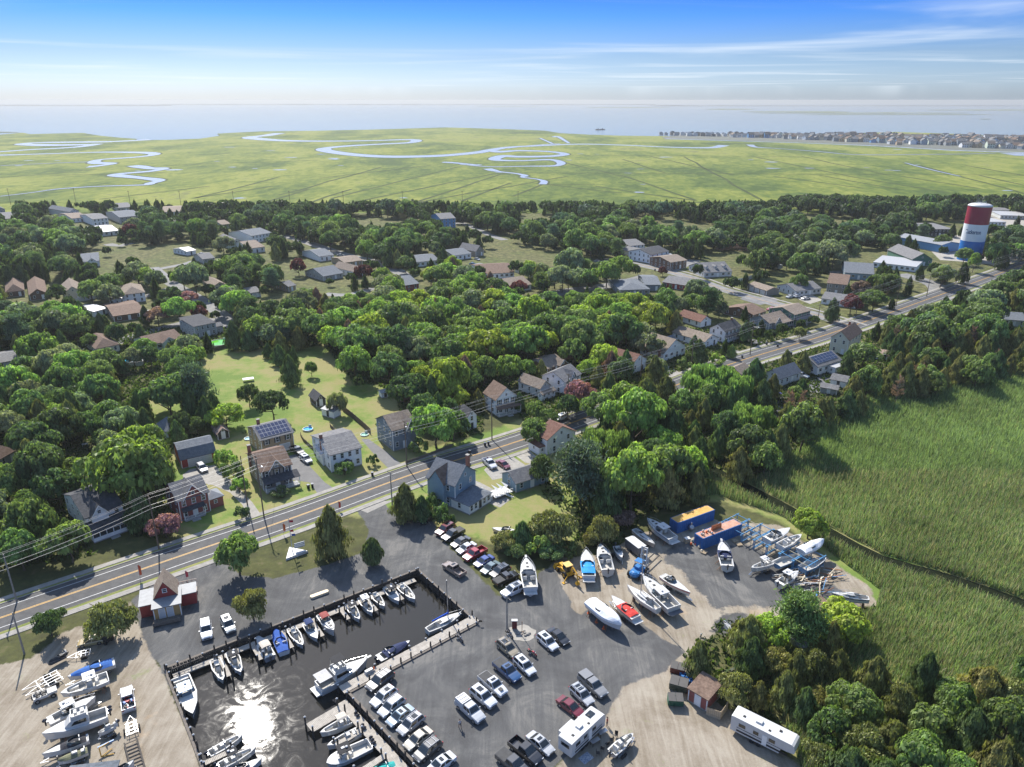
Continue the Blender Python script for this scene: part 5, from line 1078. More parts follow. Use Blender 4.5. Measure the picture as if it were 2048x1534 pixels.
def rv(name, label, rear, front, w, h, L=None, slide=True, cat='travel trailer', roofbits=True, fifth=False, z=0):
 A = G(*rear); B = G(*front); ang = math.atan2(B.y - A.y, B.x - A.x); L = L or (B - A).length; c = (A + B) / 2
 root = thing(name, label, cat, tuple(c), ang); h2 = L / 2
 m_ = MB(); z0 = .7
 prof = [(-h2, z0), (h2 - (2.2 if fifth else 0.1), z0), (h2 - (2.0 if fifth else 0), z0 + (.9 if fifth else .3)), (h2 - .1, z0 + (1.2 if fifth else .4)), (h2, z0 + 1.6), (h2 - .25, h - .25), (h2 - .6, h - .06), (-h2 + .3, h), (-h2, h - .1)]
 n = len(prof); vs = [(x, -w / 2, zz) for x, zz in prof] + [(x, w / 2, zz) for x, zz in prof]
 m_.add(vs, [tuple(range(n)), tuple(range(2 * n - 1, n - 1, -1))] + [(i, n + i, n + (i + 1) % n, (i + 1) % n) for i in range(n)]); m_.build('body', M_CAP, root)
 if slide: m_ = MB(); m_.box((-.2 * L, w / 2 + .35, z0 + 1.2), (L * .36, .9, 2.0)); m_.build('slide_out', M_CAP, root)
 for x, s, ww in ((-.32, -1, 1.0), (-.1, -1, .8), (.15, -1, .9), (-.3, 1, .7), (.2, 1, .9)):
  m_ = MB(); m_.box((x * L, s * (w / 2 + .015), z0 + 1.6), (ww, .05, .6)); m_.build('window', M_CGLASS, root)
 m_ = MB(); m_.box((-h2 - .015, 0, z0 + 1.6), (.05, w * .6, .6)); m_.build('window', M_CGLASS, root)
 m_ = MB(); m_.box((0, -w / 2 - .02, z0 + .45), (L * .8, .03, .3)); m_.box((0, -w / 2 - .02, z0 + 1.0), (L * .8, .03, .08)); m_.build('side_stripe', M_BLACK, root)
 m_ = MB(); m_.box((.04 * L, -w / 2 - .02, z0 + 1.0), (.7, .06, 1.8)); m_.build('door', M_TRIM, root)
 for x, y, sx, sy, sz in ((-.1, 0, 1.0, .8, .3), (.22, .3, .4, .4, .12), (-.33, -.3, .4, .4, .12), (.08, -.6, .35, .35, .1)):
  m_ = MB(); m_.box((x * L, y, h + sz / 2 - .04), (sx, sy, sz), taper=.85); m_.build('roof_vent', M_CAP if sx > .9 else M_BLACK, root)
 for s in (-1, 1):
  for x in (-.5, .5): m_ = MB(); m_.tube((x * 1.0 - .1 * L, s * (w / 2 - .3), .38), (x - .1 * L, s * (w / 2 + .0), .38), .38, 12); m_.build('wheel', M_TYRE, root)
 return root
rvm = rv('motorhome', 'white motorhome with slide-out and black trim next to the maroon sedan', (1130, 1513), (1196, 1450), 2.5, 3.3, 8.2)
m_ = MB(); m_.box((2.2, .3, 3.31), (1.3, 1.0, .05)); m_.build('solar_panel', M_CGLASS, rvm)
rv('fifth_wheel_trailer', 'dirty white fifth-wheel trailer parked under the cedars', (1480, 1462), (1575, 1510), 2.5, 3.4, 9.6, False, fifth=True)
rv('camper_trailer', 'white camper trailer behind dark trees by the left street', (523, 636), (557, 628), 2.4, 2.9, None, False)
rv('camper_trailer', 'white camper under tall pines right of centre', (1530, 533), (1562, 540), 2.4, 2.9, None, False)
A = G(1265, 1108); ct = thing('cargo_trailer', 'small grey enclosed cargo trailer with white roof behind the boats', 'trailer', tuple(G(1270, 1103)), R(-60))
m_ = MB(); m_.m(0).box((0, 0, 1.4), (4.4, 2.1, 1.9)); m_.m(1).box((0, 0, 2.38), (4.5, 2.2, .1)); m_.build('box', [mat('trailer_side', (.16, .15, .14), .6), M_CAP], ct)
for s in (-1, 1): m_ = MB(); m_.tube((0, s * 1.05, .35), (0, s * 1.2, .35), .35, 10); m_.build('wheel', M_TYRE, ct)
m_ = MB(); m_.tube((2.2, 0, .5), (3.4, 0, .5), .06); m_.build('drawbar', M_BLACK, ct)
def motorcycle(label, a, b, col):
 A = G(*a); B = G(*b); ang = math.atan2((B - A).y, (B - A).x); root = thing('motorcycle', label, 'motorcycle', tuple((A + B) / 2), ang, 'motorcycles in the car park')
 for x in (-.75, .8):
  m_ = MB(); m_.tube((x, -.08, .33), (x, .08, .33), .33, 12); w_ = m_.build('wheel', M_TYRE, root); m_ = MB(); m_.tube((x, -.1, .33), (x, .1, .33), .19, 8); m_.build('rim', M_RIM, w_)
 P_ = mat('bike_paint_' + ('red' if col[0] > .2 else 'blue'), col, .3, coat=1)
 m_ = MB(); m_.ell((.25, 0, .82), (.38, .18, .18)); m_.build('fuel_tank', P_, root, smooth=True)
 m_ = MB(); m_.ell((-.75, 0, .62), (.42, .13, .16)); m_.ell((.8, 0, .62), (.34, .1, .12)); m_.build('mudguard', P_, root, smooth=True)
 m_ = MB(); m_.box((-.35, 0, .78), (.7, .32, .14), taper=.8); m_.build('seat', M_BLACK, root)
 m_ = MB(); m_.box((.05, 0, .48), (.55, .34, .36)); m_.tube((-.2, .2, .3), (-1.0, .24, .32), .06); m_.tube((-.2, -.2, .3), (-1.0, -.24, .32), .06); m_.build('engine', M_CHROME, root)
 m_ = MB(); m_.tube((.55, 0, .95), (.82, 0, .35), .05); m_.tube((.45, -.4, 1.05), (.45, .4, 1.05), .025); m_.ell((.68, 0, .88), (.1, .1, .1)); m_.build('handlebar', M_CHROME, root)
 for s in (-1, 1): m_ = MB(); m_.box((-.8, s * .3, .6), (.5, .2, .3)); m_.build('pannier', M_BLACK, root)
motorcycle('dark motorcycle leaning beside the utility pole and shell circle', (1013, 1264), (1027, 1280), (.03, .03, .05))
motorcycle('red touring motorcycle behind the beige SUV', (1056, 1303), (1074, 1317), (.4, .02, .02))
motorcycle('blue-grey motorcycle standing alone near the sailboat quay', (914, 1274), (926, 1287), (.03, .05, .12))
# ------------------------------------------------------------------ boats
M_HULL = mat('gelcoat', (1, 1, 1), 0.25, 0.04, 0.8, obj_col=True, coat=.6); M_DECKW = mat('deck_white', (.48, .475, .455), .5, .1, 2)
M_SOLE = mat('cockpit_sole', (.42, .40, .36), .7, .12, 3); M_ANTI = mat('bottom_paint', (.05, .06, .10), .8, .2); M_CUSH = mat('cushion', (.62, .60, .55), .7, .1)
M_OUTB = mat('outboard_black', (.03, .03, .035), .3, .05, coat=.5); M_WSH = mat('tinted_screen', (.06, .09, .11), .08, 0, spec=.8); M_STEEL = mat('stainless', (.55, .56, .57), .25, 0, metal=1)
CANV = {}
def canvas(col):
 k = 'canvas_%02d%02d%02d' % tuple(int(c * 99) for c in col)
 return mat(k, col, .85, .15, 1.5, bump=.35, bscale=2.5)
def hull_shape(L, Bm, fb, kind):
 fine = {'sail': 1.6, 'speed': 1.7, 'cruiser': 2.4, 'skiff': 2.6, 'cat': 5}.get(kind, 2.1); tr = {'sail': .62, 'speed': .88}.get(kind, .9)
 st = {'sail': .42, 'speed': .3}.get(kind, .45)
 def hb(u): return Bm / 2 * (tr + (1 - tr) * min(1, u / st)) * (1 - max(0, (u - st) / (1 - st)) ** fine) + .02
 def sh(u): return fb * (1 + (.12 if kind == 'sail' else .28) * u * u)
 def kl(u): return -fb * .45 * (1 - max(0, (u - .75) / .25) ** 2 * .95) if kind != 'sail' else -fb * (.15 + .5 * math.sin(math.pi * min(1, u + .08)))
 return hb, sh, kl
def boat(label, stern, bow, z, kind='console', name='boat', col=(.54, .54, .53), group=None, feats=(), Bm=None, fb=None, stripe=None, canv=(.02, .03, .06), cat='boat', zref=None, land=None, cover_col=None):
 fb = fb or {'cruiser': 1.25, 'flybridge': 1.4, 'sail': .95, 'skiff': .6, 'speed': .8}.get(kind, .85)
 zr = z + fb
 A = G(*stern, zr); B = G(*bow, zr); L = (B - A).length; ang = math.atan2((B - A).y, (B - A).x)
 Bm = Bm or {'cruiser': .33, 'flybridge': .33, 'sail': .29, 'speed': .29, 'skiff': .36, 'cat': .38}.get(kind, .33) * L
 Bm = min(Bm, 3.6)
 root = thing(name, label, cat, (A.x, A.y, z), ang, group)
 hb, sh, kl = hull_shape(L, Bm, fb, kind)
 us = [0, .08, .2, .32, .44, .55, .65, .74, .82, .89, .95, .985, 1]
 def X(u, zz): return L * (u if u < .95 else u)
 hm = MB(); rings = []
 for u in us:
  b, s_, k = hb(u), sh(u), kl(u); x = L * u; fl = .80 if u < .6 else .80 - .35 * (u - .6) / .4
  xk = x - (L * .09 * max(0, (u - .8) / .2))
  rings.append([(x, -b, s_), (x - (x - xk) * .3, -b * (fl + .1), s_ * .45), (xk * .5 + x * .5, -b * fl, .02), (xk, 0, k), (xk * .5 + x * .5, b * fl, .02), (x - (x - xk) * .3, b * (fl + .1), s_ * .45), (x, b, s_)])
 n = 7; vs = [p for r in rings for p in r]
 for k in range(len(rings) - 1):
  for i in range(n - 1):
   hm.m(1 if i in (2, 3) else 0); hm.add([rings[k][i], rings[k][i + 1], rings[k + 1][i + 1], rings[k + 1][i]], [(0, 1, 2, 3)])
 hm.m(0).add(rings[0], [tuple(range(n))])
 h_ = hm.build('hull', [M_HULL, M_ANTI], root, smooth=False); h_.color = (*col, 1)
 if stripe:
  sm = MB()
  for sgn in (-1, 1):
   for k in range(len(rings) - 1):
    i0, i1 = (0, 1) if sgn < 0 else (6, 5)
    q = [Vector(rings[k][i0]).lerp(Vector(rings[k][i1]), .25), Vector(rings[k][i0]).lerp(Vector(rings[k][i1]), .6), Vector(rings[k + 1][i0]).lerp(Vector(rings[k + 1][i1]), .6), Vector(rings[k + 1][i0]).lerp(Vector(rings[k + 1][i1]), .25)]
    sm.add([(p.x, p.y + sgn * .012, p.z) for p in q], [(0, 1, 2, 3)])
  sm.build('hull_stripe', mat('stripe_%d' % int(stripe[0] * 99), stripe, .3), root)
 cab = {'cruiser': .52, 'flybridge': .36, 'sail': .30, 'speed': .42, 'console': .86, 'skiff': .92, 'bow': .5, 'walk': .5, 'cat': .7}.get(kind, .6)
 dm = MB(); rr = []
 du = [0, .015, .03, .2, .4, cab - .02, cab + .01, (cab + 1) / 2, .93, 1.0]; du = sorted(set(min(1, max(0, x)) for x in du))
 for u in du:
  b, s_ = hb(u), sh(u); x = L * u; gw = min(.2, b * .3); inn = .03 <= u <= cab - .015
  zf = s_ * .25 if inn else s_ + .10 * min(1, b)
  if not inn: rr.append([(x, -b, s_), (x, -b + gw * .3, s_ + .04), (x, -max(b - gw * 2, 0), zf), (x, max(b - gw * 2, 0), zf), (x, b - gw * .3, s_ + .04), (x, b, s_)])
  else: rr.append([(x, -b, s_), (x, -b + gw, s_ + .03), (x, -max(b - gw - .04, 0), zf), (x, max(b - gw - .04, 0), zf), (x, b - gw, s_ + .03), (x, b, s_)])
 for k in range(len(rr) - 1):
  for i in range(5):
   dm.m(1 if i == 2 and .02 < du[k] < cab - .03 else 0); dm.add([rr[k][i], rr[k + 1][i], rr[k + 1][i + 1], rr[k][i + 1]], [(0, 1, 2, 3)])
 dm.build('deck', [M_DECKW, M_SOLE], root)
 fl = sh(0) * .25
 def P(nm, m_, mt, **k_): return m_.build(nm, mt, root, **k_)
 F = set(feats)
 if 'outboard' in F or 'twin' in F or 'triple' in F:
  ys = [0] if 'outboard' in F else ([-.35, .35] if 'twin' in F else [-.6, 0, .6])
  for y in ys:
   m_ = MB(); m_.m(0).ell((-.42, y, sh(0) + .35), (.36, .22, .32), 8, 5); m_.m(0).box((-.38, y, sh(0) - .25), (.22, .16, .8)); m_.m(1).box((-.1, y, sh(0) - .1), (.3, .3, .25)); P('outboard_motor', m_, [M_OUTB, M_STEEL])
 if 'platform' in F: m_ = MB(); m_.box((-.45, 0, sh(0) * .35), (.95, hb(0) * 1.8, .09)); P('swim_platform', m_, M_DECKW)
 if 'greyplat' in F: m_ = MB(); m_.box((-.5, 0, sh(0) * .4), (1.05, hb(0) * 1.85, .09)); P('swim_platform', m_, mat('grey_teak', (.12, .12, .13), .8))
 cx = {'console': .40, 'skiff': .42, 'walk': .45}.get(kind, cab - .08) * L
 if kind in ('console', 'cat', 'skiff') and 'nocon' not in F:
  m_ = MB(); m_.m(0).box((cx, 0, fl + .55), (.9, min(.9, Bm * .35), 1.05), taper=.85); m_.m(1).box((cx + .3, 0, fl + 1.25), (.06, .8, .45)); P('console', m_, [M_DECKW, M_WSH])
  m_ = MB(); m_.box((cx - 1.1, 0, fl + .45), (.55, min(1.0, Bm * .4), .85)); m_.box((cx - 1.32, 0, fl + 1.05), (.12, min(1.0, Bm * .4), .4)); P('helm_seat', m_, M_CUSH)
  [P('bow_seat', MB().box((L * .72, s * hb(.72) * .55, fl + .3), (L * .2, hb(.72) * .45, .5)), M_CUSH) for s in (-1, 1)]
 if kind in ('bow', 'speed', 'walk', 'cruiser'):
  m_ = MB(); zc = sh(cab) + .08; wv = hb(cab) * .86; xc = cab * L
  for a, b_ in (((xc + .45, -wv * .45), (xc + .45, wv * .45)), ((xc - .35, -wv), (xc + .45, -wv * .45)), ((xc + .45, wv * .45), (xc - .35, wv)), ((xc - 1.4, -wv), (xc - .35, -wv)), ((xc - .35, wv), (xc - 1.4, wv))):
   dx = -.35; m_.add([(a[0], a[1], zc), (b_[0], b_[1], zc), (b_[0] + dx, b_[1] * .93, zc + .5), (a[0] + dx, a[1] * .93, zc + .5), (a[0] - .03, a[1], zc), (b_[0] - .03, b_[1], zc), (b_[0] + dx - .03, b_[1] * .93, zc + .5), (a[0] + dx - .03, a[1] * .93, zc + .5)], [(0, 1, 2, 3), (7, 6, 5, 4), (3, 2, 6, 7), (0, 3, 7, 4), (1, 5, 6, 2)])
  P('windscreen', m_, M_WSH)
  [P('seat', MB().box((xc - 1.1, s * hb(.4) * .5, fl + .5), (.6, hb(.4) * .55, .55)).box((xc - 1.36, s * hb(.4) * .5, fl + .95), (.12, hb(.4) * .55, .5)), M_CUSH) for s in (-1, 1)]; P('stern_bench', MB().box((.45, 0, fl + .4), (.6, hb(.1) * 1.5, .5)), M_CUSH)
  m_ = MB(); m_.box((xc - .55, hb(.4) * .5, fl + .75), (.5, .6, .5)); P('dash', m_, M_BLACK)
 if kind == 'cruiser' or 'hatches' in F:
  u0 = cab + .03; r3 = []
  for u in (u0, u0 + (1 - u0) * .3, u0 + (1 - u0) * .6, u0 + (1 - u0) * .78):
   b = hb(u) * .7; zz = sh(u) + .08; hh = .32 * (1 - (u - u0) / (1 - u0)); r3.append([(u * L, -b, zz), (u * L, -b * .8, zz + hh), (u * L, b * .8, zz + hh), (u * L, b, zz)])
  m_ = MB(); m_.loft(r3, True, False); P('cabin_top', m_, M_DECKW)
  for q in (.2, .5): u = u0 + (1 - u0) * q; m_ = MB(); m_.box((u * L, 0, sh(u) + .1 + .32 * (1 - q)), (.5, .5, .06)); P('hatch', m_, M_BLACK)
 if 'rail' in F:
  m_ = MB(); pr = {-1: None, 1: None}
  for u in (.5, .6, .7, .8, .9, .99):
   for s in (-1, 1):
    p0 = Vector((u * L, s * max(hb(u) - .1, 0), sh(u) + .03)); p1 = p0 + Vector((.05, 0, .55)); m_.tube(p0, p1, .018, 4)
    if pr[s] is not None: m_.tube(pr[s], p1, .022, 4)
    pr[s] = p1
  m_.tube(pr[-1], pr[1], .022, 4); P('bow_rail', m_, M_STEEL)
 if 'pulpit' in F: m_ = MB(); m_.box((L + .3, 0, sh(1) + .05), (.9, .4, .08)); P('bow_pulpit', m_, M_DECKW)
 top = None
 for f_ in F:
  if f_.startswith('top:'): top = f_[4:]
 if top:
  tc_ = dict(white=M_CAP, black=canvas((.02, .02, .022)), navy=canvas((.02, .04, .12)), maroon=canvas((.25, .06, .05)), beige=canvas((.48, .43, .36)), grey=canvas((.42, .41, .40)), sky=mat('pale_blue_top', (.28, .46, .6), .4))[top]
  tx = cx - .15 if kind in ('console', 'cat', 'skiff', 'walk') else cab * L - 1.2; tl = min(2.4, L * .28); tw = min(Bm * .38, 1.05); tz = fl + 2.15
  if top in ('navy', 'maroon', 'beige', 'grey'):
   m_ = MB(); r4 = [[(tx + tl * q, -tw, tz - .12 - .25 * abs(q) ** 2), (tx + tl * q, -tw * .6, tz + .02 - .2 * abs(q) ** 2), (tx + tl * q, tw * .6, tz + .02 - .2 * abs(q) ** 2), (tx + tl * q, tw, tz - .12 - .25 * abs(q) ** 2)] for q in (-.5, -.25, 0, .25, .5)]
   m_.loft(r4, True, False)
   m_.loft([[(a, b, c - .04) for a, b, c in r] for r in r4][::-1], True, False); t_ = P('bimini_top', m_, tc_)
  else:
   m_ = MB(); m_.box((tx, 0, tz), (tl, tw * 2, .1), taper=.96); t_ = P('hard_top', m_, tc_)
   if top == 'black' or True: m_ = MB(); m_.box((tx + .1, 0, tz + .08), (.5, .35, .12)); m_.ell((tx - .4, .2, tz + .18), (.22, .22, .14), 8, 4); m_.build('radar_dome', M_CAP, t_)
  [MB().tube((tx + sx * tl * .4, sy * tw * .9, fl + (.1 if kind == 'console' else .5)), (tx + sx * tl * .38, sy * tw * .85, tz - .15), .03, 5).build('support_pole', M_STEEL, t_) for sx in (-1, 1) for sy in (-1, 1)]
  if top == 'black' and kind == 'cat': pass
 if kind == 'flybridge':
  zc = sh(.4); x0, x1 = .28 * L, .66 * L
  m_ = MB(); r5 = []
  for x, s_, hh in ((x0, .8, 1.35), (x0 + .4 * (x1 - x0), .8, 1.35), (x0 + .75 * (x1 - x0), .74, 1.15), (x1, .6, .25)):
   b = hb(x / L) * s_; r5.append([(x, -b, zc), (x, -b * .88, zc + hh), (x, b * .88, zc + hh), (x, b, zc)])
  m_.loft(r5, True, False); P('cabin', m_, M_DECKW)
  for s in (-1, 1):
   m_ = MB(); b = hb(.42) * .8; m_.add([(x0 + .3, s * (b + .01), zc + .5), (x1 - .9, s * (b * .95 + .01), zc + .5), (x1 - 1.4, s * (b * .9 + .02), zc + 1.05), (x0 + .3, s * (b * .9 + .02), zc + 1.1)], [(0, 1, 2, 3)]); P('cabin_window', m_, M_CGLASS)
  m_ = MB(); xb = x0 + .35 * (x1 - x0)
  for (c, d) in (((xb, 0, zc + 1.42), (2.2, 1.9, .12)), ((xb + 1.0, 0, zc + 1.75), (.12, 1.7, .6)), ((xb, .9, zc + 1.7), (2.0, .1, .5)), ((xb, -.9, zc + 1.7), (2.0, .1, .5)), ((xb + .4, 0, zc + 1.8), (.4, .8, .6)), ((xb - .5, 0, zc + 1.75), (.5, .8, .5))): m_.box(c, d)
  P('flybridge', m_, M_DECKW)
  if 'flytop' in F:
   m_ = MB(); m_.box((xb, 0, zc + 3.4), (2.1, 1.9, .07)); t_ = P('flybridge_top', m_, canvas((.02, .02, .022))); [MB().tube((xb + a, b, zc + 1.5), (xb + a, b, zc + 3.35), .03, 4).build('support_pole', M_STEEL, t_) for a in (-.9, .9) for b in (-.85, .85)]
   m_ = MB(); m_.box((1.0, 0, sh(0) + 1.5), (2.3, hb(.1) * 1.75, .07)); t_ = P('aft_canopy', m_, canvas((.45, .44, .43))); [MB().tube((1.0 + a, b, sh(0)), (1.0 + a, b, sh(0) + 1.5), .03, 4).build('support_pole', M_STEEL, t_) for a in (-1, 1) for b in (-hb(.1) * .8, hb(.1) * .8)]
 if 'fishcock' in F:
  m_ = MB(); [m_.box((.8 + k * .9, (-1) ** k * .5, fl + .25), (.6, .4, .4)) for k in range(2)]; P('tackle_box', m_, M_CUSH)
 if cover_col is not None:
  u0, u1, hgt = 0.0, 1.0, .35
  for f_ in F:
   if f_.startswith('cov:'): u0, u1, hgt = [float(q) for q in f_[4:].split(',')]
  m_ = MB(); r6 = []; N_ = 12
  for i in range(N_ + 1):
   u = u0 + (u1 - u0) * i / N_; b = hb(u) * (.97 if u1 < 1 or 'full' not in F else 1.03); zz = sh(u) + .05; t = i / N_
   hh = hgt * (math.sin(math.pi * min(1, max(.04, t))) ** .45) * (1 + .12 * math.sin(t * 17)); dr = .45 if 'full' in F else .02
   r6.append([(u * L, -b * 1.02, zz - dr), (u * L, -b * 1.02, zz), (u * L, -b * .5, zz + hh * .7), (u * L, 0, zz + hh), (u * L, b * .5, zz + hh * .7), (u * L, b * 1.02, zz), (u * L, b * 1.02, zz - dr)])
  m_.loft(r6, True, False); P('cover', m_, canvas(cover_col), smooth=False)
 if kind == 'sail':
  m_ = MB(); r7 = []
  for x, w_, hh in ((.3, .62, .35), (.45, .66, .38), (.6, .6, .32), (.72, .4, .08)):
   r7.append([(x * L, -hb(x) * w_, sh(x) + .05), (x * L, -hb(x) * w_ * .85, sh(x) + .05 + hh), (x * L, hb(x) * w_ * .85, sh(x) + .05 + hh), (x * L, hb(x) * w_, sh(x) + .05)])
  m_.loft(r7, True, False); P('cabin_trunk', m_, M_DECKW)
  for s in (-1, 1): m_ = MB(); m_.box((.48 * L, s * (hb(.48) * .64), sh(.48) + .26), (L * .18, .04, .14)); P('cabin_window', m_, M_CGLASS)
  m_ = MB(); m_.box((.33 * L, 0, sh(.3) + .42), (.9, .7, .06)); P('hatch', m_, M_BLACK)
  if 'mast' in F:
   mh = L * 1.25 if 'tall' in F else L * 1.05; m_ = MB(); m_.tube((.56 * L, 0, sh(.5)), (.56 * L, 0, sh(.5) + mh), .1, 6); P('mast', m_, M_RIM)
   m_ = MB(); m_.tube((.56 * L, 0, sh(.5) + 1.3), (.12 * L, 0, sh(.5) + 1.25), .06, 6); P('boom', m_, M_STEEL)
   if 'blue' in F: m_ = MB(); m_.tube((.56 * L, 0, sh(.5) + 1.45), (.14 * L, 0, sh(.5) + 1.36), .2, 7, .12); m_.tube((.57 * L, 0, sh(.5) + 1.2), (.56 * L, 0, sh(.5) + 2.2), .16, 6, .1); P('sail_cover', m_, canvas((.01, .08, .45)))
   m_ = MB(); tp = (.56 * L, 0, sh(.5) + mh * .97); [m_.tube(tp, q, .012, 3) for q in ((L, 0, sh(1)), (0, 0, sh(0)), (.5 * L, hb(.5), sh(.5)), (.5 * L, -hb(.5), sh(.5)))]; P('rigging', m_, M_STEEL)
  else: m_ = MB(); m_.tube((.1 * L, .3, sh(.3) + .6), (1.0 * L, .1, sh(.9) + .5), .06, 5); P('stowed_mast', m_, M_STEEL)
  if land: m_ = MB(); m_.add([(.4 * L, -.1, kl(.4)), (.6 * L, -.1, kl(.5)), (.58 * L, -.05, -1.4), (.45 * L, -.05, -1.4), (.4 * L, .1, kl(.4)), (.6 * L, .1, kl(.5)), (.58 * L, .05, -1.4), (.45 * L, .05, -1.4)], [(0, 1, 2, 3), (7, 6, 5, 4), (0, 3, 7, 4), (1, 5, 6, 2), (3, 2, 6, 7)]); P('keel', m_, M_ANTI)
 if 'person' in F: pass
 if land in ('trailer', 'stands'):
  gz = -z
  if land == 'trailer':
   tr = thing('boat_trailer', 'galvanised trailer under the ' + sname(label), 'trailer', (A.x, A.y, 0), ang)
   m_ = MB(); [m_.tube((.1 * L, s * .8, z * .5), (.75 * L, s * .6, z * .5), .06, 4) for s in (-1, 1)]; [m_.tube((.75 * L, s * .6, z * .5), (1.08 * L, 0, z * .45), .06, 4) for s in (-1, 1)]
   [m_.box((x * L, 0, z * .5), (.1, 1.7, .1)) for x in (.15, .35, .55, .72)]; [m_.tube((.15 * L, s * .7, z * .7), (.6 * L, s * .5, z * .7), .07, 4) for s in (-1, 1)]; [m_.box((x * L, s * .75, z * .6), (.07, .07, z * .25)) for x in (.15, .35, .55) for s in (-1, 1)]
   m_.build('frame', M_STEEL, tr)
   for x in (.26, .38):
    for s in (-1, 1): m_ = MB(); m_.tube((x * L, s * 1.0, .32), (x * L, s * 1.2, .32), .32, 10); m_.build('wheel', M_TYRE, tr)
  else:
   tr = thing('boat_stand', 'jack stands under the ' + sname(label), 'boat stand', (A.x, A.y, 0), ang)
   for x in (.15, .4, .68):
    for s in (-1, 1):
     m_ = MB(); y = hb(x) * .8 * s; [m_.tube((x * L + a, y + s * .35 + b, 0), (x * L, y * .95, z + .1), .035, 4) for a, b in ((-.3, -.2), (.3, -.2), (0, .3))]; m_.build('stand', M_RUST, tr)
   m_ = MB(); [m_.box((x * L, 0, (z + kl(x)) / 2), (.35, .5, max(.1, z + kl(x)))) for x in (.12, .5, .75)]; m_.build('block', M_PILE, tr)
 return root
WZ = WATER_Z
D1 = 'boats moored along the highway-side walkway'; D2 = 'boats rafted along the lower right walkway'; D3 = 'boats moored in the sun glare'; Y1 = 'boats stored ashore in the right yard'; Y0 = 'boats stored ashore on the left sand'
CR = (.62, .60, .54)
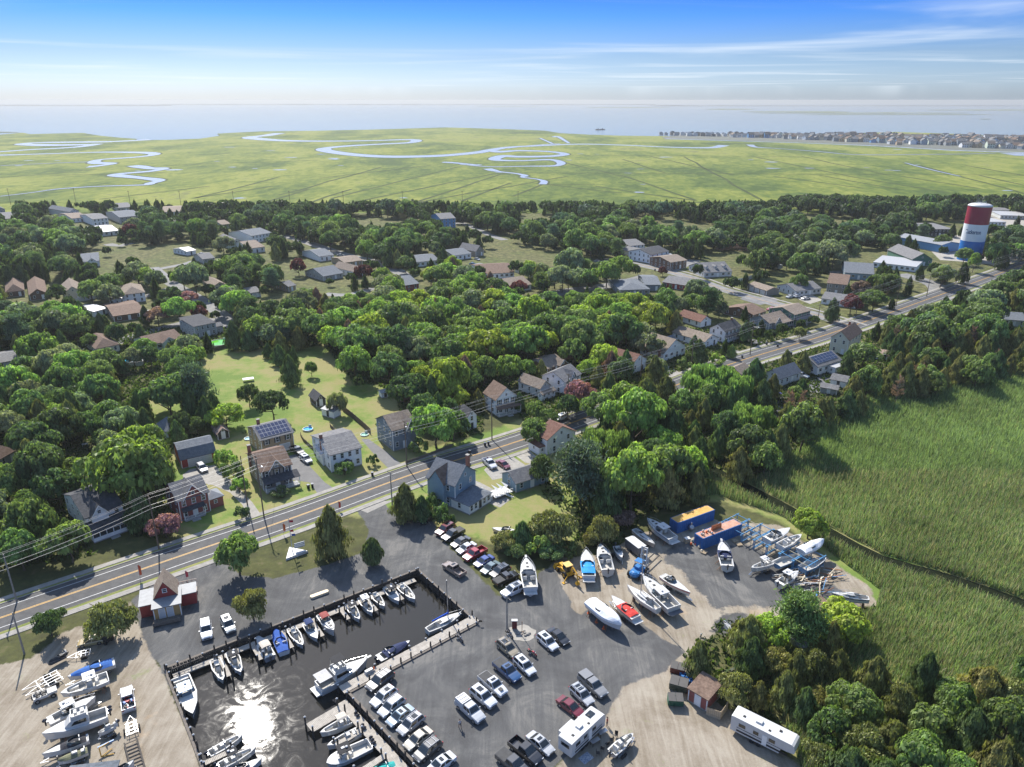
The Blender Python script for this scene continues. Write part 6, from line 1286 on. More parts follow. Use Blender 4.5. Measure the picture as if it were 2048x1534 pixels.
for a in [
 ('grey-white open boat nearest the basin corner with nothing covering it', (430, 1318), (446, 1362), WZ, 'console', D1, ('outboard',), {'col': CR}),
 ('white centre console with black hard top second along the walkway', (461, 1303), (482, 1346), WZ, 'console', D1, ('top:black', 'outboard'), {}),
 ('boat lying stern-out with beige bimini and dark seats', (540, 1314), (514, 1272), WZ, 'bow', D1, ('top:beige', 'outboard'), {'col': (.25, .25, .26)}),
 ('runabout fully covered in royal blue canvas', (568, 1303), (550, 1258), WZ, 'bow', D1, (), {'cover_col': (.02, .08, .32)}),
 ('plain white centre console between the blue covered boat and the navy-top boat', (582, 1256), (606, 1292), WZ, 'console', D1, ('outboard',), {}),
 ('white boat with small navy bimini over the helm', (612, 1245), (635, 1279), WZ, 'bow', D1, ('top:navy', 'outboard'), {}),
 ('white cruiser with maroon bimini top', (641, 1228), (668, 1263), WZ, 'cruiser', D1, ('top:maroon',), {}),
 ('white centre console with black-framed T-top left of a finger pier', (697, 1207), (719, 1240), WZ, 'console', D1, ('top:black', 'outboard'), {}),
 ('white boat with white hard top over its console', (722, 1194), (745, 1227), WZ, 'console', D1, ('top:white', 'outboard'), {}),
 ('cream open fishing boat with wooden seats', (746, 1186), (769, 1214), WZ, 'console', D1, ('outboard',), {'col': CR}),
 ('white boat with black hard top and radar dome second from the basin end', (772, 1172), (798, 1204), WZ, 'walk', D1, ('top:black', 'outboard'), {}),
 ('white open boat with covered dark console at the basin end', (798, 1168), (830, 1200), WZ, 'console', D1, ('outboard',), {}),
 ('white boat with pale blue hard top moored against the left bulkhead', (360, 1353), (386, 1430), WZ, 'walk', None, ('top:sky', 'outboard', 'fishcock'), {'fb': 1.15, 'stripe': (.03, .04, .08)}),
 ('flybridge sportfisher with black bridge canvas and grey aft canopy', (636, 1372), (735, 1319), WZ, 'flybridge', None, ('flytop', 'rail', 'pulpit', 'platform'), {}),
 ('dark-hulled boat with two navy covers moored along the quay', (756, 1317), (820, 1283), WZ, 'bow', None, ('outboard', 'cov:0.2,0.9,0.4'), {'col': (.08, .09, .13), 'cover_col': (.01, .02, .07)}),
 ('white sailboat with blue furled mainsail moored at the quay', (854, 1260), (928, 1223), WZ, 'sail', None, ('mast', 'blue', 'rail'), {}),
 ('cream boat with beige bimini nearest the dock corner at lower right', (709, 1434), (640, 1467), WZ, 'console', D2, ('top:beige', 'twin'), {'col': CR}),
 ('white open boat between the beige-top boat and the catamaran', (722, 1459), (654, 1493), WZ, 'console', D2, ('twin',), {}),
 ('large white catamaran with black hard top', (740, 1486), (653, 1528), WZ, 'cat', D2, ('top:black', 'triple'), {}),
 ('boat under teal canvas at the bottom edge', (790, 1528), (722, 1556), WZ, 'bow', D2, (), {'cover_col': (.02, .30, .28)}),
 ('long white open boat uppermost of those in the glare', (418, 1507), (486, 1470), WZ, 'console', D3, ('outboard',), {'col': CR}),
 ('white boat with oval hard top in the sun glare', (438, 1532), (512, 1496), WZ, 'console', D3, ('top:black', 'twin'), {}),
 ('white boat with blue-grey deck at the bottom of the glare', (462, 1550), (524, 1518), WZ, 'walk', D3, (), {}),
 ('white bowrider with royal blue covers over cockpit and bow beside the trailers', (229, 1322), (135, 1355), 1.0, 'bow', Y0, ('cov:0.05,0.93,0.45',), {'cover_col': (.02, .10, .33), 'land': 'trailer', 'fb': .8}),
 ('long white centre console with white hard top and open bow seats on the sand', (216, 1352), (121, 1388), 1.1, 'console', Y0, ('top:white',), {'land': 'stands', 'Bm': 3.0}),
 ('white boat with square hard top and bow rail behind the flybridge boat', (96, 1442), (192, 1394), .9, 'walk', Y0, ('top:white', 'outboard', 'rail'), {'land': 'trailer'}),
 ('white flybridge cruiser with twin black outboards stored on the sand', (214, 1423), (84, 1470), .9, 'flybridge', Y0, ('twin',), {'land': 'stands', 'fb': 1.2}),
 ('small white boat behind the flybridge cruiser in its shadow', (230, 1449), (196, 1467), .7, 'skiff', Y0, ('outboard',), {'land': 'trailer'}),
 ('white speedboat with black cockpit cover at bottom left', (177, 1474), (84, 1510), .9, 'speed', Y0, ('cov:0.05,0.62,0.35',), {'cover_col': (.025, .025, .03), 'land': 'trailer'}),
 ('boat covered in olive tarpaulin beside the black-covered speedboat', (175, 1500), (114, 1524), .6, 'skiff', Y0, (), {'cover_col': (.16, .16, .09), 'land': 'trailer'}),
 ('jet ski under black cover', (131, 1310), (95, 1328), .5, 'speed', None, ('cov:0.0,0.95,0.5',), {'cover_col': (.03, .035, .04), 'fb': .45, 'col': (.06, .07, .08)}),
 ('white boat bow poking up at the bottom edge beside the ladder rails', (236, 1545), (268, 1522), .6, 'bow', Y0, (), {'land': 'trailer'}),
 ('tall white cruiser with tan cockpit seats at the end of the car row', (1061, 1175), (1052, 1118), .9, 'cruiser', Y1, ('rail', 'platform', 'pulpit'), {'land': 'stands', 'fb': 1.5, 'stripe': (.12, .03, .03)}),
 ('white boat with bright blue cockpit cover beside the backhoe', (1178, 1152), (1172, 1101), .9, 'walk', Y1, ('cov:0.1,0.56,0.3', 'rail', 'platform'), {'cover_col': (.02, .25, .55), 'land': 'stands', 'fb': 1.2}),
 ('grimy white cruiser with open cockpit right of the blue-covered boat', (1216, 1140), (1201, 1090), .8, 'cruiser', Y1, ('outboard', 'rail'), {'land': 'stands', 'col': (.55, .53, .48)}),
 ('small white runabout with blue seats stern towards the trees', (1232, 1092), (1244, 1117), .7, 'bow', Y1, ('outboard',), {'land': 'trailer'}),
 ('tan-decked wooden sloop hull without mast beside the cargo trailer', (1268, 1058), (1310, 1089), .8, 'sail', Y1, (), {'land': 'stands', 'col': (.55, .45, .36)}),
 ('white cruiser with blue-tinted windscreen and radar arch near the yellow container', (1347, 1076), (1294, 1038), .9, 'cruiser', Y1, ('top:white', 'platform', 'rail'), {'land': 'stands', 'stripe': (.10, .2, .3)}),
 ('red-striped white speedboat on a trailer behind the big cruiser', (1325, 1150), (1381, 1187), .9, 'speed', Y1, (), {'land': 'trailer', 'stripe': (.45, .02, .04)}),
 ('large white express cruiser with grey swim platform', (1349, 1214), (1286, 1154), 1.0, 'cruiser', Y1, ('rail', 'greyplat', 'pulpit', 'top:white'), {'land': 'stands', 'fb': 1.5}),
 ('white racing sailboat with tall mast standing ashore', (1317, 1217), (1254, 1170), 1.4, 'sail', Y1, ('mast', 'tall'), {'land': 'stands'}),
 ('white speedboat with bright red cockpit cover', (1273, 1235), (1223, 1193), .9, 'bow', Y1, ('cov:0.08,0.62,0.45', 'platform'), {'cover_col': (.55, .04, .03), 'land': 'trailer', 'fb': 1.0, 'stripe': (.3, .02, .03)}),
 ('big boat shrink-wrapped in white plastic beside the red cones', (1180, 1200), (1243, 1251), 1.1, 'cruiser', Y1, ('full', 'cov:0.0,1.0,0.9'), {'cover_col': (.66, .68, .70), 'land': 'stands', 'fb': 1.3}),
 ('white fishing cruiser with navy cockpit below the rusty container', (1455, 1132), (1443, 1084), .9, 'walk', Y1, ('cov:0.32,0.62,0.2', 'outboard', 'pulpit', 'rail'), {'cover_col': (.01, .02, .07), 'land': 'stands', 'fb': 1.1}),
 ('white centre console with white T-top on a trailer in the dark gravel', (1543, 1123), (1502, 1137), .9, 'console', Y1, ('top:white',), {'land': 'trailer'}),
 ('white walkaround with hard top and outboard beside the yellow loader', (1558, 1167), (1597, 1143), .9, 'walk', Y1, ('top:white', 'outboard', 'rail'), {'land': 'trailer'}),
 ('white cuddy cabin boat on the blue rack, farthest of three', (1534, 1078), (1580, 1057), 2.4, 'walk', Y1, (), {}),
 ('white open dinghy-like boat on the blue rack, middle of three', (1560, 1091), (1603, 1070), 2.4, 'console', Y1, (), {}),
 ('white shrink-wrapped boat on the blue rack, nearest of three', (1602, 1101), (1648, 1080), 2.6, 'bow', Y1, ('full', 'cov:0.0,1.0,0.7'), {'cover_col': (.7, .7, .7)}),
 ('white sailboat hull with stowed mast at the end of the yard', (1738, 1196), (1663, 1186), 1.3, 'sail', Y1, ('rail',), {'land': 'stands', 'stripe': (.03, .03, .05)}),
 ('white bow of a sailboat emerging from the trees at right', (1500, 1284), (1448, 1246), 1.0, 'sail', Y1, ('rail',), {'land': 'stands'}),
 ('small white sailing dinghy with blue sail bag by the dumpsters', (1420, 1321), (1380, 1303), .4, 'sail', Y1, ('mast', 'tall'), {'fb': .4}),
 ('white boat half hidden beneath the tall pine', (1612, 1290), (1570, 1262), .9, 'cruiser', Y1, (), {'land': 'stands'}),
 ('grey-decked open skiff with outboard beside the motorhome', (1223, 1505), (1266, 1468), .7, 'skiff', Y1, ('outboard',), {'land': 'trailer', 'col': (.3, .3, .31)}),
 ('pale old boat hull sitting on the lawn of the slate-blue house', (1028, 1062), (984, 1057), .1, 'bow', None, (), {'col': (.60, .52, .38), 'fb': .7}),
]:
 lb, s_, b_, z_, k_, g_, f_, kw = a
 boat(lb, s_, b_, z_, k_, group=g_, feats=f_, name={'sail': 'sailboat', 'flybridge': 'flybridge_cruiser', 'cruiser': 'cabin_cruiser', 'cat': 'catamaran', 'speed': 'speedboat', 'skiff': 'skiff'}.get(k_, 'motor_boat') if 'jet ski' not in lb else 'jet_ski', **kw)
for lb, a_, b_ in (('empty galvanised boat trailer beside the blue-covered bowrider', (182, 1308), (135, 1320)), ('first empty trailer behind the open jeep', (118, 1350), (45, 1385)), ('second empty trailer touching the jeep', (125, 1358), (52, 1396)), ('short trailer hitched behind the loaded white pickup', (266, 1472), (261, 1436))):
 A = G(*a_); B = G(*b_); L = (B - A).length; tr = thing('boat_trailer', lb, 'trailer', tuple(A), math.atan2((B - A).y, (B - A).x), 'empty boat trailers on the sand')
 m_ = MB(); [m_.tube((0, s * .8, .5), (.65 * L, s * .6, .5), .05, 4) for s in (-1, 1)]; [m_.tube((.65 * L, s * .6, .5), (L, 0, .45), .05, 4) for s in (-1, 1)]; [m_.box((x * L, 0, .5), (.09, 1.6, .09)) for x in (.02, .2, .4, .6)]; [m_.tube((0, s * .45, .8), (.5 * L, s * .35, .8), .06, 4) for s in (-1, 1)]; m_.build('frame', M_STEEL, tr)
 for x in (.2, .32):
  for s in (-1, 1): m_ = MB(); m_.tube((x * L, s * .95, .32), (x * L, s * 1.15, .32), .32, 10); m_.build('wheel', M_TYRE, tr)
# ------------------------------------------------------------------ water tower
TB = G(1937, 519); TW_H = 33.0; TW_R = 6.4
tw = thing('water_tower', 'tall cylindrical water tower banded red, white and blue with the town name', 'water tower', tuple(TB))
def band(nm, z0, z1, m_):
 mb = MB(); n = 40; mb.loft([[(TW_R * math.cos(2 * math.pi * i / n), TW_R * math.sin(2 * math.pi * i / n), z) for i in range(n)] for z in (z0, z1)], cap=False); mb.build(nm, m_, tw, smooth=True)
band('blue_band', 0, 11.6, mat('tower_blue', (.01, .14, .42), .4, .06, .2)); band('white_band', 11.6, 21.5, mat('tower_white', (.70, .72, .72), .45, .05, .2)); band('red_band', 21.5, 31.6, mat('tower_red', (.26, .015, .04), .4, .06, .2))
m_ = MB(); n = 40; m_.loft([[(r * math.cos(2 * math.pi * i / n), r * math.sin(2 * math.pi * i / n), z) for i in range(n)] for r, z in ((TW_R + .02, 31.6), (TW_R + .1, 32.2), (TW_R * .8, 32.9), (TW_R * .4, 33.35), (.2, 33.5))]); m_.build('dome', M_CAP, tw, smooth=True)
m_ = MB()
for i in range(22): a = 2 * math.pi * i / 22; m_.tube((2.6 * math.cos(a), 2.6 * math.sin(a), 33.1), (2.6 * math.cos(a), 2.6 * math.sin(a), 34.3), .05, 4); m_.tube((2.6 * math.cos(a), 2.6 * math.sin(a), 34.2), (2.6 * math.cos(a + .3), 2.6 * math.sin(a + .3), 34.2), .05, 4)
for a in (0.5, 1.7, 3.0, 4.4): m_.tube((2.2 * math.cos(a), 2.2 * math.sin(a), 33.2), (2.2 * math.cos(a), 2.2 * math.sin(a), 36), .06, 4)
m_.build('antenna_railing', M_STEEL, tw)
cu = bpy.data.curves.new('lettering', 'FONT'); cu.body = 'Tuckerton'; cu.size = 2.5; cu.extrude = 0.0; cu.offset = 0.045; cu.align_x = 'CENTER'; cu.resolution_u = 3; cu.space_character = 0.92
to = bpy.data.objects.new('lettering', cu); COL.objects.link(to)
bpy.context.view_layer.update(); dg = bpy.context.evaluated_depsgraph_get(); tm = bpy.data.meshes.new_from_object(to.evaluated_get(dg)); bpy.data.objects.remove(to)
bmv = [v.co.copy() for v in tm.vertices]; fa = math.atan2(-TB.y, -TB.x) - .12
for v in tm.vertices:
 a = fa + v.co.x * .86 / TW_R; z = 16.1 + v.co.y * 1.35; v.co = (math.cos(a) * (TW_R + .05), math.sin(a) * (TW_R + .05), z)
tm.materials.clear(); tm.materials.append(mat('letter_blue', (.015, .07, .15), .5, 0)); put('lettering', tm, tw)
# ------------------------------------------------------------------ utility poles and wires
M_POLE = mat('pole_wood', (.16, .12, .085), .9, .2, 3); M_POLEG = mat('pole_grey_wood', (.26, .24, .21), .9, .2, 3); M_WIRE = mat('wire', (.30, .30, .30), .4, 0)
def pole(label, base, top, arms=1, light=False, m=M_POLE, lean=0.0, group='utility poles along the highway', can=False):
 b = G(*base);
 h = 4.0
 while PROJ(b.x, b.y, h)[1] > top[1] and h < 16: h += .1
 ang = math.atan2((G(600, 1030) - G(400, 1100)).y, (G(600, 1030) - G(400, 1100)).x)
 root = thing('utility_pole', label, 'utility pole', tuple(b), ang, group)
 mb = MB(); mb.tube((0, 0, 0), (lean, 0, h), .17, 8, .11); mb.build('post', m, root)
 for i in range(arms):
  mb = MB(); mb.box((0, 0, h - .35 - i * .9), (.12, 2.4, .13)); mb.build('crossarm', m, root)
  for y in (-1.1, -.5, .5, 1.1): mb = MB(); mb.tube((0, y, h - .3 - i * .9), (0, y, h - .08 - i * .9), .05, 5); mb.build('insulator', M_GLASS if False else M_BLACK, root)
 if can: mb = MB(); mb.tube((.35, 0, h - 2.6), (.35, 0, h - 1.7), .24, 8); mb.build('transformer', M_RIM, root)
 if light: mb = MB(); mb.tube((0, 0, h - 2.2), (.3, -1.8, h - 1.9), .04, 5); mb.ell((.35, -2.1, h - 1.9), (.25, .45, .12)); mb.build('street_light', M_RIM, root)
 return b, h
POLES = [pole('grey leaning utility pole with guy wires at the far left of the highway', (34, 1204), (4, 1110), 1, m=M_POLEG), pole('utility pole in front of the white porch house', (318, 1098), (302, 992), 1), pole('brown utility pole with street light by the dark farmhouse porch', (528, 1034), (514, 912), 1, True), pole('utility pole with transformer beside the grey Victorian', (814, 934), (810, 842), 1, can=True),
         pole('utility pole with wide crossarm before the shuttered gable house', (984, 880), (981, 795), 1), pole('utility pole next to the pink flowering tree', (1135, 830), (1135, 748), 1, can=True), pole('utility pole on the lawn below the small white ranch', (1382, 736), (1385, 678), 1, can=True), pole('utility pole in front of the black-roofed colonial', (1500, 710), (1507, 643), 1, True), pole('utility pole at the junction near the red-leaf tree', (1711, 634), (1717, 580), 1), pole('utility pole on the green lawn near the highway bend', (1792, 612), (1798, 558), 1), pole('utility pole farthest along the highway at right', (1853, 593), (1860, 548), 1)]
pole('grey pole with crossarm among cedars at the marina entrance', (785, 1016), (784, 945), 1, m=M_POLEG, group=None)
pole('tall bare grey pole beside the motorbike and shell circle', (1014, 1262), (1011, 1192), 1, m=M_POLEG, group=None)
pole('short grey pole on the sand near the left sidewalk', (49, 1308), (24, 1226), 0, m=M_POLEG, group=None, light=False)
pole('pole partly hidden by ivy beside the ivy-covered house', (1281, 756), (1281, 706), 0, group=None); pole('pole beside the side street by the green house', (1636, 638), (1640, 604), 0, group=None)
pole('pole at the left end of the hedge beside the farmhouse', (495, 1010), (478, 912), 0, group=None)
pole('small pole at the bend of the left street', (412, 592), (409, 560), 0, group=None); pole('pole beside the long white fence lawn', (360, 558), (358, 538), 0, group=None)
WL = ['uppermost bright wire strung along the highway poles', 'second highest wire strung along the highway poles', 'third wire down along the highway poles', 'fourth wire down along the highway poles', 'lowest thick cable along the highway poles']
ra = math.atan2(1, 1.25)
for k, (yo, dz) in enumerate([(-1.1, -.05), (1.1, -.05), (.5, -.05), (0, -2.2), (0, -3.1)]):
 mb = MB(); pts_ = []
 ends = [(Vector((-150, 70, 0)), 12.0)] + POLES + [(Vector((330, 452, 0)), 12)]
 for i in range(len(ends) - 1):
  (b0, h0), (b1, h1) = ends[i], ends[i + 1]; d = (b1 - b0).normalized(); nr = Vector((-d.y, d.x, 0)) * yo
  a = b0 + nr + Vector((0, 0, h0 + dz)); b = b1 + nr + Vector((0, 0, h1 + dz)); sg = (b - a).length * .018
  for j in range(8): t = j / 8; p = a.lerp(b, t); p.z -= sg * 4 * t * (1 - t); pts_.append(p)
 r_ = .018 if k < 3 else .03
 for p, q in zip(pts_[:-1], pts_[1:]):
  mb.tube(p, q, r_, 3)
 tag(mb.build('power_line', M_WIRE), WL[k], 'power line', 'wires along the highway')
for lb, a, b in (('guy wire running from the marina entrance pole down to the drive', (G(786, 1016) + Vector((0, 0, 9)), G(862, 1050))), ('service wire from the street light pole to the dark farmhouse', (G(528, 1034) + Vector((0, 0, 10)), G(545, 960) + Vector((0, 0, 6)))), ('service wire from the transformer pole to the slate-blue house', (G(814, 934) + Vector((0, 0, 9)), G(890, 985) + Vector((0, 0, 7)))))[:0] or [('guy wire running from the marina entrance pole down to the drive', G(786, 1016) + Vector((0, 0, 9)), G(862, 1050)), ('service wire from the street light pole to the dark farmhouse', G(528, 1034) + Vector((0, 0, 10)), G(545, 960) + Vector((0, 0, 6))), ('service wire from the transformer pole to the slate-blue house', G(814, 934) + Vector((0, 0, 9)), G(890, 985) + Vector((0, 0, 7)))]:
 mb = MB(); mb.tube(a, b, .025, 3); tag(mb.build('wire', M_WIRE), lb, 'wire')
names_ = ['first', 'second', 'third', 'fourth', 'fifth', 'sixth', 'seventh', 'eighth', 'ninth', 'tenth']
for i, x in enumerate([22, 153, 262, 363, 469, 581, 688, 806, 925, 1036]):
 b = G(x, 416 if x > 200 else 410); mb = MB(); mb.tube((0, 0, 0), (0, 0, 15), .2, 5, .15); mb.box((0, 0, 14.4), (2.2, .2, .2)); tag(mb.build('marsh_pole', M_POLE, None, tuple(b)), 'thin wooden pole at the marsh edge, %s from the left in the line' % names_[i], 'utility pole', 'line of poles along the marsh edge')
# ------------------------------------------------------------------ yard things
CBLUE = mat('container_blue', (.015, .10, .30), .5, .2, 1.0, col2=(.03, .14, .36)); CYEL = mat('container_ochre', (.50, .27, .05), .7, .2, 1.0, col2=(.62, .38, .12)); CRUST = mat('container_rust_roof', (.42, .20, .13), .8, .2, .8, col2=(.52, .33, .24))
def container(label, a, b, roof, W=2.45, Hh=2.7):
 A = G(*a); B = G(*b); L = (B - A).length; ang = math.atan2((B - A).y, (B - A).x); root = thing('shipping_container', label, 'container', tuple(A), ang, 'blue shipping containers in the yard')
 n = int(L / .3)
 for side in (0, 1):
  mb = MB()
  for i in range(n):
   x0 = L * i / n; x1 = L * (i + 1) / n; o = .05 if i % 2 else 0; y = -o if side == 0 else W + o
   mb.add([(x0, y, 0.1), (x1, y, .1), (x1, y, Hh - .1), (x0, y, Hh - .1)], [(0, 1, 2, 3) if side == 0 else (3, 2, 1, 0)])
   mb.add([(x1, -.05 if side == 0 else W + .05, .1), (x1, 0 if side == 0 else W, .1), (x1, 0 if side == 0 else W, Hh - .1), (x1, -.05 if side == 0 else W + .05, Hh - .1)], [(0, 1, 2, 3), (3, 2, 1, 0)])
  mb.build('corrugated_side', CBLUE, root)
 mb = MB(); [mb.box((x, W / 2, Hh / 2), (.12, W + .1, Hh)) for x in (0, L)]; [mb.box((L / 2, y, z), (L, .14, .14)) for y in (0, W) for z in (.07, Hh - .07)]; mb.build('frame', CBLUE, root)
 mb = MB(); mb.box((L / 2, W / 2, Hh - .02), (L - .15, W - .15, .08)); [mb.box((L * (i + .5) / 24, W / 2, Hh + .03), (.12, W - .2, .03)) for i in range(24)]; mb.build('roof', roof, root)
 for y in (W * .27, W * .73): mb = MB(); mb.box((-.08, y, Hh / 2), (.05, W * .42, Hh - .4)); d_ = mb.build('door', CBLUE, root); mb = MB(); [mb.tube((-.13, y + q, .3), (-.13, y + q, Hh - .3), .025, 4) for q in (-.2, .2)]; mb.build('lock_rod', M_STEEL, d_)
 return root
container('blue shipping container with ochre-yellow roof at the edge of the woods', (1354, 1067), (1427, 1040), CYEL)
c2 = container('blue shipping container with rusty pink roof loaded with buoys and junk', (1404, 1099), (1481, 1069), CRUST)
M_FL = mat('fender_cream', (.6, .52, .38), .6, .2); M_ORG = mat('orange_plastic', (.7, .12, .02), .5, .05); M_WD = mat('raw_timber', (.42, .33, .22), .85, .25, 3)
c2m = Matrix.LocRotScale(c2.location, c2.rotation_euler, None)
def on(mx, x, y, z): return tuple(mx @ Vector((x, y, z)))
for i in range(9):
 mb = MB(); mb.ell((0, 0, .25), (.25, .25, .3)); tag(mb.build('buoy', [M_FL, M_CAP, M_ORG][i % 3], None, on(c2m, random.uniform(.3, 3.2), random.uniform(.4, 2), 2.74)), 'round fender buoys heaped on the end of the rusty-roofed container', 'buoy', 'buoys on the container roof')
mb = MB(); mb.box((0, 0, .35), (2.6, .5, .7)); [mb.box((-1.2 + k * .3, 0, .85), (.08, .5, .4)) for k in range(9)]; tag(mb.build('engine_rack', mat('rusty_iron', (.35, .12, .05), .8, .3), None, on(c2m, 5.2, 1.4, 2.74), c2.rotation_euler.z), 'rust-red iron rack lying on the container roof', 'rack')
for i, (x, y) in enumerate([(1385, 1083), (1392, 1090), (1398, 1096), (1393, 1080), (1403, 1104), (1382, 1090)]):
 mb = MB(); mb.ell((0, 0, .3), (.3, .3, .35)); tag(mb.build('buoy', [M_FL, M_ORG][i % 2], None, tuple(G(x, y))), 'cream and orange buoys lying on the ground by the rusty-roofed container', 'buoy', 'buoys beside the container')
q = G(1374, 1085); mb = MB(); mb.box((0, 0, .55), (1.1, .9, 1.1)); b_ = tag(mb.build('crate', M_WD, None, tuple(q), .3), 'square plywood crate standing between the two blue containers', 'crate'); mb = MB(); mb.box((0, 0, 1.13), (1.2, 1.0, .06)); mb.build('lid', M_CAP, b_)
q = G(1382, 1062); tk = thing('propane_tank', 'silver domed tank in front of the ochre-roofed container', 'tank', tuple(q)); mb = MB(); mb.ell((0, 0, .9), (.7, .7, .7)); mb.build('body', M_RIM, tk, smooth=True); mb = MB(); mb.tube((0, 0, 1.5), (0, 0, 2.2), .12, 6); mb.build('valve', M_STEEL, tk)
for i, (x, y, a) in enumerate([(1470, 1083, .3), (1478, 1090, .2), (1408, 1106, .8)]):
 mb = MB(); [mb.box((0, -.5 + k * .2, .3), (1.2, .12, .04)) for k in range(6)]; [mb.box((k * .5, 0, .15), (.1, 1.1, .25)) for k in (-1, 0, 1)]; tag(mb.build('pallet', M_WD, None, tuple(G(x, y)), a), ['wooden pallet nearest the rack behind the container', 'wooden pallet just below another beside the container', 'wooden pallet against the front of the rusty-roofed container'][i], 'pallet')
MR = mat('rack_blue', (.05, .18, .36), .5, .2, 2, col2=(.10, .26, .42)); MRB = mat('rack_rail', (.33, .29, .2), .7, .3, 2)
O = G(1480, 1040); U = (G(1655, 1130) - O); rang = math.atan2(U.y, U.x); UL = U.length; VV = G(1505, 1118) - G(1480, 1040)
for ri in range(7):
 rk = thing('boat_rack', ['steel boat rack bay %s the containers' % s for s in ('nearest', 'second from', 'third from', 'fourth from', 'fifth from', 'sixth from', 'farthest from')][ri], 'boat rack', tuple(O + U * (ri / 7) + U.normalized().cross(Vector((0, 0, 1))) * 1.2), rang, 'blue steel boat racks')
 bw = UL / 7 - .3; hh = 2.4 if ri > 1 else 1.9
 for x in (0, bw):
  for y in (0, -3.2, -6.4):
   mb = MB(); mb.box((x, y, hh / 2), (.14, .14, hh)); mb.build('post', MR, rk)
  mb = MB(); mb.box((x, -3.2, hh + .08), (.16, 7.4, .16)); mb.build('beam', MR, rk); mb = MB(); mb.box((x, -3.2, .5), (.12, 6.3, .12)); mb.build('lower_beam', MR, rk)
 for k in range(4): mb = MB(); mb.box((bw / 2, -.4 - k * 1.9, hh + .22), (bw * 1.15, .12, .1)); mb.build('rail', MRB if (k + ri) % 2 else MR, rk)
 for s in (0, 1): mb = MB(); mb.tube((0, -3.2 * s, .2), (0, -3.2 * (s + 1), hh - .1), .04, 4); mb.build('brace', MR, rk)
for i, (x, y) in enumerate([(1570, 1120), (1622, 1128)]):
 c = G(x, y); bt = boat(['blue painted hull stored low between the rack rails', 'second blue hull stored at the outer end of the racks'][i], (x - 18, y + 8), (x + 30, y - 12), 1.0, 'skiff', 'skiff', (.12, .25, .42), None, ('nocon',), fb=.7)
for j, (cx, cy, n_, w_) in enumerate([(1600, 1165, 34, 4.5), (1635, 1150, 30, 4.0), (1620, 1178, 20, 3.5)]):
 pile = thing('scrap_pile', ['heap of pale planks and pipes beside the yellow loader', 'tangled scrap heap under the end of the racks', 'loose boards scattered below the scrap heap'][j], 'scrap pile', tuple(G(cx, cy)), 0)
 for i in range(n_):
  mb = MB(); L = random.uniform(1.2, 4.5); mb.box((0, 0, 0), (L, random.uniform(.08, .25), random.uniform(.04, .12))); o = mb.build('plank', random.choice([M_WD, M_PILE, M_RUST, M_CAP, MR, M_FL]), pile, (random.uniform(-w_, w_), random.uniform(-2.2, 2.2), random.uniform(.1, .9)), random.uniform(-.4, 1.2)); o.rotation_euler.y = random.uniform(-.2, .2)
def mv(name, label, cat, at_, ang): return thing(name, label, cat, tuple(G(*at_)), ang)
FB = mat('forklift_blue', (.03, .16, .38), .4, .15); YL = mat('machine_yellow', (.55, .30, .02), .45, .15)
a = G(1275, 1150); b = G(1300, 1140); fk = thing('boat_forklift', 'large blue boat forklift with grey mast and long black forks', 'forklift', tuple(a), math.atan2((b - a).y, (b - a).x) + .35)
mb = MB(); mb.box((0, 0, 1.0), (3.0, 2.2, .9), taper=.92); mb.ell((-1.5, 0, 1.0), (.8, 1.1, .7)); mb.build('counterweight', FB, fk)
mb = MB(); mb.box((.4, 0, 1.75), (1.3, 1.5, .5)); mb.build('bonnet', FB, fk)
cg = MB(); [cg.tube((x, y, 1.6), (x * .95, y * .95, 3.2), .05, 4) for x in (-.1, 1.2) for y in (-.75, .75)]; cg.box((.5, 0, 3.22), (1.5, 1.6, .08)); cg.build('cab', FB, fk)
for x, r_ in ((1.4, .75), (-1.2, .55)):
 for s in (-1, 1): mb = MB(); mb.tube((x, s * 1.0, r_), (x, s * 1.5, r_), r_, 12); w_ = mb.build('wheel', M_TYRE, fk); mb = MB(); mb.tube((x, s * 1.4, r_), (x, s * 1.53, r_), r_ * .5, 8); mb.build('rim', M_CAP, w_)
mb = MB(); [mb.box((2.3, s * .6, 2.9), (.3, .2, 5.2)) for s in (-1, 1)]; [mb.box((2.3, 0, z), (.2, 1.3, .18)) for z in (1, 2.3, 3.6, 4.9, 5.4)]; [mb.box((2.55, s * .9, 2.2), (.12, .12, 2.2)) for s in (-1, 1)]; mb.build('mast', M_CAP, fk)
for s in (-.55, .55): mb = MB(); mb.box((5.3, s * 1.1, .75), (5.6, .22, .12)); mb.build('fork', M_BLACK, fk)
a = G(1133, 1150); bh = thing('backhoe', 'yellow backhoe loader with raised digging arm parked on the sand', 'backhoe', tuple(a), R(-62))
mb = MB(); mb.box((0, 0, 1.0), (2.6, 1.5, .8)); mb.box((-1.6, 0, 1.3), (1.6, 1.0, .8), taper=.85); mb.build('chassis', YL, bh)
mb = MB(); mb.box((.3, 0, 2.75), (1.7, 1.6, .14)); mb.build('cab_roof', mat('machine_yellow_pale', (.6, .4, .12), .5), bh)
mb = MB(); mb.box((.3, 0, 2.0), (1.45, 1.35, 1.3)); mb.build('cab_glass', M_CGLASS, bh)
mb = MB(); mb.tube((1.4, 0, 1.2), (2.2, 0, 3.2), .17, 6); mb.tube((2.2, 0, 3.2), (3.8, 0, 2.6), .15, 6); mb.tube((3.8, 0, 2.6), (4.2, 0, 1.0), .12, 6); mb.box((4.1, 0, .7), (.7, .8, .6), taper=.7); mb.build('digging_arm', YL, bh)
mb = MB(); mb.box((-3.1, 0, .55), (.8, 2.3, .8), taper=.8); [mb.tube((-1.2, s * .8, 1.3), (-2.8, s * .8, .7), .1, 5) for s in (-1, 1)]; mb.build('front_bucket', YL, bh)
